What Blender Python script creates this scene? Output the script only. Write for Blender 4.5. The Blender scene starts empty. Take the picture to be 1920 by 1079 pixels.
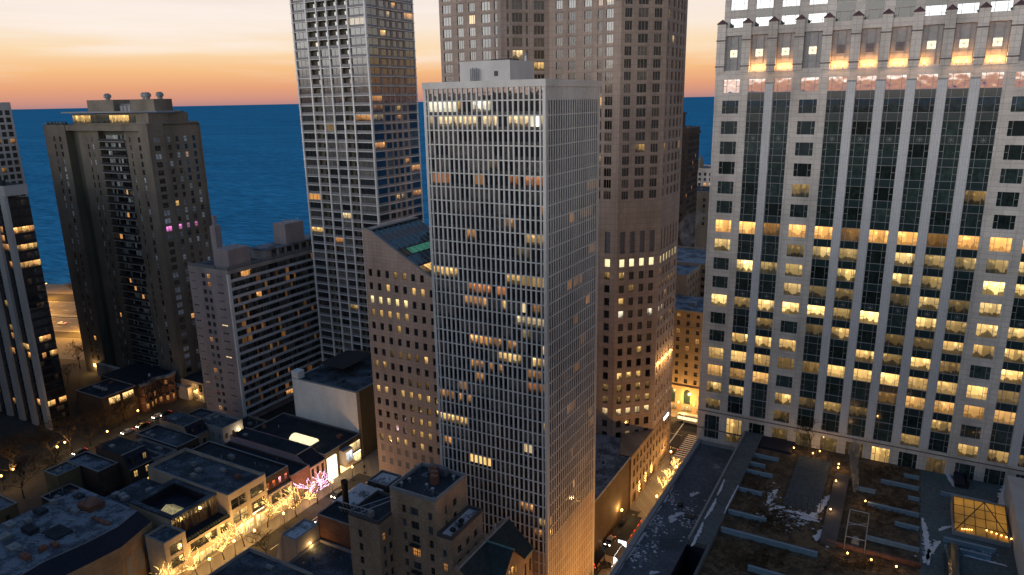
import bpy, math, random
from mathutils import Vector, Matrix
R = random.Random(11)
C = bpy.context.scene.collection
sc = bpy.context.scene
# ---------------------------------------------------------------- camera model (used to survey the place from the photo)
FP, CU, CV = 1340.0, 960.0, 539.5
PIT, ROL, YAW, CH = math.radians(14.75), math.radians(1.04), math.radians(29.4), 120.0
FW = Vector((-math.sin(YAW)*math.cos(PIT), math.cos(YAW)*math.cos(PIT), -math.sin(PIT)))
RT0 = Vector((math.cos(YAW), math.sin(YAW), 0)); UP0 = RT0.cross(FW)
RT = RT0*math.cos(ROL)-UP0*math.sin(ROL); UP = UP0*math.cos(ROL)+RT0*math.sin(ROL)
CAM = Vector((0, 0, CH))
def ray(u, v): return FW+RT*((u-CU)/FP)-UP*((v-CV)/FP)
def at(u, v, z=0.0):
    d = ray(u, v); return CAM+d*((z-CH)/d.z)
def atx(u, v, x):
    d = ray(u, v); return CAM+d*(x/d.x)
def aty(u, v, y):
    d = ray(u, v); return CAM+d*(y/d.y)
def proj(p):
    q = Vector(p)-CAM; z = q.dot(FW)
    if z < 1: return None
    return (CU+FP*q.dot(RT)/z, CV-FP*q.dot(UP)/z)
# ---------------------------------------------------------------- node helpers
class NT:
    def __init__(s, nt): s.t = nt; s.n = nt.nodes; s.l = nt.links
    def new(s, ty, **kw):
        n = s.n.new(ty)
        for k, v in kw.items(): setattr(n, k, v)
        return n
    def set(s, sock, v):
        if isinstance(v, bpy.types.NodeSocket): s.l.new(v, sock)
        else:
            if isinstance(v, (tuple, list)) and len(v) == 3 and sock.type == 'RGBA': v = (*v, 1)
            sock.default_value = v
    def math(s, op, a, b=0.0, c=None, clamp=False):
        n = s.new('ShaderNodeMath', operation=op, use_clamp=clamp)
        s.set(n.inputs[0], a); s.set(n.inputs[1], b)
        if c is not None: s.set(n.inputs[2], c)
        return n.outputs[0]
    def mix(s, f, a, b, mode='MIX'):
        n = s.new('ShaderNodeMix', data_type='RGBA', blend_type=mode)
        s.set(n.inputs[0], f); s.set(n.inputs[6], a); s.set(n.inputs[7], b)
        return n.outputs[2]
    def noise(s, vec, scale, detail=2.0, rough=.55):
        n = s.new('ShaderNodeTexNoise'); s.set(n.inputs['Vector'], vec)
        n.inputs['Scale'].default_value = scale; n.inputs['Detail'].default_value = detail; n.inputs['Roughness'].default_value = rough
        return n.outputs[0]
    def ramp(s, f, stops, interp='LINEAR'):
        n = s.new('ShaderNodeValToRGB'); n.color_ramp.interpolation = interp
        e = n.color_ramp.elements
        while len(e) < len(stops): e.new(.5)
        for i, (p, c) in enumerate(stops):
            e[i].position = p
            e[i].color = (c, c, c, 1) if isinstance(c, (int, float)) else (*c, 1)
        s.set(n.inputs[0], f); return n.outputs[0]
    def comb(s, x, y, z):
        n = s.new('ShaderNodeCombineXYZ')
        for i, v in enumerate((x, y, z)): s.set(n.inputs[i], v)
        return n.outputs[0]
    def sep(s, v):
        n = s.new('ShaderNodeSeparateXYZ'); s.set(n.inputs[0], v); return n.outputs
    def pos(s): return s.new('ShaderNodeNewGeometry').outputs['Position']
def newmat(name):
    m = bpy.data.materials.new(name); m.use_nodes = True
    t = NT(m.node_tree); t.n.clear()
    out = t.new('ShaderNodeOutputMaterial'); p = t.new('ShaderNodeBsdfPrincipled')
    t.l.new(p.outputs[0], out.inputs[0])
    return m, t, p, out
def wallmat(name, col, var=.12, joint=None, jcol=.6, streak=.25, rough=.85, fine=.1, bump=0.0):
    """masonry or concrete: joints (w, h, thickness), rain streaks, fine speckle"""
    m, t, p, o = newmat(name)
    X, Y, Z = t.sep(t.pos()); s = t.math('ADD', X, Y)
    v = t.comb(s, Z, 0.0)
    base = col
    if joint:
        b = t.new('ShaderNodeTexBrick'); t.set(b.inputs['Vector'], v)
        b.offset = joint[3] if len(joint) > 3 else 0.0
        b.inputs['Scale'].default_value = 1.0
        b.inputs['Brick Width'].default_value = joint[0]; b.inputs['Row Height'].default_value = joint[1]
        b.inputs['Mortar Size'].default_value = joint[2]; b.inputs['Mortar Smooth'].default_value = .3
        b.inputs['Color1'].default_value = (*[c*(1+var) for c in col], 1)
        b.inputs['Color2'].default_value = (*[c*(1-var) for c in col], 1)
        b.inputs['Mortar'].default_value = (*[c*jcol for c in col], 1)
        base = b.outputs[0]
    st = t.noise(t.comb(t.math('MULTIPLY', s, .16), t.math('MULTIPLY', Z, .035), 0.0), 1.0, 4)
    base = t.mix(1.0, base, t.ramp(st, [(.3, 1-streak), (.55, 1.0), (.8, 1+streak*.35)]), 'MULTIPLY')
    bl = t.noise(t.pos(), .12, 3)
    base = t.mix(1.0, base, t.ramp(bl, [(.3, 1-streak*.5), (.7, 1+streak*.3)]), 'MULTIPLY')
    fn = t.noise(t.pos(), 3.0, 3)
    base = t.mix(1.0, base, t.ramp(fn, [(.25, 1-fine), (.75, 1+fine)]), 'MULTIPLY')
    t.set(p.inputs['Base Color'], base); p.inputs['Roughness'].default_value = rough
    p.inputs['Specular IOR Level'].default_value = .25
    return m
def roofmat(name, col, snow=0.0, scol=(.55, .6, .66), patch=.35, scale=.18, thr=.56, rough=.9):
    m, t, p, o = newmat(name)
    P = t.pos()
    n1 = t.noise(P, scale, 5, .6); n2 = t.noise(P, 1.7, 4); n3 = t.noise(P, 6.0, 3)
    c = t.mix(1.0, col, t.ramp(n1, [(.3, 1-patch), (.5, 1.0), (.75, 1+patch)]), 'MULTIPLY')
    c = t.mix(1.0, c, t.ramp(n2, [(.3, .75), (.7, 1.3)]), 'MULTIPLY')
    c = t.mix(1.0, c, t.ramp(n3, [(.3, .85), (.7, 1.15)]), 'MULTIPLY')
    if snow > 0:
        k = t.math('ADD', t.math('MULTIPLY', n1, .6), t.math('ADD', t.math('MULTIPLY', n2, .28), t.math('MULTIPLY', n3, .12)))
        f = t.ramp(k, [(thr-.03, 0.0), (thr+.03, snow)])
        c = t.mix(f, c, scol)
    t.set(p.inputs['Base Color'], c); p.inputs['Roughness'].default_value = rough
    p.inputs['Specular IOR Level'].default_value = .2
    return m
def plain(name, col, rough=.6, metal=0.0, spec=.4, nz=.12):
    m, t, p, o = newmat(name)
    n = t.noise(t.pos(), 1.3, 4)
    t.set(p.inputs['Base Color'], t.mix(1.0, col, t.ramp(n, [(.3, 1-nz), (.7, 1+nz)]), 'MULTIPLY'))
    p.inputs['Roughness'].default_value = rough; p.inputs['Metallic'].default_value = metal
    p.inputs['Specular IOR Level'].default_value = spec
    return m
def emit(name, col, s, sample=False, nz=0.0, nsc=2.5):
    m, t, p, o = newmat(name)
    p.inputs['Base Color'].default_value = (*[c*.5 for c in col], 1)
    p.inputs['Emission Color'].default_value = (*col, 1)
    if nz:
        n = t.noise(t.pos(), nsc, 2)
        t.set(p.inputs['Emission Strength'], t.math('MULTIPLY', t.ramp(n, [(.3, 1-nz), (.7, 1+nz)]), s))
    else: p.inputs['Emission Strength'].default_value = s
    if not sample: m.cycles.emission_sampling = 'NONE'
    return m
def glassmat():
    """window pane: dark reflective glass, curtains or blinds behind, a lit room where 'glow' is above zero"""
    m, t, p, o = newmat('window_glass')
    def attr(n):
        a = t.new('ShaderNodeAttribute'); a.attribute_name = n; return a
    g, tn, sd = attr('glow'), attr('tone'), attr('seed')
    uv = t.new('ShaderNodeUVMap'); uv.uv_map = 'UVMap'
    U, V, _ = t.sep(uv.outputs[0])
    S = t.math('MULTIPLY', sd.outputs['Fac'], 97.0)
    A = t.new('ShaderNodeUVMap'); A.uv_map = 'SIZE'      # pane size in metres, so patterns keep their scale
    W, Hh, _ = t.sep(A.outputs[0])
    x = t.math('MULTIPLY', U, W); y = t.math('MULTIPLY', V, Hh)
    n1 = t.noise(t.comb(x, y, S), 1.1, 3, .6)
    n2 = t.noise(t.comb(t.math('MULTIPLY', x, 2.2), t.math('MULTIPLY', y, .15), S), 1.0, 1)
    # lit room: bright ceiling, walls, furniture as dark low shapes, fixtures
    hx = t.math('ADD', t.math('MULTIPLY', t.noise(t.comb(t.math('SNAP', x, .28), S, 0.0), .9, 1), 1.1), -.27)      # skyline of furniture along the sill
    furn = t.ramp(t.math('ADD', t.math('SUBTRACT', V, hx), .5), [(.46, .16), (.54, .9)])
    wallv = t.ramp(t.math('ADD', V, t.math('MULTIPLY', t.math('SUBTRACT', n1, .5), .5)), [(.1, .55), (.6, .72), (.85, 1.05), (1.0, 1.25)])
    lamp = t.ramp(t.noise(t.comb(x, t.math('MULTIPLY', y, .6), t.math('ADD', S, 31.0)), 1.3, 0), [(.62, 0.0), (.7, 1.3)])
    room = t.math('ADD', t.math('MULTIPLY', t.math('MULTIPLY', furn, wallv), 1.15), t.math('MULTIPLY', lamp, t.ramp(V, [(.55, 0.0), (.8, 1.0)])))
    cur = t.ramp(n2, [(.3, .45), (.5, .9), (.7, .6)])
    wn = t.new('ShaderNodeTexWhiteNoise', noise_dimensions='2D'); t.set(wn.inputs['Vector'], t.comb(t.math('FLOOR', t.math('MULTIPLY', U, 2.3)), S, 0.0))
    room = t.math('MULTIPLY', room, t.ramp(wn.outputs[0], [(.1, .45), (.45, .95), (.9, 1.2)]))
    st = g.outputs['Alpha']
    patt = t.new('ShaderNodeMix', data_type='FLOAT'); t.set(patt.inputs[0], st); t.set(patt.inputs[2], room); t.set(patt.inputs[3], cur)
    em = t.mix(1.0, g.outputs['Color'], patt.outputs[0], 'MULTIPLY')
    dark = t.ramp(t.math('ADD', n1, t.math('MULTIPLY', n2, .5)), [(.45, .45), (.75, 1.0), (.95, 1.5)])
    t.set(p.inputs['Base Color'], t.mix(1.0, tn.outputs['Color'], dark, 'MULTIPLY'))
    p.inputs['Roughness'].default_value = .12; p.inputs['IOR'].default_value = 1.5; p.inputs['Specular IOR Level'].default_value = .28
    t.set(p.inputs['Emission Color'], em); p.inputs['Emission Strength'].default_value = 1.0
    gl = t.new('ShaderNodeBsdfGlossy'); gl.inputs['Roughness'].default_value = .02
    gl.inputs['Color'].default_value = (.86, .95, 1, 1)
    bp = t.new('ShaderNodeBump'); bp.inputs['Strength'].default_value = .12; bp.inputs['Distance'].default_value = .06
    t.set(bp.inputs['Height'], t.noise(t.comb(x, y, S), .7, 1))
    t.l.new(bp.outputs[0], gl.inputs['Normal']); t.l.new(bp.outputs[0], p.inputs['Normal'])
    mx = t.new('ShaderNodeMixShader'); t.set(mx.inputs[0], tn.outputs['Alpha'])
    t.l.new(p.outputs[0], mx.inputs[1]); t.l.new(gl.outputs[0], mx.inputs[2])
    t.l.new(mx.outputs[0], o.inputs[0]); m.cycles.emission_sampling = 'NONE'
    return m
GLASS = glassmat()
# ---------------------------------------------------------------- mesh builder
class MB:
    def __init__(s): s.v = []; s.f = []; s.m = []; s.a = {}
    def face(s, pts, m=0):
        b = len(s.v); s.v += [tuple(p) for p in pts]; s.f.append(tuple(range(b, b+len(pts)))); s.m.append(m); return len(s.f)-1
    def box(s, x0, x1, y0, y1, z0, z1, m=0, top=None):
        if x0 > x1: x0, x1 = x1, x0
        if y0 > y1: y0, y1 = y1, y0
        b = len(s.v)
        s.v += [(x0,y0,z0),(x1,y0,z0),(x1,y1,z0),(x0,y1,z0),(x0,y0,z1),(x1,y0,z1),(x1,y1,z1),(x0,y1,z1)]
        for i, q in enumerate(((0,3,2,1),(4,5,6,7),(0,1,5,4),(1,2,6,5),(2,3,7,6),(3,0,4,7))):
            s.f.append(tuple(b+k for k in q)); s.m.append(top if (top is not None and i == 1) else m)
    def prism(s, poly, z0, z1, m=0, top=None, bottom=True):
        n = len(poly); b = len(s.v)
        s.v += [(p[0], p[1], z0) for p in poly]+[(p[0], p[1], z1) for p in poly]
        for i in range(n):
            j = (i+1) % n; s.f.append((b+i, b+j, b+n+j, b+n+i)); s.m.append(m)
        s.f.append(tuple(range(b+n, b+2*n))); s.m.append(m if top is None else top)
        if bottom: s.f.append(tuple(reversed(range(b, b+n)))); s.m.append(m)
    def obox(s, c, U, w, d, z0, z1, m=0):
        """box with its back-left corner c, width w along U, depth d along the outward normal of U"""
        N = (U[1], -U[0]); c = (c[0], c[1])
        s.prism([c, (c[0]+N[0]*d, c[1]+N[1]*d), (c[0]+N[0]*d+U[0]*w, c[1]+N[1]*d+U[1]*w), (c[0]+U[0]*w, c[1]+U[1]*w)], z0, z1, m)
    def tube(s, p, q, r0, r1, n=6, m=0, cap=True):
        p, q = Vector(p), Vector(q); d = q-p
        if d.length < 1e-6: return
        d.normalize(); a = d.orthogonal().normalized(); c = d.cross(a); b = len(s.v)
        for P, r in ((p, r0), (q, r1)):
            for i in range(n):
                t = 2*math.pi*i/n; s.v.append(tuple(P+a*math.cos(t)*r+c*math.sin(t)*r))
        for i in range(n):
            j = (i+1) % n; s.f.append((b+i, b+j, b+n+j, b+n+i)); s.m.append(m)
        if cap:
            s.f.append(tuple(range(b+n, b+2*n))); s.m.append(m)
            s.f.append(tuple(reversed(range(b, b+n)))); s.m.append(m)
    def lathe(s, c, prof, n=12, m=0):
        b = len(s.v)
        for r, z in prof:
            for i in range(n):
                t = 2*math.pi*i/n; s.v.append((c[0]+r*math.cos(t), c[1]+r*math.sin(t), c[2]+z))
        for k in range(len(prof)-1):
            for i in range(n):
                j = (i+1) % n; s.f.append((b+k*n+i, b+k*n+j, b+(k+1)*n+j, b+(k+1)*n+i)); s.m.append(m)
        s.f.append(tuple(range(b+(len(prof)-1)*n, b+len(prof)*n))); s.m.append(m)
        s.f.append(tuple(reversed(range(b, b+n)))); s.m.append(m)
    def ball(s, c, r, m=0, n=6, k=4, sz=1.0):
        s.lathe(c, [(max(.001, r*math.sin(math.pi*i/k)), -r*sz*math.cos(math.pi*i/k)) for i in range(k+1)], n, m)
    def build(s, name, mats, parent=None, smooth=False):
        me = bpy.data.meshes.new(name)
        off = Vector(parent['_base']) if parent is not None and '_base' in parent else Vector((0, 0, 0))
        me.from_pydata([(v[0]-off.x, v[1]-off.y, v[2]-off.z) for v in s.v], [], s.f)
        if not isinstance(mats, (list, tuple)): mats = [mats]
        for m in mats: me.materials.append(m)
        if len(mats) > 1: me.polygons.foreach_set('material_index', s.m)
        if smooth: me.polygons.foreach_set('use_smooth', [True]*len(s.f))
        if s.a:
            nl = len(me.loops); G, T, SD, UV, SZ = [0.0]*(4*nl), [0.0]*(4*nl), [0.0]*len(s.f), [0.0]*(2*nl), [0.0]*(2*nl); li = 0
            for pi, fc in enumerate(s.f):
                e = s.a.get(pi)
                if e:
                    SD[pi] = e[2]
                    for k in range(len(fc)):
                        j = li+k; G[4*j:4*j+4] = e[0]; T[4*j:4*j+4] = e[1]; UV[2*j:2*j+2] = ((0, 0), (1, 0), (1, 1), (0, 1))[k % 4]; SZ[2*j:2*j+2] = (e[3], e[4])
                li += len(fc)
            for nm, ty, dm, key, dat in (('glow', 'FLOAT_COLOR', 'CORNER', 'color', G), ('tone', 'FLOAT_COLOR', 'CORNER', 'color', T), ('seed', 'FLOAT', 'FACE', 'value', SD)): me.attributes.new(nm, ty, dm).data.foreach_set(key, dat)
            me.uv_layers.new(name='UVMap'); me.uv_layers['UVMap'].data.foreach_set('uv', UV)
            me.uv_layers.new(name='SIZE'); me.uv_layers['SIZE'].data.foreach_set('uv', SZ)
        me.update()
        o = bpy.data.objects.new(name, me); C.objects.link(o)
        if parent is not None:
            o.parent = parent
            if '_base' in parent: o['_base'] = tuple(off)
        return o
    def build_parts(s, name, mat, th):
        """one object per separate piece (the 100 that show largest), any others together as one 'stuff' part"""
        par = list(range(len(s.v)))
        def root(i):
            while par[i] != i: par[i] = par[par[i]]; i = par[i]
            return i
        for f in s.f:
            for k in f[1:]: par[root(k)] = root(f[0])
        isl = {}
        for f in s.f: isl.setdefault(root(f[0]), []).append(f)
        L = []
        for fs in isl.values():
            q = [proj(s.v[k]) for f in fs for k in f]; a = 0
            if all(q):
                us, vs = [p[0] for p in q], [p[1] for p in q]
                a = max(0, min(1920, max(us))-max(0, min(us)))*max(0, min(1079, max(vs))-max(0, min(vs)))
            L.append((-a, len(L), fs))
        L.sort(); rest = MB()
        for r_, (a, _, fs) in enumerate(L):
            b = MB() if r_ < 100 else rest
            mp = {}
            for f in fs:
                for k in f:
                    if k not in mp: mp[k] = len(b.v); b.v.append(s.v[k])
                b.f.append(tuple(mp[k] for k in f)); b.m.append(0)
            if r_ < 100: b.build(name, mat, th)
        if rest.f: rest.build(name, mat, th)['kind'] = 'stuff'
def tag(o, label=None, cat=None, group=None, kind=None):
    if label: o['label'] = label
    if cat: o['category'] = cat
    if group: o['group'] = group
    if kind: o['kind'] = kind
    return o
def thing(name, label, cat, loc=(0, 0, 0), rz=0, group=None):
    o = bpy.data.objects.new(name, None); C.objects.link(o); o.empty_display_size = .5
    o.location = loc; o.rotation_euler = (0, 0, rz); tag(o, label, cat, group)
    o['_base'] = tuple(loc)
    return o
def local(o): o['_base'] = (0, 0, 0); return o          # parts of this thing are given in its own coordinates
def dup(root, loc, rz=0, label=None, group=None, scale=None):
    r = root.copy(); C.objects.link(r); r.location = loc; r.rotation_euler = (0, 0, rz)
    if label: r['label'] = label
    if group: r['group'] = group
    if scale: r.scale = (scale,)*3
    for ch in list(root.children):
        c = ch.copy(); C.objects.link(c); c.parent = r
        for g in ch.children:
            d = g.copy(); C.objects.link(d); d.parent = c
    return r
def light(name, loc, power, col, parent=None, r=.25):
    l = bpy.data.lights.new(name, 'POINT'); l.energy = power; l.color = col; l.shadow_soft_size = r
    o = bpy.data.objects.new(name, l); C.objects.link(o)
    off = Vector(parent['_base']) if parent is not None and '_base' in parent else Vector((0, 0, 0))
    o.location = Vector(loc)-off
    if parent is not None: o.parent = parent
    return o
# ---------------------------------------------------------------- windows: collected, then built once all walls stand
WINS = {}
def win(th, pts, glow=(0, 0, 0), tone=(.018, .022, .028), refl=.12, style=0.0, bars=(), fm=None, name='window'):
    WINS.setdefault((th.name, name), [th, []])[1].append((pts, (*glow, style), (*tone, refl), R.random(), bars, fm))
def pane(mb, w, mi):
    pts, g, tn, se, bars, fm = w
    P = [Vector(p) for p in pts]; a, b = P[1]-P[0], P[3]-P[0]
    i = mb.face(pts, 0); mb.a[i] = (g, tn, se, a.length, b.length)
    N = a.cross(b).normalized()*.05
    for (u0, v0, u1, v1) in bars:
        q = [P[0]+a*u+b*v for u, v in ((u0, v0), (u1, v0), (u1, v1), (u0, v1))]
        f = [x+N for x in q]
        mb.face(f, mi)
        for k in range(4): mb.face([q[k], q[(k+1) % 4], f[(k+1) % 4], f[k]], mi)
def build_windows():
    bpy.context.view_layer.update()
    dg = bpy.context.evaluated_depsgraph_get()
    for (tn, name), (th, L) in WINS.items():
        sc_ = []
        for k, w in enumerate(L):
            q = [proj(p) for p in w[0]]; a = 0.0
            if all(q):
                a = abs(sum(q[i][0]*q[(i+1) % 4][1]-q[(i+1) % 4][0]*q[i][1] for i in range(4)))/2
                c = sum((Vector(p) for p in w[0]), Vector())/4
                cx, cy = proj(c)
                if not (0 < cx < 1920 and 0 < cy < 1079): a *= .001
                else:
                    d = c-CAM; ln = d.length; d.normalize()
                    if len(L) > 100 and sc.ray_cast(dg, CAM, d, distance=ln-.6)[0]: a *= .01
            sc_.append((-a, k))
        sc_.sort(); rest = MB(); fm = None
        for r_, (a, k) in enumerate(sc_):
            w = L[k]; fm = w[5] or fm
            if r_ < 100:
                b = MB(); pane(b, w, 1); b.build(name, [GLASS]+([w[5]] if w[5] else []), th)
            else: pane(rest, w, 1)
        if rest.f:
            o = rest.build(name, [GLASS]+([fm] if fm else []), th); o['kind'] = 'stuff'
def facade(mb, P0, U, W, z0, z1, cols, rows, depth=.3, m=0, rm=None, skip=None):
    """wall with real openings; returns {(col, row): pane corners set back by depth}"""
    rm = m if rm is None else rm
    N = (U[1], -U[0])
    def p(s, z, d=0.0): return (P0[0]+U[0]*s-N[0]*d, P0[1]+U[1]*s-N[1]*d, z)
    def q(a, b, c, d): mb.face([p(a, c), p(b, c), p(b, d), p(a, d)], m)
    out = {}; z = z0
    for j, (a, b) in enumerate(rows):
        if a > z: q(0, W, z, a)
        s = 0
        for i, (c, d) in enumerate(cols):
            if skip and skip(i, j): continue
            if c > s: q(s, c, a, b)
            for e in (((c, a), (d, a)), ((d, a), (d, b)), ((d, b), (c, b)), ((c, b), (c, a))):
                (s0, t0), (s1, t1) = e
                mb.face([p(s0, t0), p(s0, t0, depth), p(s1, t1, depth), p(s1, t1)], rm)
            out[(i, j)] = [p(c, a, depth), p(d, a, depth), p(d, b, depth), p(c, b, depth)]
            s = d
        if s < W: q(s, W, a, b)
        z = b
    if z < z1: q(0, W, z, z1)
    return out
def sub(pts, u0, v0, u1, v1):
    P = [Vector(p) for p in pts]; a, b = P[1]-P[0], P[3]-P[0]
    return [tuple(P[0]+a*u+b*v) for u, v in ((u0, v0), (u1, v0), (u1, v1), (u0, v1))]
def sc3(c, k): return tuple(x*k for x in c)
WW, YE, AM, CW, OR = (1.0, .72, .36), (1.0, .60, .19), (1.0, .45, .13), (1.0, .9, .66), (1.0, .35, .10)
def tones(n, rr, dark=(.012, .015, .02), cur=(.1, .09, .085), p=.35, run=(2, 6)):
    L = []
    while len(L) < n:
        k = rr.randint(*run); c = sc3(cur, rr.uniform(.5, 1.3)) if rr.random() < p else sc3(dark, rr.uniform(.5, 1.5))
        L += [c]*k
    return L[:n]
# ---------------------------------------------------------------- materials
M = dict(
 white_conc=wallmat('white_concrete', (.60, .585, .56), streak=.18, fine=.06),
 grey_conc=wallmat('grey_concrete', (.40, .395, .39), streak=.15, fine=.05),
 slot=plain('dark_spandrel', (.02, .021, .024), .35),
 tanpanel=wallmat('tan_garage_panel', (.46, .31, .18), joint=(2.3, 1.4, .05), jcol=.7),
 stone=wallmat('beige_limestone', (.55, .51, .465), joint=(2.6, 1.08, .06), var=.06, jcol=.75, streak=.3),
 pier=wallmat('pale_fluted_pier', (.53, .53, .535), joint=(.46, 4.32, .05), var=.02, jcol=.8, streak=.1),
 band=plain('dark_stone_band', (.12, .10, .10), .7),
 capr=plain('maroon_pier_cap', (.09, .05, .055), .6),
 teal=plain('teal_spandrel_glass', (.018, .035, .038), .15, spec=.6),
 bar=plain('pale_window_bar', (.22, .23, .23), .5),
 greyp=plain('grey_recess_panel', (.30, .29, .29), .6),
 granite=wallmat('rose_granite', (.37, .295, .25), joint=(1.55, 1.65, .09), var=.07, jcol=.75, streak=.22),
 granite2=wallmat('pink_granite', (.42, .325, .275), joint=(1.55, 1.05, .08), var=.06, jcol=.78, streak=.2),
 louver=plain('grey_louvre', (.13, .13, .15), .6),
 conc4=wallmat('pale_concrete_frame', (.74, .73, .71), streak=.2),
 infill=plain('olive_balcony_wall', (.14, .13, .10), .8),
 rail=plain('grey_balcony_panel', (.20, .195, .205), .6),
 pinkwall=wallmat('pinkish_wall_panel', (.36, .29, .26), joint=(1.7, 3.3, .05), jcol=.75),
 pinkbrick=wallmat('grey_pink_brick', (.36, .31, .31), joint=(.42, .14, .015, .5), var=.15, jcol=.8, streak=.25),
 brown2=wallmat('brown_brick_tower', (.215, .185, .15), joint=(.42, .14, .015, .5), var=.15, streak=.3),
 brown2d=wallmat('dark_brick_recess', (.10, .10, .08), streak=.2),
 brick=wallmat('buff_brown_brick', (.42, .30, .205), joint=(.5, .17, .02, .5), var=.25, jcol=.7, streak=.35),
 redbrick=wallmat('red_brick', (.20, .095, .065), joint=(.5, .17, .02, .5), var=.25, streak=.3),
 darkbrick=wallmat('dark_brick', (.07, .05, .042), joint=(.5, .17, .02, .5), var=.25, streak=.3),
 cream=wallmat('cream_stone_front', (.50, .41, .31), joint=(1.4, .7, .025), var=.05, jcol=.8),
 whitebrick=wallmat('white_painted_brick', (.80, .80, .79), joint=(.9, .3, .02, .5), var=.03, jcol=.88, streak=.15),
 pinkpaint=wallmat('pink_painted_front', (.52, .33, .32), streak=.15),
 stucco=wallmat('pale_stucco', (.36, .33, .31), streak=.3),
 darkwall=wallmat('dark_render_wall', (.09, .085, .085), streak=.3),
 olive=wallmat('olive_render_wall', (.16, .13, .075), streak=.3),
 tar=roofmat('dark_tar_roof', (.030, .037, .046), snow=.35, thr=.60),
 tar2=roofmat('dark_membrane_roof', (.022, .028, .036), snow=0),
 frost=roofmat('frosted_roof', (.050, .062, .078), snow=.6, scol=(.13, .155, .19), thr=.52, scale=.22),
 white_roof=roofmat('snow_dusted_pale_roof', (.085, .10, .125), snow=.7, scol=(.24, .27, .32), thr=.50, scale=.25),
 slate=roofmat('dark_slate', (.018, .020, .032), snow=0, patch=.2, rough=.6),
 green=roofmat('green_grey_slate', (.030, .045, .048), snow=0, patch=.3, rough=.7),
 copper=plain('verdigris_copper', (.09, .22, .22), .5),
 pod=roofmat('podium_grit_roof', (.08, .098, .12), snow=.35, thr=.615, scale=.10),
 pod2=roofmat('podium_walkway_roof', (.085, .10, .108), snow=0, patch=.15),
 court=roofmat('terrace_court_surface', (.065, .08, .086), snow=0, patch=.12),
 brownbed=roofmat('brown_winter_planting', (.065, .050, .034), snow=.3, scol=(.20, .14, .08), thr=.52, scale=.6),
 deck=roofmat('teal_terrace_roof', (.07, .10, .11), snow=0, patch=.15),
 coping=plain('stone_coping', (.22, .23, .24), .8),
 bluebeam=plain('pale_blue_roof_ridge', (.14, .23, .31), .6),
 steel=plain('galvanised_steel', (.35, .37, .4), .45, .6),
 dark=plain('dark_painted_metal', (.03, .03, .033), .5),
 unit=plain('grey_roof_unit', (.22, .23, .24), .6),
 unitr=plain('rusty_roof_unit', (.20, .09, .06), .8),
 frame=plain('dark_window_frame', (.05, .048, .045), .5),
 wframe=plain('white_window_frame', (.5, .48, .46), .5),
 asphalt=roofmat('asphalt', (.050, .049, .048), snow=0, patch=.2, scale=.3),
 lsd=roofmat('lighter_highway_asphalt', (.13, .12, .11), snow=0, patch=.2, scale=.1),  # base colour lightened to brighten the lamp-lit road
 walk=wallmat('concrete_pavement', (.22, .20, .175), joint=(1.5, 1.5, .03), streak=.15),
 paint=plain('road_paint', (.7, .68, .6), .7),
 earth=roofmat('dark_ground', (.045, .042, .036), snow=0, patch=.4, scale=.05),
 sand=roofmat('beach_sand', (.20, .16, .11), snow=0, patch=.3, scale=.05),
 rail3=plain('slab_balcony_parapet', (.55, .55, .58), .7), hotel=wallmat('tan_hotel_stone', (.40, .30, .19), joint=(1.6, .8, .05), var=.08, jcol=.75), snowroof=roofmat('snow_covered_roof', (.22, .24, .27), snow=.85, scol=(.56, .60, .66), thr=.46, scale=.3), endwall=wallmat('unlit_brown_wall', (.085, .058, .036), joint=(2, 1.2, .06)), granite3=wallmat('dark_granite_base', (.25, .18, .125), joint=(1.55, 1.1, .04), var=.1, jcol=.7),
 snow=plain('old_snow', (.50, .54, .60), .8, spec=.2),
 bark=plain('bark', (.05, .038, .028), .9, spec=.1),
 lamphead=emit('lamp_globe', (1, .50, .13), 6), uplens=emit('uplight_lens', (1, .50, .13), 4),
 lampwhite=emit('white_lamp', (1, .9, .7), 30),
 string=emit('string_lights_gold', (1, .60, .18), 4.6, nz=.95),
 stringp=emit('string_lights_pink', (1, .55, .85), 6, nz=.95),
 headl=emit('headlight', (1, .9, .7), 30), taill=emit('tail_light', (1, .05, .02), 6),
 crownlit=emit('crown_lattice_light', (1, .86, .6), 1.15, nz=.25),
 shopglow=emit('shop_light', (1, .72, .33), 2.2, nz=.5), shopwhite=emit('shop_white_panel', (1, .86, .55), 2.6, nz=.25),
 skyl=emit('skylight_glow', (1, .86, .52), 1.15, nz=.35), skyl2=emit('dim_skylight_glow', (.62, .50, .22), .55, nz=.7),
 atrium=emit('atrium_glow', (1, .46, .07), .16, nz=.75, nsc=.22), redsign=emit('red_sign_light', (1, .04, .02), 2.0),
 greenlit=emit('green_lit_band', (.08, .36, .22), .33, nz=.5), whitesign=emit('white_sign_light', (.9, .95, 1), 3.0),
)
def zc(u0, v0, s): return lambda a, b: (u0+a/s, v0+b/s)
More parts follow.
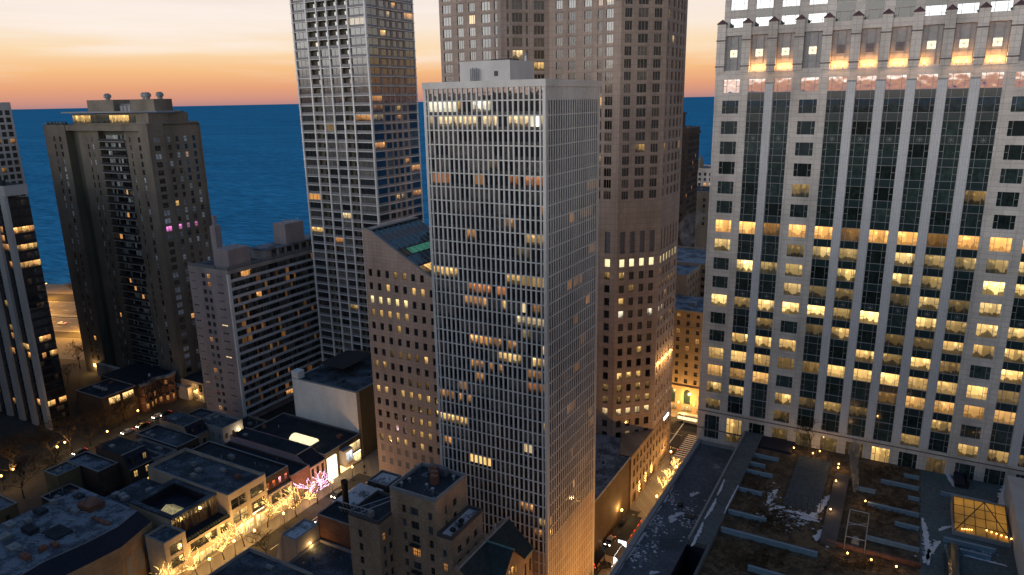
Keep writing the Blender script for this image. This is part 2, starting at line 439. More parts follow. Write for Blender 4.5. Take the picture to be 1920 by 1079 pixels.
# ================================================================ central white tower
def central_tower():
    t = thing('office_tower', 'white concrete tower with a close grid of vertical fins, in the centre of the photo', 'tower', (-75, 135, 0))
    x0, x1, y0, y1, zt, n, fl = -88.8, -61.1, 122.3, 148.7, 123.55, 24, 2.84
    core = MB(); core.box(x0+.22, x1-.18, y0+.22, y1-.2, 0, zt-.6); core.build('core', M['slot'], t)
    fin, led, gar, top = MB(), MB(), MB(), MB()
    sx, sy = (x1-x0)/n, (y1-y0)/n
    zf = lambda k: 119.85-fl*k
    for i in range(n+1):
        w = .2 if 0 < i < n else .34
        cx = x0+sx*i; cy = y0+sy*i
        if 0 < i < n:
            fin.box(cx-.17, cx+.17, y0, y0+.24, 0, 122.25); fin.box(x1-.2, x1, cy-.15, cy+.15, 0, 122.25)
            fin.box(x0, x0+.24, cy-.16, cy+.16, 0, 122.25); fin.box(cx-.19, cx+.19, y1-.24, y1, 0, 122.25)
    for cx in (x0, x1-.62):
        for cy in (y0, y1-.62): fin.box(cx, cx+.62, cy, cy+.62, 0, 122.25)
    for k in range(0, 42):
        z = zf(k)
        led.box(x0+.03, x1-.03, y0+.03, y1-.03, z-.11, z+.11)
    top.box(x0-.12, x1+.12, y0-.12, y1+.12, 122.25, zt-.5); 
    for a, b, c, d in ((x0-.12, x1+.12, y0-.12, y0+.3), (x0-.12, x1+.12, y1-.3, y1+.12), (x0-.12, x0+.3, y0+.3, y1-.3), (x1-.3, x1+.12, y0+.3, y1-.3)): top.box(a, b, c, d, zt-.5, zt)
    for i in range(n): top.box(x1-.15, x1-.10, y0+sy*i+.16, y0+sy*(i+1)-.16, 119.98, 122.25)   # fluted blank storey, right face
    top.box(x1-.17, x1-.15, y0+.6, y1-.6, 119.98, 122.25)
    kb = 34
    for k in range(kb, 42):
        z0, z1 = max(zf(k)+.13, 0), zf(k-1)-.13
        if z1 <= 1: break
        gar.box(x1-.17, x1-.1, y0+.5, y1-.5, z0, z1)
        if k > kb: gar.box(x0+.5, x1-.5, y0+.12, y0+.21, z0, z1)
    fin.build_parts('fin', M['white_conc'], t); led.build_parts('floor_ledge', M['white_conc'], t)
    gar.build_parts('garage_panel', M['tanpanel'], t); top.build('parapet', M['white_conc'], t)
    rb = MB(); rb.face([(x0, y0, zt-.46), (x1, y0, zt-.46), (x1, y1, zt-.46), (x0, y1, zt-.46)]); rb.build('roof', M['white_roof'], t)
    p = MB(); p.box(-84.9, -72.9, 130.2, 140.5, zt-.46, 127.6); p.box(-84.7, -73.1, 130.4, 140.3, 127.6, 127.66)
    po = p.build('penthouse', M['white_conc'], t)
    h = MB(); h.box(-76.6, -75.7, 130.15, 130.21, 124.6, 125.6); h.build('hatch', M['dark'], po)
    for i in range(5):
        q = MB(); q.tube((-81.9+i*.45, 129.7, zt-.4), (-81.9+i*.45, 129.7, 126.2+.2*(i % 2)), .13, .13, 7); q.build('vent_pipe', M['unit'], t)
    q = MB(); q.box(-79, -74.6, 133, 137, 127.66, 128.1); q.build('roof_hatch', M['dark'], t)
    q = MB(); q.lathe((-74.2, 139.5, 127.66), [(.3, 0), (.3, 1.2), (.36, 1.3), (.2, 1.6)], 8); q.build('vent_pipe', M['steel'], t)
    # lit groups: storey, first bay, last bay, brightness, colour, style
    lit = {}
    def L(k, a, b, s, c, st=0.0, gap=0.0):
        for i in range(a, b+1):
            if R.random() >= gap: lit[(k, i)] = (sc3(c, s*R.uniform(.6, 1.25)), st)
    L(1, 1, 6, 1.7, CW, .6); L(1, 7, 7, .5, YE); L(1, 10, 13, 1.5, CW); L(1, 23, 23, .12, AM)
    L(2, 1, 14, 1.3, WW, 0, .08); L(2, 16, 20, 1.1, WW, 0, .15); L(2, 21, 22, 2.4, CW, 1); L(2, 23, 23, 1, WW)
    L(6, 1, 4, .42, OR, 1); L(6, 10, 11, .5, AM, 1); L(6, 17, 18, .45, OR, 0); L(6, 20, 23, .45, OR, 0, .2); L(9, 16, 17, .25, AM); L(8, 23, 23, .4, AM)
    L(10, 20, 23, .7, YE, 0); L(10, 8, 10, .5, AM, 0, .2); L(13, 0, 6, .9, YE, 0, .1); L(13, 16, 18, .8, YE); L(13, 19, 23, .5, YE, .8); L(14, 8, 12, .7, OR, 0); L(14, 14, 15, .5, OR)
    L(15, 7, 11, .8, AM, 0); L(15, 15, 15, 1.2, YE); L(15, 19, 19, 1.9, WW, 1); L(15, 21, 22, .25, AM); L(16, 18, 23, .6, WW, 0, .45); L(17, 19, 20, .25, WW); L(18, 8, 12, .8, AM, 0); L(18, 13, 19, .35, AM, 0, .3); L(18, 23, 23, .8, YE)
    L(19, 14, 18, 1.0, YE); L(19, 21, 23, .9, YE); L(20, 7, 14, .55, AM, 0, .3); L(20, 20, 22, .35, AM); L(21, 8, 10, .6, AM, 0, .3); L(21, 20, 23, .4, OR); L(22, 3, 6, .4, AM, 0, .4); L(23, 1, 7, .6, AM, 0, .25)
    L(24, 23, 23, .6, YE); L(25, 0, 6, 1.1, YE, 0, .05); L(26, 19, 20, .9, WW, 1); L(27, 1, 2, .7, AM); L(28, 7, 11, 1.5, YE, 1); L(31, 18, 20, .8, AM); L(32, 22, 23, .9, YE); L(33, 21, 22, .4, AM)
    L(23, 0, 0, .5, YE); L(30, 4, 5, .15, AM); L(11, 18, 20, .12, WW); L(5, 13, 14, .08, WW)
    for k in range(0, kb+1):
        tn = tones(n, R, p=.45)
        for i in range(n):
            z0 = zf(k)+(.78 if k else .2); z1 = zf(k-1)-.14 if k else 122.22
            g, st = lit.get((k, i), ((0, 0, 0), 0)); a = x0+sx*i+.19; b = x0+sx*(i+1)-.19
            if i == 0: a = x0+.62
            if i == n-1: b = x1-.62
            rf = .12 if k else .22
            win(t, [(a, y0+.2, z0), (b, y0+.2, z0), (b, y0+.2, z1), (a, y0+.2, z1)], g, tn[i], rf, st)
    lr = {}
    for k, a, b, s in ((7, 18, 22, .16), (9, 10, 11, .3), (9, 15, 20, .14), (12, 19, 22, .22), (14, 9, 10, .35), (14, 12, 15, .18), (16, 18, 19, .6), (17, 12, 13, .2), (19, 15, 17, .12), (21, 12, 14, .22), (24, 9, 12, .25), (27, 20, 23, .2), (28, 11, 11, .5), (30, 16, 19, .15), (31, 12, 12, .8), (32, 1, 1, 1.0), (33, 6, 9, .12), (26, 20, 21, .25)):
        for i in range(a, b+1): lr[(k, i)] = sc3(AM, s*R.uniform(.6, 1.3))
    for k in range(1, kb):
        tn = tones(n, R, p=.4)
        for i in range(n):
            a = y0+sy*i+.16; b = y0+sy*(i+1)-.16
            win(t, [(x1-.16, a, zf(k)+.78), (x1-.16, b, zf(k)+.78), (x1-.16, b, zf(k-1)-.14), (x1-.16, a, zf(k-1)-.14)], lr.get((k, i), (0, 0, 0)), tn[i], .1, 1)
    return t
central_tower()
# ================================================================ right stone tower
Y8, FL8 = 161.5, 4.32
BX = lambda k: -38.0+5.2*k
PUNCH = (0, 3, 10, 13)
def stone_tower():
    t = thing('stone_tower', 'beige stone tower with green glass strips and an uplit crown, filling the right side', 'tower', (0, 180, 38.3))
    xl, xr, yb = -39.75, 35.0, 200.0
    S, T, PI_, BA, FR = MB(), MB(), MB(), MB(), MB()
    nb = 14; rowz = [(118.91-FL8*i-2.72, 118.91-FL8*i) for i in range(-1, 17)]
    W = xr-xl; sx = lambda k: BX(k)-xl
    zlow = rowz[-1][0]
    cols = [(sx(k), sx(k)+3.42) for k in range(nb)]
    rows = [(39.5, 45.5)]+list(reversed([(a, b) for a, b in rowz]))
    op = facade(S, (xl, Y8), (1, 0), W, 38.3, 124.6, cols, rows, .32, 0)
    # strips: teal spandrels close the wall between storeys
    for k in range(nb):
        if k in PUNCH: continue
        for (a, b), (a2, b2) in zip(rowz[:-1], rowz[1:]):
            T.box(BX(k)+.05, BX(k)+3.37, Y8-.02, Y8+.06, b2+.05, a-.05)
            for u in (0, .21, .79, 1): BA.box(BX(k)+3.42*u-.035, BX(k)+3.42*u+.035, Y8-.06, Y8-.025, b2, a)
            BA.box(BX(k), BX(k)+3.42, Y8-.075, Y8-.02, b2-.04, b2+.04); BA.box(BX(k), BX(k)+3.42, Y8-.075, Y8-.02, a-.04, a+.04)
            if abs(b2-110.3) < .1 or abs(b2-75.7) < .1:
                cx, cz = BX(k)+1.71, (b2+a)/2
                for an in range(4):
                    c, s = math.cos(an*math.pi/4), math.sin(an*math.pi/4)
                    BA.tube((cx-c*.65, Y8-.05, cz-s*.65), (cx+c*.65, Y8-.05, cz+s*.65), .04, .04, 4)
    for k in range(nb-1):                                      # fluted piers between strips
        if k in PUNCH or k+1 in PUNCH: continue
        PI_.box(BX(k)+3.5, BX(k+1)-.08, Y8-.35, Y8-.003, 47.2, 122.2); BA.box(BX(k)+3.42, BX(k+1), Y8-.42, Y8-.36, 122.2, 122.5, 0)
    st = S
    # string bands at the foot
    for z in (46.4, 41.8): FR.box(xl, xr, Y8-.14, Y8-.004, z-.1, z+.1)
    # crown storey: piers, recesses, lattice lights
    CR = MB(); PN = MB()
    CR.face([(xl, Y8+.9, 124.6), (xr, Y8+.9, 124.6), (xr, Y8+.9, 133.7), (xl, Y8+.9, 133.7)])
    CR.face([(xl, Y8, 124.6), (xr, Y8, 124.6), (xr, Y8+.9, 124.6), (xl, Y8+.9, 124.6)])
    CR.box(xl, xr, Y8+.05, Y8+.88, 132.1, 133.7); CR.box(xl, xr, Y8-.05, Y8+.9, 124.6, 125.05)
    cap = MB(); bnd = MB()
    for k in range(-1, nb):
        a, b = (BX(k)+3.42 if k >= 0 else xl), (BX(k+1) if k+1 < nb else xr)
        if k < 0: a = xl-.05
        CR.box(a+.02, b-.02, Y8-.3, Y8+.88, 124.7, 134.45)
        bnd.box(a-.1, b+.1, Y8-.4, Y8-.29, 131.05, 131.3); bnd.box(a-.1, b+.1, Y8-.4, Y8-.29, 125.8, 126.05)
        m_ = MB(); cx, cy = (a+b)/2, Y8+.29
        bs = [(a-.08, Y8-.42), (b+.08, Y8-.42), (b+.08, Y8+1.0), (a-.08, Y8+1.0)]
        m_.prism(bs, 134.45, 134.62)
        for i in range(4): m_.face([(*bs[i], 134.62), (*bs[(i+1) % 4], 134.62), (cx, cy, 135.5)])
        m_.build('pier_cap', M['capr'], t)
    for k in range(nb):
        a = BX(k)
        PN.box(a+.1, a+3.32, Y8+.7, Y8+.89, 125.07, 132.05)
        for u in (.93, 2.49): BA.box(a+u-.06, a+u+.06, Y8+.55, Y8+.69, 125.1, 132)
        for z in (127.3, 129.5, 126.4): BA.box(a+.1, a+3.32, Y8+.63, Y8+.695, z-.03, z+.03)
        e = MB(); e.box(a+1.0, a+2.42, Y8+.5, Y8+.62, 127.75, 129.25)
        on = k in (0, 1, 2, 3, 7, 8, 9, 10)
        eo = e.build('crown_panel', M['crownlit'] if on else M['louver'], t)
        l = MB()
        for an in range(4):
            c, s = math.cos(an*math.pi/4), math.sin(an*math.pi/4); r = .72
            l.tube((a+1.71-c*r, Y8+.47, 128.5-s*r), (a+1.71+c*r, Y8+.47, 128.5+s*r), .035, .035, 4)
        for q in ((a+1.0, 127.75), (a+1.0, 129.25)): l.box(a+1.0, a+2.42, Y8+.44, Y8+.5, q[1]-.05, q[1]+.05)
        l.build('lattice', M['band'] if not on else M['steel'], eo)
        if k in (1, 2, 4, 5, 6, 7, 8, 9, 11):
            for u in ((.93, 2.49) if k != 7 else (.93,)):
                f = MB(); f.tube((a+u, Y8-.1, 125.06), (a+u, Y8+.05, 125.4), .1, .16, 7); fo = f.build('uplight', M['uplens'], t)
                light('uplight_lamp', (a+u, Y8-.25, 125.6), 300, (1, .44, .12), t, .15)
    S.build('wall', M['stone'], t); T.build_parts('spandrel', M['teal'], t); PI_.build_parts('pier', M['pier'], t); BA.build('glazing_bars', M['bar'], t)
    FR.build_parts('string_course', M['band'], t); CR.build('crown', M['stone'], t); PN.build_parts('recess_panel', M['greyp'], t); bnd.build_parts('pier_band', M['band'], t)
    # set-back upper storeys
    U8 = Y8+3.0; ul = aty(1359.5, 20, U8).x; U_ = MB(); rw = [(135.75+FL8*j-2.6, 135.75+FL8*j) for j in range(0, 14)]
    uc = [(BX(k)-ul, BX(k)-ul+3.42) for k in range(nb)]
    uo = facade(U_, (ul, U8), (1, 0), 34-ul, 132.5, 196, uc, rw, .3, 0)
    U_.box(ul, ul+.01, U8, yb, 132.5, 196); U_.box(34-.01, 34, U8, yb, 132.5, 196); U_.face([(ul, U8, 196), (34, U8, 196), (34, yb, 196), (ul, yb, 196)]); U_.face([(ul, yb, 132.5), (34, yb, 132.5), (34, yb, 196), (ul, yb, 196)])
    U_.build('upper_storeys', M['stone'], t); T2 = MB()
    for k in range(nb):
        if k in PUNCH: continue
        for j in range(13): T2.box(BX(k)+.05, BX(k)+3.37, U8-.02, U8+.06, rw[j][1]+.05, rw[j+1][0]-.05)
    T2.build_parts('upper_spandrel', M['teal'], t)
    # body sides, back and the ledge behind the crown
    B = MB(); B.face([(xl, Y8, 38.3), (xl, yb, 38.3), (xl, yb, 133.7), (xl, Y8, 133.7)]); B.face([(xr, Y8, 38.3), (xr, yb, 38.3), (xr, yb, 133.7), (xr, Y8, 133.7)])
    B.face([(xl, yb, 38.3), (xr, yb, 38.3), (xr, yb, 133.7), (xl, yb, 133.7)]); B.face([(xl, Y8+.9, 133.2), (xr, Y8+.9, 133.2), (xr, yb, 133.2), (xl, yb, 133.2)])
    B.build('rear_walls', M['stone'], t)
    bars3 = [(.2, 0, .222, 1), (.778, 0, .8, 1), (0, .48, .2, .51), (.8, .48, 1, .51)]
    P = {6: (1.0, (1, .47, .12), .85, .35), 7: (.9, (1, .66, .24), .5, 0), 8: (.75, (1, .66, .22), 1.2, 0), 9: (.7, (1, .66, .25), .45, 0), 10: (.9, (1, .64, .22), 1.2, 0), 11: (.6, YE, .35, 0), 12: (.65, YE, .75, 0), 13: (.8, YE, .8, .4), 14: (.65, (1, .52, .15), .5, .3), 15: (.5, YE, .35, 0), 16: (.42, YE, .35, 0), 17: (.4, YE, .8, 0)}
    for (k, j), pts in op.items():
        i = 17-j if j else 17                                   # storey counted from the top punched row
        i = (len(rows)-1-j)-1 if j else 17
        g, rf, stl, tn = (0, 0, 0), .035, 0, sc3((.016, .026, .025), R.uniform(.5, 2.2))
        if i == -1: rf = .8; tn = (.05, .04, .03)
        if i in (0, 1, 2): rf = .13
        if i in P and R.random() < P[i][0]:
            c = P[i]; g = sc3(c[1], c[2]*R.choice((.35, 1.0, 1.6, 2.1, 2.5))); stl = c[3]
        elif i in (1, 3, 4) and R.random() < .16: g = sc3(YE, .25)
        if j and i >= 6 and g != (0, 0, 0): rf = .07
        if j == 0: g = sc3(YE, .8) if k in (1, 7) else ((0, 0, 0) if R.random() < .85 else sc3(YE, .08))
        if j == 0: br = [(.19, 0, .225, 1), (.775, 0, .81, 1), (0, .3, 1, .33), (0, .7, .2, .72), (.8, .7, 1, .72)]
        else: br = bars3
        win(t, pts, g, tn, rf, stl, br, M['bar'])
    for (k, j), pts in uo.items():
        lit = k not in (4, 5, 6)
        win(t, pts, (0, 0, 0), (.05, .06, .06) if lit else (.03, .02, .01), .24 if lit else .02, 0, bars3, M['bar'])
stone_tower()
# ================================================================ rose granite tower (bundled tubes) behind the central tower
S2 = math.sqrt(.5)
def granite_tower():
    t = thing('granite_tower', 'tall rose granite tower of bundled angled tubes rising behind the white central tower', 'tower', (-90, 205, 0))
    e0, e1 = (-64, 203.5), (-64, 222.5)
    cd = (-64-13.82*S2, 203.5-13.82*S2); bc = (-95.4, cd[1]); ab = (-95.4-14.44*S2, cd[1]-14.44*S2); al = (-126.1, ab[1])
    ZT = 172
    Wm = MB(); PL = MB()
    f = 3.3; up = [(82.9+f*k+.9, 82.9+f*k+3.02) for k in range(2, 27)]     # hotel storeys: sills and heads
    up = [(134.42+f*k, 136.72+f*k) for k in range(-13, 11)]
    lo = [(51.63-3.97*k, 53.95-3.97*k) for k in range(-4, 12)]
    lo = sorted([(51.6-3.97*k, 53.93-3.97*k) for k in range(-5, 13)])
    lo = [r for r in lo if r[1] < 74.8 and r[0] > 5]
    rows = lo+[(75.5, 82.0)]+[r for r in up if r[0] > 85]
    nl = len(lo); ip = nl
    def fac(P0, U, W, clo, cup, zb, ztop=ZT, name=None):
        rl = [r for r in rows if r[0] > zb]
        off = len(rows)-len(rl)
        n = max(len(clo), len(cup)); res = {}
        lowr = [r for r in rl if rows.index(r) <= ip]; upr = [r for r in rl if rows.index(r) > ip]
        z_mid = 84.5
        if lowr:
            d = facade(Wm, P0, U, W, zb, z_mid, clo, lowr, .35)
            for (i, j), p in d.items(): res[(i, rows.index(lowr[j]))] = p
        d = facade(Wm, P0, U, W, z_mid if lowr else zb, ztop, cup, upr, .3)
        for (i, j), p in d.items(): res[(i, rows.index(upr[j]))] = p
        return res
    faces = {}
    # E: right face, D: diagonal, C: front, B: diagonal, A: front of the left tube
    cE = [(1.0, 2.4), (4.0, 5.4), (7.0, 8.4), (9.9, 11.3), (13.0, 14.4), (16.0, 17.4)]
    faces['E'] = fac(e0, (0, 1), 19, cE, [(.9, 2.2), (5.0, 7.0), (8.6, 10.8), (12, 14.2), (15.6, 16.8)], 17.5)
    D = 13.82; m_ = lambda s: D-s
    faces['D'] = fac(cd, (S2, S2), D, [(m_(12.85), m_(11.2)), (m_(9.65), m_(8.1)), (m_(6.47), m_(4.9)), (m_(3.3), m_(1.68))], [(m_(12.67), m_(10.56)), (m_(8.68), m_(5.73)), (m_(3.92), m_(1.61))], 15)
    WC = cd[0]-bc[0]; c_ = lambda x: x-bc[0]
    faces['C'] = fac(bc, (1, 0), WC, [(c_(-92.8), c_(-91.1)), (c_(-89.6), c_(-87.9)), (c_(-86.4), c_(-84.7)), (c_(-83.2), c_(-81.5)), (c_(-77.5), c_(-75.8))], [(c_(-93.4), c_(-91.3)), (c_(-89.46), c_(-87.3)), (c_(-84.6), c_(-82.45)), (c_(-80.6), c_(-79.2)), (c_(-78.15), c_(-76.0))], 5)
    b_ = lambda s: 14.44-s
    faces['B'] = fac(ab, (S2, S2), 14.44, [(b_(12.6), b_(12.0)), (b_(11), b_(8)), (b_(7), b_(6.4)), (b_(4.6), b_(1.6))], [(b_(12.6), b_(12.0)), (b_(11), b_(8.05)), (b_(7), b_(6.4)), (b_(4.6), b_(1.6))], 70)
    a_ = lambda x: x-al[0]
    ca = [(a_(-125.0), a_(-122.1)), (a_(-120), a_(-117.9)), (a_(-116), a_(-113.9)), (a_(-111.8), a_(-108.9)), (a_(-107.6), a_(-106.6))]
    faces['A'] = fac(al, (1, 0), ab[0]-al[0], ca, ca, 70)
    # rear and hidden sides
    back = [(-64, 222.5), (-76, 223.5), (-112, 223.5), (-126.1, 222)]
    pts = [e1]+back[1:]+[al]
    for p, q in zip(pts[:-1], pts[1:]): Wm.face([(*p, 0), (*q, 0), (*q, ZT), (*p, ZT)])
    poly = [e0, e1]+back[1:]+[al, ab, bc, cd]
    Wm.face([(x, y, ZT) for x, y in poly])
    # base wing along the street
    bx, b0, b1 = -63.85, 183.2, 222.4
    Bm = MB(); rb = [(5.6, 7.9), (9.6, 11.9), (13.4, 15.7)]
    bc_ = [(2+3.1*i, 3.5+3.1*i) for i in range(12)]
    fb = facade(Bm, (bx, b0), (0, 1), b1-b0, 4.6, 17.4, bc_, rb, .3)
    g = facade(Bm, (bx, b0), (0, 1), b1-b0, 0, 4.6, [(2, 5), (8, 11), (14, 24), (27, 37)], [(.4, 3.8)], .5)
    ew = MB(); ew.face([(bx, b0, 0), (-67.7, b0, 0), (-67.7, b0, 17.4), (bx, b0, 17.4)]); ew.build('end_wall', M['endwall'], t); Bm.face([(bx, b1, 0), (-80, b1, 0), (-80, b1, 17.4), (bx, b1, 17.4)])  # end face coloured dark brown so that it looks unlit
    Bm.face([(bx, b0, 17.4), (bx, b1, 17.4), (-80, b1, 17.4), (-67.7, b0, 17.4)])
    Bm.build('street_wing', M['granite3'], t)
    for k, p in g.items(): win(t, p, sc3(AM, R.choice((0, .25, .4))), (.02, .02, .02), .1, 0, [(.33, 0, .35, 1), (.66, 0, .68, 1)], M['frame'])
    for k, p in fb.items(): win(t, p, sc3(AM, .4) if R.random() < .15 else (0, 0, 0), (.012, .012, .013), .1)
    Wm.build('wall', M['granite'], t)
    LV = MB()
    b3 = [(.31, 0, .35, 1), (.65, 0, .69, 1)]
    hot = {('C', 11, 2): .7}
    for fn, d in faces.items():
        for (i, j), p in d.items():
            if j == ip:
                LV.face(p); continue
            g, rf, tn, st = (0, 0, 0), .1, sc3((.016, .015, .016), R.uniform(.4, 1.6)), 0
            z = p[0][2]; br = ()
            if j > ip:
                br = b3; q = R.random()
                if q < .3: tn = sc3((.11, .095, .08), R.uniform(.5, 1.2))
                if fn == 'A': rf = .05
                elif fn == 'B': rf = .05 if z > 143 else .02
                elif fn == 'C': rf = .06 if z > 143 else (.05 if i == 4 and z > 118 else .015)
                elif fn == 'E': rf = .1
                if fn == 'C' and ((143 < z < 147 and i > 2)): g = sc3(WW, .5)
                if R.random() < .05: g = sc3(R.choice((WW, AM, YE)), R.uniform(.3, 1.2)); st = R.choice((0, 1))
            else:
                k = nl-1-j                     # storeys below the louvres
                q = R.random()
                if k == 0: g = sc3((1, .86, .46), R.uniform(1.6, 2.3)); st = .85
                elif k in (4,) and q < .6: g = sc3(CW, R.uniform(.6, 1.5))
                elif k in (9,) and fn == 'D': g = sc3(YE, R.uniform(.7, 1.4)) if i < 3 else g
                elif k in (12,): g = sc3(WW, R.uniform(.6, 1.1))
                elif k in (10, 11) and q < .6: g = sc3(YE, R.uniform(.15, .4))
                elif k in (1, 2) and q < .35: g = sc3(YE, R.uniform(.25, .7))
                elif fn == 'E' and k == 2 and i > 2: g = sc3(YE, .7)
                elif q < .08: g = sc3(YE, R.uniform(.4, 1.2))
            win(t, p, g, tn, rf, st, br, M['granite'])
    LV.build_parts('louvre', M['louver'], t)
    for y in (205.6, 210.0, 213.9, 218.4):
        f = MB(); f.box(-63.98, -63.3, y-.35, y+.35, 39.3, 39.6); fo = f.build('wall_light', M['lamphead'], t)
        light('wall_lamp', (-62.7, y, 38.6), 700, (1, .55, .18), t, .2)
    s = MB(); s.box(-63.84, -63.55, 214, 219, 16.2, 17.1); s.build('lit_sign', M['whitesign'], t)
    return t
granite_tower()
# low wing with the snow-streaked roof between the two towers
def low_wing():
    t = thing('low_wing', 'low dark building with a grey roof between the central tower and the granite tower', 'building', (-80, 168, 0))
    xw = -64.3; b = MB(); b.box(-100, xw, 150.5, 193.5, 0, 16.9); b.build('wall', M['endwall'], t)
    r = MB(); r.prism([(-100, 150.4), (xw+.3, 150.4), (xw+.3, 183.1), (-66, 183.1), (-66, 193.5), (-100, 193.5)], 16.9, 17.2); r.build('roof', M['white_roof'], t)
    c = MB(); c.box(xw, xw+.3, 150.4, 183, 17.2, 17.5); c.build('coping', M['coping'], t)
    d = MB(); d.box(-84, -76.5, 166, 180, 17.2, 22); d.build('roof_house', M['stucco'], t)
    for i in range(4):
        q = MB(); q.lathe((-68-.6*i, 158+6*i, 17.2), [(.3, 0), (.3, .6), (.42, .7), (.1, .9)], 8); q.build('roof_vent', M['dark'], t)
low_wing()
# ================================================================ sloping-roof granite block
def slope_block():
    t = thing('slope_roof_block', 'pink granite block with a slanting glass roof, between the concrete tower and the central tower', 'building', (-125, 172, 0))
    x0, y0, x1, y1 = -142.3, 162.0, -104.0, 186.0
    zt = lambda x: 83.4 if x < -140.3 else 83.4-(x+140.3)*.557
    cols = [(-140.95+3.19*k-x0, -139.58+3.19*k-x0) for k in range(11)]
    rows = sorted([(69.1-4.17*k, 71.3-4.17*k) for k in range(0, 14)])
    top = 72.3; Wm = MB()
    n_ok = lambda i, j: (x0+cols[i][1]) > -1e9
    def skip(i, j):
        x = x0+cols[i][1]; return rows[j][1]+.9 > zt(x) if x < -100 else False
    # front wall in column strips so that its top can follow the slope
    z14 = rows[0][0]
    op = {}
    cuts = [x0]+[-138.65+3.19*k for k in range(11)]; cuts[-1] = x1
    for i in range(11):
        a, b = cuts[i], cuts[i+1]; zm = min(zt(a), zt(b))-.01
        rr = [r for r in rows if r[1]+.5 < zm]
        d = facade(Wm, (a, y0), (1, 0), b-a, 0, min(zm, zt(b)), [(x0+cols[i][0]-a, x0+cols[i][1]-a)], rr, .35)
        for (_, j), p in d.items(): op[(i, j)] = p
        za, zb_ = zt(a), zt(b); zz = min(zm, zt(b))
        if a < -140.3 < b: Wm.face([(a, y0, zz), (b, y0, zz), (-140.3, y0, 83.4), (a, y0, 83.4)])
        else: Wm.face([(a, y0, zz), (b, y0, zz), (a, y0, za)])
    # blue ghost windows low down are shuttered panels
    for k in range(7):
        for z in (11.2, 7.0): 
            p = MB(); xx = -140.8+3.19*k; p.box(xx, xx+1.4, y0-.03, y0+.05, z, z+2.2); p.build('shutter', M['louver'], t)
    Wm.face([(x0, y0, 0), (x0, y1, 0), (x0, y1, 83.4), (x0, y0, 83.4)]); Wm.face([(x1, y0, 0), (x1, y1, 0), (x1, y1, zt(x1)), (x1, y0, zt(x1))])
    Wm.face([(x0, y1, 0), (x1, y1, 0), (x1, y1, zt(x1)), (-140.3, y1, 83.4), (x0, y1, 83.4)])
    Wm.face([(x0, y0, 83.4), (-140.3, y0, 83.4), (-140.3, y1, 83.4), (x0, y1, 83.4)])
    Wm.build('wall', M['granite2'], t)
    cp = MB(); cp.prism([(x0, y0-.1), (-140.2, y0-.1), (-140.2, y0+.5), (x0, y0+.5)], 83.4, 83.75)
    A, B = Vector((-140.3, y0-.1, 83.42)), Vector((x1, y0-.1, zt(x1)+.02)); w = Vector((0, .7, 0)); h = Vector((0, 0, .3))
    q = [A, B, B+w, A+w]; cp.face([p+h for p in q]); cp.face([q[0], q[1], q[1]+h, q[0]+h]); cp.face([q[3], q[2], q[2]+h, q[3]+h])
    cp.build('slope_coping', M['coping'], t)
    # slanting glass roof: glazing bays with dark bands and one storey glowing green
    sl = lambda x, y: (x, y, zt(x)-.12)
    x_a = -140.2; bands = [(0, .015, 'coping'), (.015, .085, 'teal'), (.085, .16, 'louver'), (.16, .26, 'teal'), (.26, .28, 'dark'), (.28, .345, 'G'), (.345, .36, 'dark'), (.36, .46, 'teal'), (.46, .48, 'dark'), (.48, .58, 'lit'), (.58, .6, 'dark'), (.6, 1.0, 'teal')]
    L_ = x1-x_a; gl, gr = MB(), MB()
    for f0, f1, mt in bands:
        xa, xb = x_a+L_*f0, x_a+L_*f1
        if mt == 'G': gr.face([sl(xa, y0+5), sl(xb, y0+5), sl(xb, y1-1), sl(xa, y1-1)]); pm = MB(); pm.face([sl(xa, y0+.6), sl(xb, y0+.6), sl(xb, y0+5), sl(xa, y0+5)]); pm.build('roof_band', M['olive'], t); continue
        for k in range(9):
            ya, yb = y0+.6+2.6*k, y0+.6+2.6*(k+1)
            if mt == 'teal': win(t, [sl(xa, ya), sl(xa, yb), sl(xb, yb), sl(xb, ya)][::-1], (0, 0, 0), (.02, .06, .08), .06, 0, name='roof_pane')
            elif mt == 'lit': win(t, [sl(xa, ya), sl(xa, yb), sl(xb, yb), sl(xb, ya)][::-1], sc3(YE, R.choice((.3, .8, 1.1))), (.05, .05, .04), .03, 0, name='roof_pane')
        if mt not in ('teal', 'lit'):
            pm = MB(); pm.face([sl(xa, y0+.6), sl(xb, y0+.6), sl(xb, y1-.5), sl(xa, y1-.5)]); pm.build('roof_band', M[mt], t)
    gr.build('green_lit_band', M['greenlit'], t)
    rb = MB()
    for k in range(10):
        y = y0+.6+2.6*k; rb.tube((x_a, y, zt(x_a)-.02), (x1, y, zt(x1)-.02), .09, .09, 4)
    rb.build('glazing_ribs', M['bar'], t)
    for k in range(9):
        y = y0+1+2.6*k; rr = MB(); rr.box(x_a-.3, x_a+1.0, y, y+2.2, 83.2, 83.55); rr.build('ridge_vent', M['steel'], t)
    ph = MB(); ph.lathe((-128, 190, 70), [(7, 0), (7, 16), (5, 18.5), (1, 19.3)], 16); ph.build('rear_drum', M['louver'], t)
    lit = {0: (.45, (3, 4)), 1: (1.0, (2, 5, 6)), 2: (1.6, (0, 1, 2, 3, 4)), 3: (.6, (0, 1, 2, 3, 4)), 4: (.6, (3,)), 6: (.2, (2, 3, 4, 5)), 7: (.7, (0, 1)), 8: (.1, (4, 5, 6)), 9: (.9, (0, 1, 3, 4, 5, 6)), 11: (.5, (5, 6)), 12: (.5, (2, 4, 5, 6)), 13: (.6, (0, 1, 2, 3, 5))}
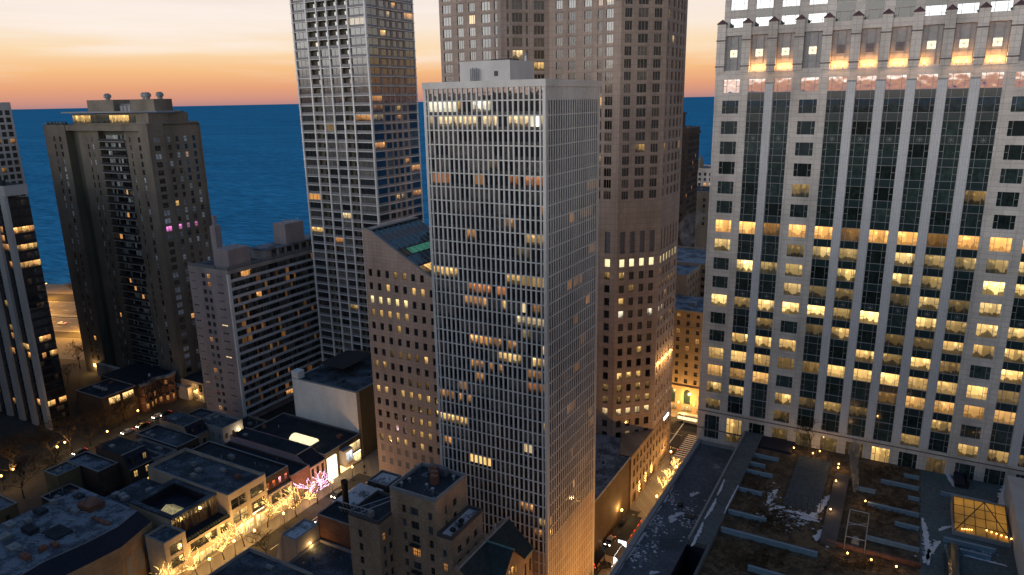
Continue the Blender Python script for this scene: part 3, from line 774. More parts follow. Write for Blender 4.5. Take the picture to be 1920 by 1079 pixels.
    for (i, j), p in op.items():
        k = round((71.3-p[2][2])/4.17)
        g = (0, 0, 0)
        if k in lit and i in lit[k][1]: g = sc3(YE if k != 2 else (1, .8, .35), lit[k][0]*R.uniform(.5, 1.3))
        if k == 6 and i == 6: g = sc3(YE, 1.2)
        win(t, p, g, sc3((.014, .013, .014), R.uniform(.5, 2)), .1, .3)
    for x in (-118.5, -115.5, -112.5): pass
slope_block()
# ================================================================ pale concrete grid tower
def grid_tower():
    t = thing('grid_tower', 'tall pale concrete apartment tower with a balcony grid left and pinkish panels right', 'tower', (-188, 218, 0))
    x0, x1, y0, y1, f = -206.6, -171.8, 205.0, 233.0, 3.3
    zs = [115.63+f*k for k in range(-30, 16)]; ZT = zs[-1]; zb = 12.0
    xs = [x0+.2, -199.6, -194.45, -189.6, -184.7, -179.9, x1-.2]
    fr, inf, rl, co, pk = MB(), MB(), MB(), MB(), MB()
    co.box(x0+2.2, x1-.9, y0+2.2, y1-.6, zb, ZT); co.box(x0+.9, x0+2.2, y0+.9, y1-.6, zb, ZT)
    for x in xs: fr.box(x-.3, x+.3, y0-.05, y0+.6, 5, ZT)
    for x in xs[1:-1]: inf.box(x-.1, x+.1, y0+.7, y0+2.2, zb, ZT)
    for z in zs: fr.box(x0-.5, x1+.35, y0+.02, y1, z-.11, z+.1)
    fr.box(x0, x1, y0+.1, y0+.6, zb-7, zb+2)
    bal_lo, bal_up = {1, 4}, {1, 2, 3, 4}
    for k, z in enumerate(zs[:-1]):
        nb = bal_up if z > 137 else bal_lo
        for c in range(6):
            a, b = xs[c]+.24, xs[c+1]-.24
            if c in nb:
                inf.box(a, b, y0+2.0, y0+2.19, z+.12, z+f-.16)
                rl.box(a, b, y0+.16, y0+.26, z+.18, z+1.15)
                g = sc3(R.choice((AM, YE)), R.uniform(.3, 1.2)) if R.random() < .03 else (0, 0, 0)
                win(t, [(a+(b-a)*.35, y0+1.98, z+.2), (b-.2, y0+1.98, z+.2), (b-.2, y0+1.98, z+2.6), (a+(b-a)*.35, y0+1.98, z+2.6)], g, (.02, .02, .022), .1, 1, name='balcony_door')
            else:
                rl.box(a, b, y0+.45, y0+.6, z+.12, z+.95)
                g, tn = (0, 0, 0), sc3((.02, .024, .028), R.uniform(.5, 1.5))
                q = R.random()
                if q < .4: tn = sc3((.13, .13, .125), R.uniform(.4, 1.2))
                if R.random() < .055: g = sc3(R.choice((AM, YE, WW)), R.uniform(.2, .9))
                win(t, [(a, y0+.5, z+.95), (b, y0+.5, z+.95), (b, y0+.5, z+f-.16), (a, y0+.5, z+f-.16)], g, tn, .03, R.choice((0, 1)), [(.33, 0, .345, 1), (.66, 0, .675, 1)] if c in (0, 5) else [(.5, 0, .52, 1)], M['dark'])
    # right face: two glazed end bays and a panelled middle with punched windows
    cols = [(0, 6.4), (7.5, 10.6), (11.4, 13.4), (14.6, 16.9), (18.1, 20.6), (21.8, 27.4)]
    for i, (a, b) in enumerate(cols):
        for k, z in enumerate(zs[:-1]):
            wide = i in (0, 5)
            g, tn = (0, 0, 0), sc3((.014, .018, .024), R.uniform(.5, 1.4))
            if R.random() < .08: g = sc3(R.choice((AM, YE, WW)), R.uniform(.2, .9))
            elif R.random() < .15: tn = (.10, .10, .09)
            z0, z1 = z+(.85 if wide else .8), z+f-(.18 if wide else .55)
            win(t, [(x1-.3, y0+a+.3, z0), (x1-.3, y0+b+.3, z0), (x1-.3, y0+b+.3, z1), (x1-.3, y0+a+.3, z1)], g, tn, .12, 0, [(.5, 0, .51, 1)] if wide else (), M['dark'])
    inf.box(x1-.9, x1-.36, y0+.7, y1-.3, zb, ZT)
    pcols = [(6.7, 7.8), (10.9, 11.7), (13.7, 14.9), (17.2, 18.4), (20.9, 22.1)]
    for a, b in pcols: pk.box(x1-.3, x1-.1, y0+a, y0+b, zb, ZT)
    for z in zs[:-1]: pk.box(x1-.3, x1-.12, y0+7.8, y0+20.9, z+f-.5, z+f+.75)
    for a, b in ((0, .7), (27.5, 28)): fr.box(x1-.7, x1+.02, y0+a+(.71 if a == 0 else 0), y0+b+(.2 if a == 0 else 0), zb, ZT)
    for z in zs[:-1]: rl.box(x1-.34, x1-.2, y0+.9, y0+6.7, z+.12, z+.85); rl.box(x1-.34, x1-.2, y0+22.1, y0+27.5, z+.12, z+.85)
    co.build('core', M['infill'], t); fr.build('concrete_frame', M['conc4'], t); inf.build('balcony_walls', M['infill'], t); rl.build_parts('balcony_parapet', M['rail'], t); pk.build_parts('wall_panel', M['pinkwall'], t)
    lo = MB(); lo.box(x0, x1, y0+.8, y1, 0, zb); lo.build('plinth', M['grey_conc'], t)
grid_tower()
# ================================================================ apartment slab with long balconies
def slab():
    t = thing('apartment_slab', 'grey pink brick apartment slab with long rows of balconies on its right face', 'apartment block', (-225, 195, 0))
    x0, x1, y0, y1, zt = -236.5, -214.9, 170.0, 222.0, 61.4
    f = 3.15; Wm = MB(); n = 18
    zr = [59.2-f*k for k in range(n)]
    cols = [(1.2, 3.6), (7.3, 9.1), (10.3, 11.9), (15.6, 18.6)]
    rows = sorted([(z-1.7, z) for z in zr])
    def skip(i, j): return i in (0, 3)
    op = facade(Wm, (x0, y0), (1, 0), x1-x0, 0, zt, cols, rows, .18, 0, skip=skip)
    sm = MB(); 
    for z in zr:
        for a, b in ((1.2, 3.6), (15.6, 18.6)):
            g = sc3(WW, 1.4) if R.random() < .12 else (0, 0, 0)
            win(t, [(x0+a, y0-.02, z-.6), (x0+b, y0-.02, z-.6), (x0+b, y0-.02, z-.15), (x0+a, y0-.02, z-.15)], g, sc3((.06, .07, .08), R.choice((.3, 2.2))), .1, .5, [(.3, 0, .36, 1), (.62, 0, .68, 1)], M['pinkbrick'], name='slot_window')
    for k, p in op.items():
        g = sc3(AM, R.uniform(.5, 1)) if R.random() < .09 else (0, 0, 0)
        win(t, p, g, sc3((.03, .05, .055), R.choice((.5, 1, 3.5))), .15, .5, [(.46, 0, .54, 1), (0, .42, 1, .5)], M['frame'])
    Wm.face([(x0, y0, 0), (x0, y1, 0), (x0, y1, zt), (x0, y0, zt)]); Wm.face([(x0, y1, 0), (x1, y1, 0), (x1, y1, zt), (x0, y1, zt)])
    Wm.box(x1-1.6, x1-1.5, y0+1.2, y1, 0, zt)
    Wm.build('wall', M['pinkbrick'], t)
    ed = MB(); ed.box(x1-.5, x1+.25, y0-.01, y0+1.15, 1.5, 59.9); ed.build('corner_pier', M['conc4'], t)
    fs = MB(); fs.box(x0-.1, x1+.3, y0-.06, y1, 59.95, zt+.05); fs.build('fascia', M['stucco'], t)
    r = MB(); r.face([(x0, y0, zt+.06), (x1+.3, y0, zt+.06), (x1+.3, y1, zt+.06), (x0, y1, zt+.06)]); r.build('roof', M['frost'], t)
    rl = MB()
    for a, b in (((x0, y0), (x1, y0)), ((x1, y0), (x1, y1))):
        for z in (62.0, 62.6): rl.tube((*a, z), (*b, z), .04, .04, 4)
    for k in range(50): rl.box(x1-.04, x1+.04, y0+k, y0+k+.45, zt+.06, 62.9)
    for k in range(22): rl.box(x0+k, x0+k+.45, y0-.04, y0+.04, zt+.06, 62.7)
    rl.build('roof_railing', M['unit'], t)
    P = MB(); P.box(-222.5, -214.0+.9-2, y0+1.6, 181.4, zt+.1, 68.7); P.build('penthouse', M['pinkbrick'], t)
    P = MB(); P.box(-224, x1-.6, 189.4, y1-1, zt+.1, 65.2); po = P.build('penthouse_flat', M['stucco'], t)
    P = MB(); P.box(-224.6, x1+.2, 188.8, y1, 65.2, 65.6); P.build('penthouse_roof', M['white_roof'], t)
    P = MB(); P.box(-222, x1-.5, 200, 210, 65.6, 73.8); P.build('lift_house', M['pinkbrick'], t)
    P = MB(); P.box(-226.4, -223.6, 174, 176.6, zt+.1, 76.5); P.lathe((-225, 175.3, 76.5), [(1.3, 0), (1.3, .4), (.7, .5), (.7, 3.2), (.95, 3.3), (.95, 3.8)], 8); P.build('chimney', M['pinkbrick'], t)
    for x, y, z in ((-220, 174, 68.7), (-218, 177, 68.7), (-219, 203, 73.8), (-216.6, 208, 73.8)):
        a = MB(); a.tube((x, y, z), (x, y, z+.9), .06, .06, 5); a.lathe((x, y, z+.8), [(.12, 0), (.7, .35), (.75, .4)], 10); a.build('dish_antenna', M['snow'], t)
    for k in range(7): 
        x = x1-.55; yy = 192+4*k
        win(t, [(x, yy, 62), (x, yy+2.6, 62), (x, yy+2.6, 64.8), (x, yy, 64.8)], (0, 0, 0), (.02, .022, .03), .12, 0, name='penthouse_window')
    sl, pp, dv = MB(), MB(), MB()
    for k in range(n):
        z = zr[k]-2.35
        sl.box(x1-1.5, x1+.22, y0+1.2, y1, z-.12, z+.08)
        pp.box(x1+.1, x1+.2, y0+1.2, y1, z+.08, z+.98)
        for j in range(1, 5): dv.box(x1-1.48, x1-.3, y0+1.2+10.3*j-.05, y0+1.2+10.3*j+.05, z+.08, z+2.5)
        y = y0+1.3
        while y < y1-1:
            w = R.choice((1.0, 1.3, 1.7, 2.1)); g, tn = (0, 0, 0), sc3((.03, .032, .036), R.uniform(.4, 1.6))
            q = R.random()
            if q < .45: tn = sc3((.16, .145, .13), R.uniform(.4, 1.3))
            if R.random() < .07: g = sc3(AM, R.choice((.06, .1, .18)))
            win(t, [(x1-1.48, y, z+.15), (x1-1.48, y+w*.93, z+.15), (x1-1.48, y+w*.93, z+2.6), (x1-1.48, y, z+2.6)], g, tn, .1, 1)
            y += w
        for _ in range(R.choice((0, 0, 0, 1, 1))):
            ya = R.uniform(y0+2, y1-12); w = R.choice((1.3, 2.5, 5)); c = sc3(R.choice((AM, AM, YE)), R.choice((.1, .2, .35, .9)))
            for m in range(int(w/1.2)):
                win(t, [(x1-1.45, ya+1.2*m, z+.2), (x1-1.45, ya+1.2*m+1.1, z+.2), (x1-1.45, ya+1.2*m+1.1, z+2.55), (x1-1.45, ya+1.2*m, z+2.55)], c, (.05, .04, .03), .08, R.choice((0, 1)))
    sl.build_parts('balcony_slab', M['rail3'], t); pp.build_parts('balcony_parapet', M['rail3'], t); dv.build('balcony_screens', M['dark'], t)
slab()
# ================================================================ brown brick tower with a glazed penthouse
def brown_tower():
    t = thing('brick_tower', 'broad brown brick apartment tower with a glazed penthouse under a flat canopy, by the lake', 'tower', (-296, 190, 0))
    x0, x1, y0, y1, zt, f = -332, -260.8, 178.0, 201.0, 112.9, 3.2
    Wm, Dm = MB(), MB()
    rows = sorted([(107.0-f*k-1.0, 108.5-f*k-.5) for k in range(32)])
    lw = [(6.2, 7.6), (10.6, 12.2)]
    a = facade(Wm, (x0, y0), (1, 0), 16.0, 0, zt, lw, rows, .2)
    b = facade(Wm, (-266.0, y0), (1, 0), x1+266.0, 0, zt, [], [], .2)
    # recessed middle, two window columns each side of the balcony stack
    ym = y0+2.6
    c = facade(Wm, (-311.5, ym), (1, 0), 14.3, 0, zt-2.4, [(5.6, 6.7), (8.9, 10.0), (11.6, 12.5)][:2], rows, .2)
    d = facade(Wm, (-279.5, ym), (1, 0), 14.0, 0, zt-2.4, [(2.6, 3.4), (8.2, 9.6), (11.4, 12.8)], rows, .2)
    Wm.box(-316.0, -265.0, y0+.3, y1, zt-2.4, zt)
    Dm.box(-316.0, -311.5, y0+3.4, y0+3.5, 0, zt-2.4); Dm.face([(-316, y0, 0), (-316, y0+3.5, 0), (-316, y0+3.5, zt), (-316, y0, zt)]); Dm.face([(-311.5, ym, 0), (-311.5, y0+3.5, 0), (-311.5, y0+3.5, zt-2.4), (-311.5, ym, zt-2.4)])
    Wm.face([(-265.5, y0, 0), (-265.5, ym, 0), (-265.5, ym, zt), (-265.5, y0, zt)]); Wm.face([(-266, y0, 0), (-266, ym, 0), (-266, ym, zt), (-266, y0, zt)])
    # right face, a near bay and a set-back bay
    rr = rows
    e = facade(Wm, (x1, y0), (0, 1), 7.0, 6, zt+.5, [(2.2, 4.8)], rr, .2)
    x2 = x1-.8
    Wm.face([(x1, y0+7, 6), (x2, y0+7, 6), (x2, y0+7, zt+.5), (x1, y0+7, zt+.5)])
    g = facade(Wm, (x2, y0+7), (0, 1), 17, 6, zt+.8, [(1.6, 3.1), (5.4, 6.8), (9.2, 10.6), (13.2, 14.6)], rr, .2)
    Wm.face([(x0, y0, 0), (x0, y1, 0), (x0, y1, zt), (x0, y0, zt)]); Wm.face([(x0, y1+1, 0), (x1, y1+1, 0), (x1, y1+1, zt), (x0, y1+1, zt)])
    Wm.box(x2-6, x2-3.4, y0+18, y0+20.5, zt, zt+5)
    rf = MB(); rf.face([(x0, y0, zt-.05), (x1, y0, zt-.05), (x1, y1+1, zt-.05), (x0, y1+1, zt-.05)])
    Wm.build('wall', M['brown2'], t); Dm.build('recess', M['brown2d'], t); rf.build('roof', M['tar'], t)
    # balcony stack
    sl, rl, bk = MB(), MB(), MB()
    bk.box(-297.2, -279.5, ym+2.2, ym+2.3, 0, zt-2.4)
    bk.face([(-297.2, ym, 0), (-297.2, ym+2.2, 0), (-297.2, ym+2.2, zt-2.4), (-297.2, ym, zt-2.4)])
    bk.face([(-279.5, ym, 0), (-279.5, ym+2.2, 0), (-279.5, ym+2.2, zt-2.4), (-279.5, ym, zt-2.4)])
    for k in range(33):
        z = 106.2-f*k
        if z < 4: break
        sl.box(-297.3, -279.4, ym-.6, ym+2.2, z-.2, z)
        rl.box(-297.2, -279.5, ym-.52, ym-.46, z+.1, z+1.05)
        x = -296.8
        while x < -280.6:
            w = R.choice((1.1, 1.5, 2.0)); tn = sc3((.58, .64, .63), R.uniform(.25, 1.2)) if R.random() < .5 else (.012, .014, .018)
            gg = sc3(AM, .9) if R.random() < .015 else (0, 0, 0)
            win(t, [(x, ym+2.18, z+.05), (x+w*.9, ym+2.18, z+.05), (x+w*.9, ym+2.18, z+2.4), (x, ym+2.18, z+2.4)], gg, tn, .08, 1, name='balcony_door'); x += w
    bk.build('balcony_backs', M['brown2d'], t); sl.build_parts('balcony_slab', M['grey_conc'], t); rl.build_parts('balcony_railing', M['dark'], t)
    for d_, nm in ((a, 0), (c, 1), (d, 2), (e, 3), (g, 4)):
        for (i, j), p in d_.items():
            tn = sc3((.66, .74, .78), R.uniform(.2, 1.1)) if R.random() < .45 else sc3((.014, .016, .02), R.uniform(.5, 1.4))
            gg = (0, 0, 0); q = R.random()
            if q < (.045 if nm > 2 else .02): gg = sc3(R.choice((AM, YE)), R.uniform(.4, 1.3))
            k = round((108-p[2][2])/f)
            if nm >= 3 and k == 11 and (nm == 3 or i in (0, 1, 2)): gg = sc3((1.2, .3, .85), (.9, .25, .5)[i % 3] if nm == 4 else 1)
            win(t, p, gg, tn, .12, .4, [(0, .45, 1, .53)] if nm < 3 else ([(.48, 0, .53, 1)] if nm == 3 else [(0, .45, 1, .53)]), M['frame'])
    # glazed penthouse with a canopy, and plant houses on top
    ph = MB(); ph.box(-312.5, -262.2, y0+2.2, y1-3, zt, 117.3); ph.build('penthouse', M['brown2'], t)
    for k in range(10):
        x = -312.4+4.25*k; gg = sc3(YE, R.uniform(.5, 1.2)) if k in (0, 1, 2, 6, 7, 8) else (.04, .03, .015)
        win(t, [(x, y0+2.1, zt+.6), (x+4.1, y0+2.1, zt+.6), (x+4.1, y0+2.1, 116.6), (x, y0+2.1, 116.6)], gg, (.04, .045, .04), .12, 0, [(.25, 0, .27, 1), (.5, 0, .52, 1), (.75, 0, .77, 1)], M['frame'], name='penthouse_window')
    cn = MB(); cn.prism([(-316.2, y0-.4), (-268, y0-.4), (-260.5, y0+5), (-260.5, y0+15.5), (-316.2, y0+15.5)], 117.6, 118.15); cn.build('canopy', M['coping'], t)
    for x0_, x1_, ya, yb, z, m in ((-305.5, -287.5, y0+5, y0+14, 122.7, 'brown2'), (-276.5, -261.5, y0+5, y0+13, 122.6, 'brown2'), (-287.5, -276.5, y0+7.5, y0+13, 121.0, 'louver')):
        q = MB(); q.box(x0_, x1_, ya, yb, 118.15, z); q.build('plant_house', M[m], t)
    for x in (-297, -272.5, -270.8, -263):
        q = MB(); q.lathe((x, y0+9, 122.6), [(1.0, 0), (1.0, .9), (1.5, 1.0), (1.5, 2.0), (.9, 2.6), (.6, 2.7)], 10); q.build('roof_fan', M['unit'], t)
    for k in range(4):
        q = MB(); x = -286+2.4*k; q.box(x, x+1.9, y0+6.6, y0+7.4, 118.2, 120.2); q.build('roof_unit', M['unit'], t)
    rl2 = MB()
    for z in (.5, 1.0): rl2.tube((x0, y0+.1, zt+z), (-315, y0+.1, zt+z), .05, .05, 4); rl2.tube((-270, y0+.1, zt+z), (x1, y0+.1, zt+z), .05, .05, 4); rl2.tube((x1, y0+.1, zt+z), (x1, y0+9, zt+z), .05, .05, 4)
    for x in list(range(-331, -315, 2))+list(range(-270, -260, 2)): rl2.tube((x, y0+.1, zt), (x, y0+.1, zt+1.05), .05, .05, 4)
    rl2.build('terrace_railing', M['unit'], t)
    for k in range(6):
        q = MB(); x = -330+2.6*k; q.box(x, x+1.4, y0+.6, y0+1.4, zt, zt+.6); q.ball((x+.7, y0+1, zt+.9), .5, 0, 6, 4); q.build('planter', M['green'], t)
    p = MB(); p.box(x0+12, x1+5, y0-2.0, y0-.02, 0, 5.6); p.build('entrance_plinth', M['stone'], t)
    q = MB(); q.box(-324.5, -323.0, y0-.6, y0-.2, 3.0, 4.4); qo = q.build('entrance_light', M['lamphead'], t); light('entrance_lamp', (-323.7, y0-1.6, 3.6), 900, (1, .6, .22), t)
brown_tower()
# ================================================================ striped tower at the left edge, and the grid tower behind it
def striped_tower():
    t = thing('striped_tower', 'dark glass tower with pale vertical stripes at the left edge of the photo', 'tower', (-300, 140, 0))
    x1, y0, y1, zt, f = -279.5, 133.0, 140.6, 91.5, 3.2
    x0 = -330; co, pr, tp = MB(), MB(), MB()
    co.box(x0, x1-.25, y0+.5, y1, 0, 89); co.build('core', M['slot'], t)
    for k in range(6):
        x = x1-3.5-k*9.2; pr.box(x, x+3.5, y0-.5, y0+.5, 0, 90)
    pr.box(x0, x1+.1, y0+.0, y0+.48, 88.6, 90)
    pr.build_parts('pier', M['grey_conc'], t)
    for k in range(28):
        z = 88.2-f*k
        if z < 3: break
        lr = k in (3, 5, 7, 16, 18, 24)
        for j in range(1, 16):
            x = x1-3.5-9.2*((j+2)//3)+3.5+1.9*((j-1)%3)-.0
            g = sc3(R.choice((AM, YE)), R.uniform(.3, .9)) if R.random() < (.3 if k in (3, 5, 7, 15, 16, 17, 24) else .05) else (0, 0, 0)
            if j: win(t, [(x, y0+.47, z-2.5), (x+1.85, y0+.47, z-2.5), (x+1.85, y0+.47, z), (x, y0+.47, z)], g, (.012, .014, .018), .12, 0)
        for j in range(5):
            y = y0+.55+1.4*j
            g = sc3(AM if R.random() < .6 else YE, R.uniform(.5, 1.3)) if (lr and R.random() < (.95 if k < 8 or k == 24 else .6)) else ((.02, .012, .006) if R.random() < .2 else (0, 0, 0))
            win(t, [(x1-.22, y, z-2.2), (x1-.22, y+1.34, z-2.2), (x1-.22, y+1.34, z), (x1-.22, y, z)], g, (.012, .014, .018), .12, 0)
    tp.box(x0, x1+.1, y0-.1, y1+.05, 90.0, 93.6); tp.build('parapet', M['grey_conc'], t)
    r = MB(); r.box(x0+.6, x1-.6, y0+.4, y1-.5, 93.6, 93.7); r.build('roof', M['tar'], t)
    for k in range(3):
        q = MB(); q.box(x1-1.6-2.2*k, x1-.3-2.2*k, y0+.3, y0+1.3, 93.6, 94.8); q.ball((x1-1-2.2*k, y0+.8, 95.2), .6); q.build('planter', M['green'], t)
    g = MB(); g.box(x0, x1+.05, y0+.0, y0+.1, 93.6, 95.6); g.build('glass_balustrade', M['teal'], t)
    b = thing('rear_grid_tower', 'pale tower with a square window grid showing behind the striped tower', 'tower', (-350, 175, 0))
    xr, zt = -345.0, 122.6; yb = atx(19, 193, xr).y; ya = yb-42
    Wm = MB(); fl = (atx(18, 210, xr).z-atx(35, 316, xr).z)/8; z0 = atx(18, 207, xr).z; wp = 2.75
    rows = [r for r in sorted([(z0-fl*k-2.05, z0-fl*k) for k in range(38)]) if r[0] > 2]
    cols = [(42-.9-wp*k-1.95, 42-.9-wp*k) for k in range(14)][::-1]
    op = facade(Wm, (xr, ya), (0, 1), 42, 0, zt, cols, rows, .3)
    for p, q in (((xr, yb), (xr-30, yb)), ((xr, ya), (xr-30, ya)), ((xr-30, ya), (xr-30, yb))): Wm.face([(*p, 0), (*q, 0), (*q, zt), (*p, zt)])
    Wm.face([(xr-30, ya, zt-.02), (xr, ya, zt-.02), (xr, yb, zt-.02), (xr-30, yb, zt-.02)])
    Wm.build('wall', M['grey_conc'], b)
    for k, p in op.items():
        win(b, p, sc3(AM, .35) if R.random() < .12 else (0, 0, 0), (.015, .017, .022), .12, 0)
    q = MB(); q.box(xr-12, xr-3.2, yb-14, yb-4, zt, zt+3.6); q.lathe((xr-5, yb-6, zt+3.6), [(.7, 0), (.7, 1.2), (1, 1.3), (.8, 2)], 8); q.build('roof_house', M['darkbrick'], b)
striped_tower()
# ================================================================ low buildings
def evenly(W, n, w): return [(W/n*(i+.5)-w/2, W/n*(i+.5)+w/2) for i in range(n)]
def low(name, label, x0, x1, y0, y1, h, wall, roof, wx=None, wy=None, par=.7, lit=.08, units=2, frame='frame', cat='building', group=None, glow=AM, z0=0, pipes=2, depth=.22):
    t = thing(name, label, cat, ((x0+x1)/2, (y0+y1)/2, z0), 0, group)
    Wm = MB(); zt = h+par
    for U, P0, W, spec in (((0, 1), (x1, y0), y1-y0, wx), ((1, 0), (x0, y0), x1-x0, wy)):
        if spec:
            op = facade(Wm, P0, U, W, z0, zt, evenly(W, spec[0], spec[1]), sorted(spec[2]), depth)
            for k, p in op.items():
                g = sc3(glow, R.uniform(.4, 1.3)) if R.random() < lit else (0, 0, 0)
                win(t, p, g, sc3((.02, .024, .03), R.choice((.5, 1, 1, 3))), .12, .3, [(.46, 0, .54, 1), (0, .48, 1, .54)], M[frame])
        else:
            a, b = P0, (P0[0]+U[0]*W, P0[1]+U[1]*W); Wm.face([(*a, z0), (*b, z0), (*b, zt), (*a, zt)])
    Wm.face([(x0, y1, z0), (x1, y1, z0), (x1, y1, zt), (x0, y1, zt)]); Wm.face([(x0, y0, z0), (x0, y1, z0), (x0, y1, zt), (x0, y0, zt)])
    w = .3
    for a, b, c, d in ((x0+w, x0+w, y0, y1), (x1-w, x1-w, y0, y1)): Wm.face([(a, c, h), (b, d, h), (b, d, zt), (a, c, zt)])
    for c in (y0+w, y1-w): Wm.face([(x0, c, h), (x1, c, h), (x1, c, zt), (x0, c, zt)])
    Wm.build('wall', M[wall], t)
    r = MB(); r.face([(x0+.1, y0+.1, h), (x1-.1, y0+.1, h), (x1-.1, y1-.1, h), (x0+.1, y1-.1, h)]); r.build('roof', M[roof], t)
    c = MB()
    for a, b, e, f_ in ((x0-.06, x1+.06, y0-.06, y0+w+.04), (x0-.06, x1+.06, y1-w-.04, y1+.06), (x0-.06, x0+w+.04, y0+w+.04, y1-w-.04), (x1-w-.04, x1+.06, y0+w+.04, y1-w-.04)): c.box(a, b, e, f_, zt, zt+.12)
    c.build('coping', M['coping'], t)
    for k in range(units):
        ux, uy = R.uniform(x0+1.2, max(x0+1.3, x1-3)), R.uniform(y0+1, max(y0+1.1, y1-2.4)); a, b, q = R.uniform(1, 2.2), R.uniform(.8, 1.6), R.uniform(.6, 1.3)
        u = MB(); u.box(ux, ux+a, uy, uy+b, h+.12, h+.12+q); u.lathe((ux+a/2, uy+b/2, h+.12+q), [(.35, 0), (.35, .12), (.1, .14)], 8)
        for i in (0.1, a-.2): u.box(ux+i, ux+i+.1, uy, uy+b, h, h+.12)
        u.build('roof_unit', M['unit'] if R.random() < .8 else M['unitr'], t)
    for k in range(pipes):
        ux, uy = R.uniform(x0+.8, x1-.8), R.uniform(y0+.8, y1-.8); q = R.uniform(.5, 1.2)
        u = MB(); u.lathe((ux, uy, h), [(.14, 0), (.14, q), (.24, q+.05), (.2, q+.3)], 7); u.build('vent_pipe', M['steel'], t)
    return t
FX = -156.5
# --- shop row on the lit street (north to south)
s1 = low('shop_building', 'two storey shop with a big bright display window, beside the blank white wall', -193, FX, 152.5, 169.9, 9.3, 'darkwall', 'tar2', units=3)
for z0, z1, c, g in ((5.0, 8.2, 0, 1.5), (.5, 3.4, 0, 1.8)):
    win(s1, [(FX+.06, 164.0, z0), (FX+.06, 169.2, z0), (FX+.06, 169.2, z1), (FX+.06, 164.0, z1)], sc3((1, .68, .3), g), (.1, .08, .05), .03, .2, [(.33, 0, .35, 1), (.66, 0, .68, 1)], M['frame'], name='shop_window')
b = MB(); b.box(FX, FX+.1, 163.9, 169.3, 3.7, 4.3); b.build('sign_band', M['shopwhite'], s1)
b = MB(); b.box(FX+.01, FX+2.2, 159.0, 163.2, 3.6, 8.6); bo = b.build('bay_box', M['stucco'], s1)
win(s1, [(FX+2.26, 159.8, 4.2), (FX+2.26, 162.8, 4.2), (FX+2.26, 162.8, 7.8), (FX+2.26, 159.8, 7.8)], sc3((.8, .9, 1), 1.4), (.1, .1, .1), .05, .2, [(.5, 0, .53, 1)], M['frame'], name='shop_window')
b = MB(); b.prism([(FX, 159), (FX+3.4, 158.6), (FX+3.4, 163.6), (FX, 163.4)], 3.1, 3.4); b.build('canopy', M['cream'], s1)
b = MB(); b.box(FX, FX+.15, 159, 163.4, .3, 3.0); b.build('shop_front', M['shopglow'], s1)
b = MB(); b.box(FX, FX+.5, 153.2, 157.2, .3, 8.2); b.build('lit_panel', M['shopwhite'], s1)
sk = MB(); n = 8; xa, xb, yc = at(552, 820, 9.8).x, at(592, 831, 9.8).x, 158.6
yc = at(570, 824, 10.3).y
for i in range(n):
    a0, a1 = math.pi*i/n, math.pi*(i+1)/n
    sk.face([(xa, yc-2*math.cos(a0), 9.9+1.5*math.sin(a0)), (xb, yc-2*math.cos(a0), 9.9+1.5*math.sin(a0)), (xb, yc-2*math.cos(a1), 9.9+1.5*math.sin(a1)), (xa, yc-2*math.cos(a1), 9.9+1.5*math.sin(a1))])
for x in (xa, xb): sk.face([(x, yc-2*math.cos(math.pi*i/n), 9.9+1.5*math.sin(math.pi*i/n)) for i in range(n+1)])
sk.build('barrel_skylight', M['skyl'], s1); kb_ = MB(); kb_.box(xa-.2, xb+.2, yc-2.2, yc+2.2, 9.3, 9.9); kb_.build('skylight_kerb', M['coping'], s1)
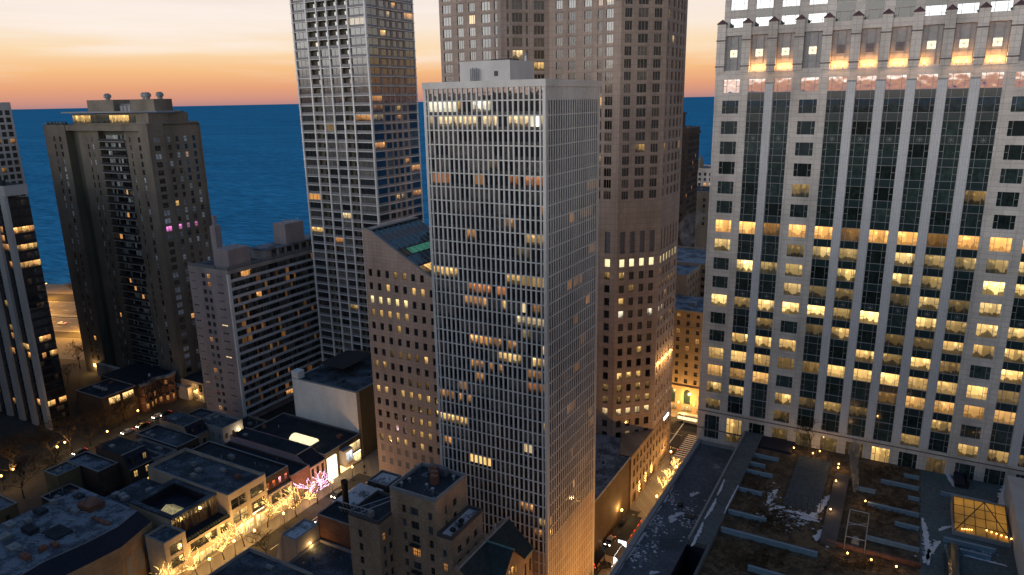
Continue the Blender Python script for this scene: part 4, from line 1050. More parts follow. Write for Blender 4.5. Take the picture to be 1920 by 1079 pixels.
def mansard(name, label, x0, x1, y0, y1, h, top, inset, wall, roofm, wx=None, sides='x', lit=.3, group=None, glow=YE, frame='frame', dorm=2):
    """house whose street side roof slopes steeply to a flat top"""
    t = thing(name, label, 'house', ((x0+x1)/2, (y0+y1)/2, 0), 0, group); Wm = MB()
    if wx:
        op = facade(Wm, (x1, y0), (0, 1), y1-y0, 0, h, evenly(y1-y0, wx[0], wx[1]), sorted(wx[2]), .2)
        for k, p in op.items(): win(t, p, sc3(glow, R.uniform(.7, 1.4)) if R.random() < lit else (0, 0, 0), (.02, .02, .025), .1, .4, [(.46, 0, .54, 1), (0, .48, 1, .54)], M[frame])
    else: Wm.face([(x1, y0, 0), (x1, y1, 0), (x1, y1, h), (x1, y0, h)])
    for y in (y0, y1): Wm.face([(x0, y, 0), (x1, y, 0), (x1, y, h), (x1-inset, y, top+.25), (x0, y, top+.25)])
    Wm.face([(x0, y0, 0), (x0, y1, 0), (x0, y1, top), (x0, y0, top)]); Wm.build('wall', M[wall], t)
    s = MB(); s.face([(x1+.15, y0+.02, h), (x1+.15, y1-.02, h), (x1-inset, y1-.02, top), (x1-inset, y0+.02, top)]); so = s.build('mansard_roof', M['slate'], t)
    r = MB(); r.face([(x0, y0, top+.02), (x1-inset, y0, top+.02), (x1-inset, y1, top+.02), (x0, y1, top+.02)]); r.build('flat_roof', M[roofm], t)
    e = MB(); e.box(x1-.02, x1+.3, y0, y1, h-.3, h); e.box(x1-inset-.2, x1-inset+.15, y0, y1, top+.02, top+.3); e.build('cornice', M['coping'], t)
    for k in range(dorm):
        yy = y0+(y1-y0)*(k+.5)/dorm; z0, z1 = h+(top-h)*.25, h+(top-h)*.8; xx = x1-inset*.2
        d = MB(); d.box(xx-1.6, xx, yy-.75, yy+.75, z0, z1); d.build('dormer', M['slate'], t)
        win(t, [(xx+.02, yy-.5, z0+.2), (xx+.02, yy+.5, z0+.2), (xx+.02, yy+.5, z1-.2), (xx+.02, yy-.5, z1-.2)], sc3(glow, .35) if R.random() < .7 and lit > .2 else (0, 0, 0), (.03, .03, .03), .1, .5, [(.46, 0, .54, 1)], M[frame], name='dormer_window')
    c = MB(); c.box(x0+2, x0+2.9, y0-.05, y0+.9, top, top+1.6); c.build('chimney', M['redbrick'], t)
    u = MB(); u.box(x0+4, x0+5.6, y0+2, y0+3.2, top+.02, top+.5); u.build('roof_hatch', M['unit'], t)
    return t
mansard('shop_house', 'pink fronted shop house with a dark sloping roof, behind the tree with pink lights', -193, FX, 145.8, 152.4, 8.8, 11.6, 5.5, 'pinkpaint', 'tar2', (3, 1.2, [(4.6, 7.8), (.5, 3.2)]), lit=.25, dorm=0)
low('shop_building', 'plain red brick shop with a low dark roof, just left of the pink fronted house', -193, FX, 138.0, 145.7, 9.0, 'redbrick', 'tar2', (3, 1.6, [(.5, 3.4)]), lit=.9, glow=YE)
s4 = low('shop_building', 'brick shop with a row of narrow red lit windows under its roof', -193, FX-.8, 128.6, 137.9, 12.4, 'darkbrick', 'tar', (4, 1.1, [(9.0, 11.2)]), (4, 1.0, [(8, 10)]), lit=.85, glow=(1, .16, .04))
b = MB(); b.box(FX-.8, FX+.2, 128.7, 137.8, 0, 8.2); b.build('shop_front', M['cream'], s4)
for y in (129.6, 133.6):
    win(s4, [(FX+.25, y, .5), (FX+.25, y+3.4, .5), (FX+.25, y+3.4, 3.6), (FX+.25, y, 3.6)], sc3(YE, 1.6), (.1, .08, .05), .03, .3, [(.5, 0, .53, 1)], M['frame'], name='shop_window')
    win(s4, [(FX+.25, y, 4.6), (FX+.25, y+3.4, 4.6), (FX+.25, y+3.4, 7.6), (FX+.25, y, 7.6)], sc3(YE, .12), (.02, .02, .02), .12, .3, [(.5, 0, .53, 1)], M['frame'], name='shop_window')
s5 = low('shop_building', 'broad cream stone corner shop with a large flat frosted roof and wide dark upper windows', -192, FX, 115.2, 128.5, 14.3, 'cream', 'frost', (2, 5.2, [(10.2, 13.2), (5.6, 8.8)]), par=.9, lit=.15, glow=YE, units=5, pipes=4)
for y, g in ((116.2, 1.9), (119.6, 1.9), (123.5, 1.6)):
    win(s5, [(FX+.05, y, .4), (FX+.05, y+3.0, .4), (FX+.05, y+3.0, 4.4), (FX+.05, y, 4.4)], sc3((1, .7, .28), g), (.1, .08, .05), .02, .2, [(.5, 0, .53, 1)], M['frame'], name='shop_window')
b = MB(); b.lathe((FX-.6, 125.6, 4.7), [(2.3, 0), (2.3, .5), (2.1, .6)], 16); b.build('round_canopy', M['cream'], s5)
b = MB(); b.box(FX+.02, FX+.12, 122.6, 126.6, 5.0, 5.5); b.build('sign_band', M['shopwhite'], s5)
def glass_shop():
    t = thing('shop_building', 'cream shop with a set-back ribbed glass storey and a dim skylight in its sunken roof', 'building', (-175, 106, 0))
    x0, y0, y1 = -194, 100.9, 115.1; xs = -161.5; W = MB()
    op = facade(W, (FX, y0), (0, 1), y1-y0, 0, 8.6, [(1.2, 9.6), (10.6, 13.2)], [(.5, 3.8), (5.2, 7.8)], .3)
    W.face([(x0, y0, 0), (FX, y0, 0), (FX, y0, 8.6), (x0, y0, 8.6)]); W.face([(-179.5, y0, 8.6), (xs, y0, 8.6), (xs, y0, 14.4), (-179.5, y0, 14.4)]); W.face([(x0, y0, 8.6), (-179.5, y0, 8.6), (-179.5, y0, 10.8), (x0, y0, 10.8)]); W.face([(-179.5, y0, 10.8), (-179.5, y1, 10.8), (-179.5, y1, 14.4), (-179.5, y0, 14.4)])
    W.face([(x0, y1, 0), (FX, y1, 0), (FX, y1, 8.6), (x0, y1, 8.6)]); W.face([(x0, y1, 8.6), (xs, y1, 8.6), (xs, y1, 14.4), (-179.5, y1, 14.4), (-179.5, y1, 10.8), (x0, y1, 10.8)]); W.face([(x0, y0, 0), (x0, y1, 0), (x0, y1, 10.8), (x0, y0, 10.8)])
    W.build('wall', M['cream'], t)
    for k, p in op.items(): win(t, p, sc3(YE, 1.5) if k[1] == 0 else sc3(YE, .1), (.02, .02, .02), .12, .1, [(.25, 0, .26, 1), (.5, 0, .51, 1), (.75, 0, .76, 1)], M['frame'], name='shop_window')
    tr = MB(); tr.face([(xs, y0, 8.62), (FX, y0, 8.62), (FX, y1, 8.62), (xs, y1, 8.62)]); tr.build('terrace', M['tar2'], t)
    for k in range(16):
        p = MB(); yy = y0+.4+.85*k; p.box(FX-1.1, FX-.4, yy, yy+.7, 8.62, 9.1); p.ball((FX-.75, yy+.35, 9.3), .4, 0, 6, 4); p.build('planter', M['green'], t)
    n = 12
    for k in range(n):
        a, b_ = y0+(y1-y0)*k/n, y0+(y1-y0)*(k+1)/n
        win(t, [(xs, a+.06, 8.8), (xs, b_-.06, 8.8), (xs, b_-.06, 14), (xs, a+.06, 14)], sc3(AM, R.choice((.02, .08, .05))), (.012, .012, .014), .12, .4, name='glass_wall_pane')
    rb = MB()
    for k in range(n+1): yy = y0+(y1-y0)*k/n; rb.box(xs-.02, xs+.28, yy-.05, yy+.05, 8.7, 14.2)
    rb.build('glass_wall_ribs', M['steel'], t)
    r = MB(); r.box(x0, -179.5, y0, y1, 10.6, 11.0); r.box(-179.5, xs+.5, y0, y0+1.4, 14.2, 14.6); r.box(-179.5, xs+.5, y1-1.6, y1, 14.2, 14.6); r.box(xs-1.2, xs+.5, y0+1.4, y1-1.6, 14.2, 14.6); r.box(-179.5, -177, y0+1.4, y1-1.6, 14.2, 14.6); r.build('roof', M['frost'], t)
    pit = MB(); pit.box(-177, xs-1.2, y0+1.4, y1-1.6, 11.5, 11.6); pit.face([(-177, y0+1.4, 11.6), (xs-1.2, y0+1.4, 11.6), (xs-1.2, y0+1.4, 14.2), (-177, y0+1.4, 14.2)])
    for a, b_ in (((-177, y1-1.6), (xs-1.2, y1-1.6)), ((-177, y0+1.4), (-177, y1-1.6)), ((xs-1.2, y0+1.4), (xs-1.2, y1-1.6))): pit.face([(*a, 11.6), (*b_, 11.6), (*b_, 14.2), (*a, 14.2)])
    pit.build('sunken_roof', M['slate'], t)
    cx, cy = at(322, 955, 12.4).x, at(322, 955, 12.4).y
    k = MB(); hx, hy = 2.7, 2.3
    for sgn in (-1, 1): k.face([(cx-hx, cy+sgn*hy, 11.9), (cx+hx, cy+sgn*hy, 11.9), (cx+hx-.6, cy, 13.2), (cx-hx+.6, cy, 13.2)])
    for sgn in (-1, 1): k.face([(cx+sgn*hx, cy-hy, 11.9), (cx+sgn*hx, cy+hy, 11.9), (cx+sgn*(hx-.6), cy, 13.2)])
    ko = k.build('skylight', M['skyl2'], t); q = MB()
    for i in range(8):
        x = cx-hx+.4+.68*i
        for sgn in (-1, 1): q.tube((x, cy+sgn*hy, 11.95), (x, cy, 13.23), .06, .06, 4)
    q.box(cx-hx-.2, cx+hx+.2, cy-hy-.2, cy+hy+.2, 11.6, 11.9); q.build('skylight_bars', M['steel'], t)
    for i in range(5):
        u = MB(); ux, uy = -192.6+2.2*i, y0+R.uniform(2.5, 9); u.box(ux, ux+1.7, uy, uy+1.8, 11.0, 12.0); u.build('roof_unit', M['unit'], t)
glass_shop()
low('shop_building', 'narrow cream stone block with two stacked windows, jutting forward beside the set-back glass storey', -163.5, FX+.6, 94.6, 100.8, 12.2, 'cream', 'frost', (1, 3.6, [(8.2, 11.0), (4.4, 7.2)]), par=.5, lit=1, glow=sc3(YE, .12), units=0, pipes=0)
def curved_shop():
    t = thing('curved_block', 'wide low block with a cluttered roof and dark sloping edge in the bottom left corner', 'building', (-185, 85, 0))
    zr, ze = 16.4, 13.6
    P = lambda pts, z: [(p.x, p.y) for p in (at(u, v, z) for u, v in pts)]
    inner = P([(257, 958), (220, 988), (160, 1019), (83, 1053), (20, 1090)], zr); eave = P([(284, 978), (228, 1026), (170, 1056), (105, 1088), (40, 1125)], ze)
    back = P([(0, 983), (153, 915)], zr); bl = (back[0][0]-6, back[0][1]-14); ex = (inner[-1][0]-12, inner[-1][1]-8)
    r = MB(); r.face([(x, y, zr) for x, y in inner[::-1]]+[(*back[1], zr)][:0]+[(x, y, zr) for x, y in (back[1], back[0], bl, ex)]); r.build('roof', M['white_roof'], t)
    s = MB(); f = MB(); w = MB()
    for (a, b), (c, d) in zip(zip(inner[:-1], inner[1:]), zip(eave[:-1], eave[1:])):
        s.face([(*a, zr), (*b, zr), (*d, ze), (*c, ze)])
        f.face([(*c, ze), (*d, ze), (*d, ze-1.5), (*c, ze-1.5)]); f.face([(*c, ze-1.5), (*d, ze-1.5), (d[0]-.6, d[1], ze-1.5), (c[0]-.6, c[1], ze-1.5)])
        w.face([(c[0]-.6, c[1], ze-1.5), (d[0]-.6, d[1], ze-1.5), (d[0]-.6, d[1], 0), (c[0]-.6, c[1], 0)])
    e0, i0 = eave[0], inner[0]
    w.face([(*i0, zr), (*e0, ze), (e0[0], e0[1], 0), (i0[0], i0[1], 0)])
    ring = [inner[0], back[1], back[0], bl, ex, eave[-1]]
    for a, b in zip(ring[:-1], ring[1:]): w.face([(*a, 0), (*b, 0), (*b, zr), (*a, zr)])
    s.build('sloping_edge', M['slate'], t); f.build('frieze', M['tanpanel'], t); w.build('wall', M['tanpanel'], t)
    for i in range(3):
        p = MB(); a = eave[0]; b = eave[1]; q = lambda k: (a[0]+(b[0]-a[0])*k-.5, a[1]+(b[1]-a[1])*k)
        u, v = q(.1+.3*i), q(.32+.3*i); p.face([(*u, 3), (*v, 3), (*v, 9), (*u, 9)]); p.build('wall_panel', M['stucco'], t)
    cop = MB()
    for a, b in zip(inner[:-1], inner[1:]): cop.tube((*a, zr), (*b, zr), .16, .16, 5)
    cop.build('roof_edge', M['coping'], t)
    S = zc(0, 820, 4.168)
    for a, b, sx, sy, h, m in ((715, 545, 5.5, 4.2, 1.5, 'redbrick'), (450, 750, 6, 4.4, .5, 'tar'), (430, 850, 2.6, 1.2, .8, 'unitr'), (340, 880, 1.6, 1.6, 1.0, 'unitr'), (200, 945, 3.2, 1.4, 1.0, 'unitr'), (110, 870, 3.4, 2.4, .7, 'unit'), (790, 660, 7, 1.0, .5, 'redbrick'), (590, 590, 2.4, 1.2, .9, 'unit'), (320, 590, 3.2, 2.4, 1.0, 'tar'), (240, 740, 4.2, 2.4, 1.3, 'tar'), (220, 660, 1.6, 1.4, .8, 'unit'), (80, 690, 3.2, 2.0, .7, 'unit'), (420, 520, 1.8, 1.4, 1.1, 'unit'), (620, 470, 2.8, 1.8, .8, 'tar'), (30, 790, 2.6, 3.0, .8, 'unit')):
        c = at(*S(a, b), zr); u = MB(); u.box(c.x-sx/2, c.x+sx/2, c.y-sy/2, c.y+sy/2, zr, zr+h)
        if m in ('unit', 'unitr'): u.lathe((c.x, c.y, zr+h), [(.4, 0), (.4, .15), (.1, .18)], 8)
        u.build('roof_unit', M[m], t)
    for k in range(7):
        c = at(*S(120+100*k, 900-60*k), zr); u = MB(); u.tube((c.x-1.5, c.y, zr+.25), (c.x+1.5, c.y+1.2, zr+.25), .12, .12, 6); u.build('roof_pipe', M['steel'], t)
curved_shop()
# --- blank white wall building and its rooftop terrace
def blank_hall():
    t = thing('blank_hall', 'tall box with a blank white painted brick wall and a dark railed roof terrace', 'building', (-172, 188, 0))
    x0, x1, y0, y1, z = -187.2, -157.4, 170.2, 204.5, 24.6; W = MB()
    W.face([(x0, y0, 0), (x1, y0, 0), (x1, y0, z), (x0, y0, z)]); W.face([(x0, y0, 0), (x0, y1, 0), (x0, y1, z), (x0, y0, z)]); W.build('front_wall', M['whitebrick'], t)
    W = MB(); W.face([(x1, y0, 0), (x1, y0+1.6, 0), (x1, y0+1.6, z), (x1, y0, z)]); W.build('wall_return', M['cream'], t)
    W = MB(); W.face([(x1, y0+1.6, 0), (x1, y1, 0), (x1, y1, z), (x1, y0+1.6, z)]); W.face([(x0, y1, 0), (x1, y1, 0), (x1, y1, z), (x0, y1, z)]); W.build('side_wall', M['olive'], t)
    r = MB(); r.face([(x0, y0, z-.5), (x1, y0, z-.5), (x1, y1, z-.5), (x0, y1, z-.5)]); r.build('roof', M['frost'], t)
    c = MB(); c.box(x0-.1, x1+.1, y0-.1, y0+.7, z, z+.25); c.box(x1-.6, x1+.1, y0+.7, y1, z, z+.25); c.build('coping', M['coping'], t)
    b = MB(); b.box(x0, x0+3.2, y0-.05, y0+3, z, z+2.6); b.box(x0-.1, x0+3.3, y0-.15, y0+3.1, z+2.6, z+2.8); b.build('corner_turret', M['whitebrick'], t)
    k = MB()
    for i in range(8):
        x = x0+3.5+1.5*i; k.prism([(x, y0+10), (x+1.48, y0+10), (x+1.48, y0+26), (x, y0+26)], z+2.6+.2*math.sin(i*.45), z+2.9+.2*math.sin(i*.45))
    for x in (x0+3.8, x0+15): 
        for y in (y0+10.3, y0+25.7): k.box(x-.1, x+.1, y-.1, y+.1, z-.5, z+2.6)
    k.build('canopy', M['dark'], t)
    rl = MB()
    for zz in (.5, 1.1):
        rl.tube((x0+5, y0+4, z+zz), (x1-3, y0+4, z+zz), .05, .05, 4); rl.tube((x1-3, y0+4, z+zz), (x1-3, y1-2, z+zz), .05, .05, 4)
    for i in range(22): rl.tube((x0+5+i, y0+4, z-.5), (x0+5+i, y0+4, z+1.1), .03, .03, 4)
    for i in range(28): rl.tube((x1-3, y0+4+i, z-.5), (x1-3, y0+4+i, z+1.1), .03, .03, 4)
    rl.build('railing', M['dark'], t)
    for a, b_ in ((-174, 184), (-170, 183), (-174, 178), (-169, 177), (-165, 186)):
        u = MB(); u.lathe((a, b_, z-.5), [(.7, 0), (.75, .6), (.5, .7)], 8); u.build('roof_vent', M['dark'], t)
blank_hall()
# --- row houses between the two streets (south to north)
G = 'row houses seen from behind'
low('row_house', 'row house with an arched snowy double roof at the left edge of the photo', -222, -211.2, 76, 88, 11.6, 'olive', 'white_roof', wx=(2, 1, [(4, 6), (8, 10)]), cat='house', group=G, lit=0)
low('row_house', 'row house with a low grey wing below the arched snowy roof', -224, -213, 66, 75.6, 9, 'darkwall', 'frost', cat='house', group=G)
low('row_house', 'row house with a tidy pale flat roof above a blank dark gable wall', -222.5, -215.6, 101.4, 108.4, 12, 'olive', 'white_roof', cat='house', group=G, units=1)
low('rear_wing', 'dark rear wing stepping down behind the tidy pale roof', -215.4, -207, 96, 104.6, 8, 'darkbrick', 'tar', wx=(2, 1, [(4, 6)]), cat='house', group=G, lit=0)
low('row_house', 'long dark brick row house with a pale roof, left of the slate mansard house', -223, -206.5, 108.6, 115, 12.2, 'darkbrick', 'white_roof', wx=(2, 1.1, [(3.5, 5.5), (7, 9)]), cat='house', group=G, lit=0, units=1)
mansard('row_house', 'slate mansard house with four warm lit windows facing the shop roofs', -218, -201.5, 115.2, 123.0, 11.6, 15.6, 3.0, 'darkbrick', 'tar', (2, 1.2, [(8.4, 10.4), (4.6, 6.4)]), lit=1.0, group=G, dorm=2)
low('row_house', 'small stucco house with a narrow grey side, just right of the slate mansard house', -212, -200.8, 123.2, 126.4, 11, 'stucco', 'frost', wx=(1, .9, [(7, 9)]), cat='house', group=G, units=0)
low('row_house', 'brick house with a flat frosted roof and paired arched rear windows', -219, -200.4, 126.6, 131.0, 10.6, 'brick', 'frost', wx=(2, 1.1, [(7, 9.6), (3, 5)]), cat='house', group=G, lit=0)
low('row_house', 'brick house with a wide dark frosted roof and a small dark rear window', -222, -200.4, 131.2, 139.4, 11.4, 'darkbrick', 'frost', wx=(2, 1.1, [(8, 10), (4, 6)]), cat='house', group=G, lit=0, units=3)
mansard('row_house', 'tall brick house with a square frosted flat roof and a steep slate rear slope', -221, -205.6, 139.6, 147.0, 10.5, 14.0, 2.4, 'brick', 'frost', (2, 1.2, [(6, 8)]), lit=0, group=G, dorm=2)
wh = low('row_house', 'pale rendered house with two lit arched basement windows and a bright upper doorway', -212, -198.5, 147.3, 156, 11.5, 'stucco', 'frost', wx=(3, 1.1, [(8.0, 9.8), (4.6, 6.4)]), wy=(4, .8, [(8, 9.8)]), cat='house', group=G, lit=0)
b = MB(); b.box(-201, -194, 147.5, 155, 0, 7.2); b.build('rear_wing', M['stucco'], wh)
for k in range(5): win(wh, [(-193.95, 148.2+1.25*k, 1.6), (-193.95, 149.1+1.25*k, 1.6), (-193.95, 149.1+1.25*k, 3.4), (-193.95, 148.2+1.25*k, 3.4)], sc3(YE, 1.3), (.05, .04, .03), .05, .7)
b = MB(); b.box(-198.46, -198.3, 153.4, 154.6, 7.4, 9.6); b.build('lit_doorway', M['shopglow'], wh); light('porch_lamp', (-197, 154, 9.2), 450, (1, .8, .5), wh, .2)
low('row_house', 'last row house, a low roof in two frosted planes under the slab block', -226, -212, 147.2, 160, 8.5, 'darkbrick', 'frost', cat='house', group=G, units=3)
low('garage_court', 'low olive rendered garage with a dark roof below the corner of the apartment slab', -211, -196, 157, 168.5, 5, 'olive', 'tar2', units=2, wx=(4, 1.6, [(1.2, 2.6)]), lit=.8, glow=YE)
# --- across the back street
l1 = low('corner_house', 'dark house with two wide brightly lit attic windows, beside the striped tower', -279, -262, 144, 158, 11.5, 'darkbrick', 'tar', (2, 1.3, [(2.5, 4.5), (6, 7.6)]), lit=0, units=1)
for y in (146.6, 152.2):
    win(l1, [(-261.95, y, 8.6), (-261.95, y+4.4, 8.6), (-261.95, y+4.4, 11.2), (-261.95, y, 11.2)], sc3((1, .62, .22), 1.7), (.1, .08, .05), .03, .2, [(.5, 0, .54, 1)], M['frame'], name='attic_window')
b = MB(); b.box(-276, -268, 149, 150.2, 12.2, 12.9); b.build('roof_ridge', M['stucco'], l1)
def cornice_house():
    t = thing('cornice_house', 'red brick apartment house with a wavy stone cornice, at the foot of the brown tower', 'apartment house', (-272, 168, 0))
    W, Cn, Rf = MB(), MB(), MB(); xb = -288; pts = []
    for i in range(15):
        f_ = i/14; y = 159.5+16.5*f_; pts.append((-262.2+1.1*math.sin(f_*math.pi*3.2), y))
    for i, ((a, b), (c, d)) in enumerate(zip(pts[:-1], pts[1:])):
        W.face([(a, b, 0), (c, d, 0), (c, d, 11), (a, b, 11)])
        Cn.prism([(a+.7, b), (c+.7, d), (c-.9, d), (a-.9, b)], 11, 12.1)
        if i % 2:
            u = Vector((c-a, d-b, 0)).normalized(); n_ = Vector((u.y, -u.x, 0))*.06
            for z in (1.2, 4.6, 8.0):
                p = Vector((a, b, 0))+u*.12+n_; q = Vector((a, b, 0))+u*1.12+n_
                win(t, [(p.x, p.y, z), (q.x, q.y, z), (q.x, q.y, z+2.1), (p.x, p.y, z+2.1)], sc3(AM, .5) if R.random() < .25 else (0, 0, 0), (.05, .05, .055), .1, .4, [(.46, 0, .54, 1)], M['wframe'])
            bl = MB(); 
            for z in (4.2, 7.6): bl.prism([(a, b), (a+n_.x*22, b+n_.y*22), (c+n_.x*22, d+n_.y*22), (c, d)], z, z+.15); bl.prism([(a+n_.x*20, b+n_.y*20), (a+n_.x*22, b+n_.y*22), (c+n_.x*22, d+n_.y*22), (c+n_.x*20, d+n_.y*20)], z+.15, z+1.0)
            bl.build('balcony', M['dark'], t)
    W.face([(xb, 159.5, 0), (*pts[0], 0), (*pts[0], 11), (xb, 159.5, 11)]); W.face([(xb, 176, 0), (*pts[-1], 0), (*pts[-1], 11), (xb, 176, 11)])
    Rf.face([(x, y, 11.6) for x, y in pts]+[(xb, 176, 11.6), (xb, 159.5, 11.6)])
    W.build('wall', M['redbrick'], t); Cn.build('cornice', M['coping'], t); Rf.build('roof', M['slate'], t)
    for z in (3.9, 7.3):
        s = MB()
        for (a, b), (c, d) in zip(pts[:-1], pts[1:]): s.prism([(a, b), (a+.16, b), (c+.16, d), (c, d)], z, z+.25)
        s.build('stone_band', M['stucco'], t)
    u = MB(); u.lathe((-268, 168, 11.6), [(.4, 0), (.4, .8), (.55, .9), (.1, 1.2)], 8); u.build('roof_vent', M['snow'], t)
cornice_house()
def arcade():
    t = thing('arcade_building', 'low stone building with a tall lit arch, between the brick tower and the slab', 'building', (-255, 176, 0))
    x0, x1, y0, y1, z = -261.5, -247.5, 177.5, 190, 8.6; W = MB()
    W.box(x0, x1, y0+1.2, y1, 0, z); n = 10; cx, r, zs = (x0+x0+7.6)/2+1.2, 2.6, 3.8
    # front wall with an arched opening
    W.face([(x0, y0, 0), (cx-r, y0, 0), (cx-r, y0, z), (x0, y0, z)]); W.face([(cx+r, y0, 0), (x1, y0, 0), (x1, y0, z), (cx+r, y0, z)])
    A = [(cx-r*math.cos(math.pi*i/n), zs+r*math.sin(math.pi*i/n)) for i in range(n+1)]
    for (a, b), (c, d) in zip(A[:-1], A[1:]): W.face([(a, y0, b), (c, y0, d), (c, y0, z), (a, y0, z)]); W.face([(a, y0, b), (c, y0, d), (c, y0+1.2, d), (a, y0+1.2, b)])
    for x in (cx-r, cx+r): W.face([(x, y0, 0), (x, y0+1.2, 0), (x, y0+1.2, zs), (x, y0, zs)])
    W.face([(x0, y0, z), (x1, y0, z), (x1, y0+1.3, z), (x0, y0+1.3, z)]); W.face([(x1, y0, 0), (x1, y0+1.3, 0), (x1, y0+1.3, z), (x1, y0, z)]); W.face([(x0, y0, 0), (x0, y0+1.3, 0), (x0, y0+1.3, z), (x0, y0, z)])
    W.build('wall', M['cream'], t)
    r_ = MB(); r_.face([(x0, y0, z+.03), (x1, y0, z+.03), (x1, y1, z+.03), (x0, y1, z+.03)]); r_.build('roof', M['tar2'], t)
    for x, zz, w, h, g in ((-254.2, 4.6, 2.6, 3, .6), (-250.4, 4.6, 2, 3.2, .0), (-250.6, .8, 2.2, 2.2, 1.3), (-254, .8, 2.2, 2.4, .3)):
        win(t, [(x, y0-.03, zz), (x+w, y0-.03, zz), (x+w, y0-.03, zz+h), (x, y0-.03, zz+h)], sc3(YE, g), (.03, .03, .03), .1, .1, [(.48, 0, .52, 1)], M['frame'])
    light('arch_lamp', (cx+r+.8, y0-1.2, 4.2), 700, (1, .55, .18), t, .3)
arcade()
# --- east side of the lit street
er = low('front_roof_building', 'low building with a plain blue grey roof at the bottom edge beside the lit street', -134.4, -113, 82, 103.0, 12.6, 'stucco', 'frost', units=1, wy=(5, 1.2, [(4, 6), (8, 10)]), lit=0)
wb = low('white_box', 'small pale box building with a snowy roof and one lamp on its side wall', -132.8, -127.7, 111.8, 120.0, 11.9, 'stucco', 'snowroof', par=.35, units=0)
lm = MB(); lm.box(-127.7, -127.3, 115.9, 116.5, 8.6, 9.1); lm.build('side_lamp', M['lamphead'], wb); light('side_lamp_light', (-126.6, 116.2, 8.4), 260, (1, .6, .2), wb, .15)
b = MB(); b.face([(-132.8, 111.75, 11.9), (-132.8, 119.9, 11.9), (-137.2, 119.9, 0), (-137.2, 111.75, 0)]); b.face([(-132.8, 111.74, 12.2), (-137.2, 111.74, 0), (-132.8, 111.74, 0)]); b.build('sloping_side', M['stucco'], wb)
low('courtyard_roofs', 'jumble of low frosted roofs with steps in the courtyard beside the small pale box', -127.3, -104, 100, 119.6, 7.4, 'stucco', 'frost', units=7, pipes=6)
dl = low('dark_shop', 'dark roofed shop with a brick shutter wall, in front of the tall round chimney', -128.2, -104, 120.3, 127.8, 14.6, 'redbrick', 'tar2', par=.25, units=1)
def shed():
    t = thing('gabled_shed', 'shed with a snow covered hipped roof, just right of the tall round chimney', 'building', (-126, 135, 0))
    x0, x1, y0, y1, z = -130, -121.8, 128.4, 139.5, 13.6; W = MB(); W.box(x0, x1, y0, y1, 0, z); W.build('wall', M['stucco'], t)
    r = MB(); a, b, c, d = (x0-.3, y0-.3, z), (x1+.3, y0-.3, z), (x1+.3, y1+.3, z), (x0-.3, y1+.3, z); e, f_ = (x0+2.6, y0+4, z+1.7), (x0+2.6+2, y1-2.5, z+1.7)
    r.face([a, b, e]); r.face([b, c, f_, e]); r.face([c, d, f_]); r.face([d, a, e, f_]); r.build('hipped_roof', M['snowroof'], t)
    u = MB(); u.lathe((-124, 138.6, z+.6), [(.3, 0), (.3, 1.1), (.5, 1.2), (.1, 1.5)], 8); u.build('vent_pipe', M['dark'], t)
shed()
low('annexe', 'tiny flat roofed annexe behind the snow covered shed', -128, -121, 140.4, 147, 14.2, 'darkbrick', 'snowroof', par=.4, units=0, pipes=1)
tc = at(650, 958, 15.0)
t = thing('round_chimney', 'tall dark round brick chimney standing behind the brown brick block', 'chimney', (tc.x, tc.y, 0))
b = MB(); zt_ = atx(645.5, 901, tc.x).z; b.lathe((tc.x, tc.y, 0), [(.85, 0), (.8, zt_-1), (.9, zt_-.9), (.9, zt_), (.6, zt_), (.55, zt_-.6)], 16); b.build('shaft', M['darkbrick'], t, True)
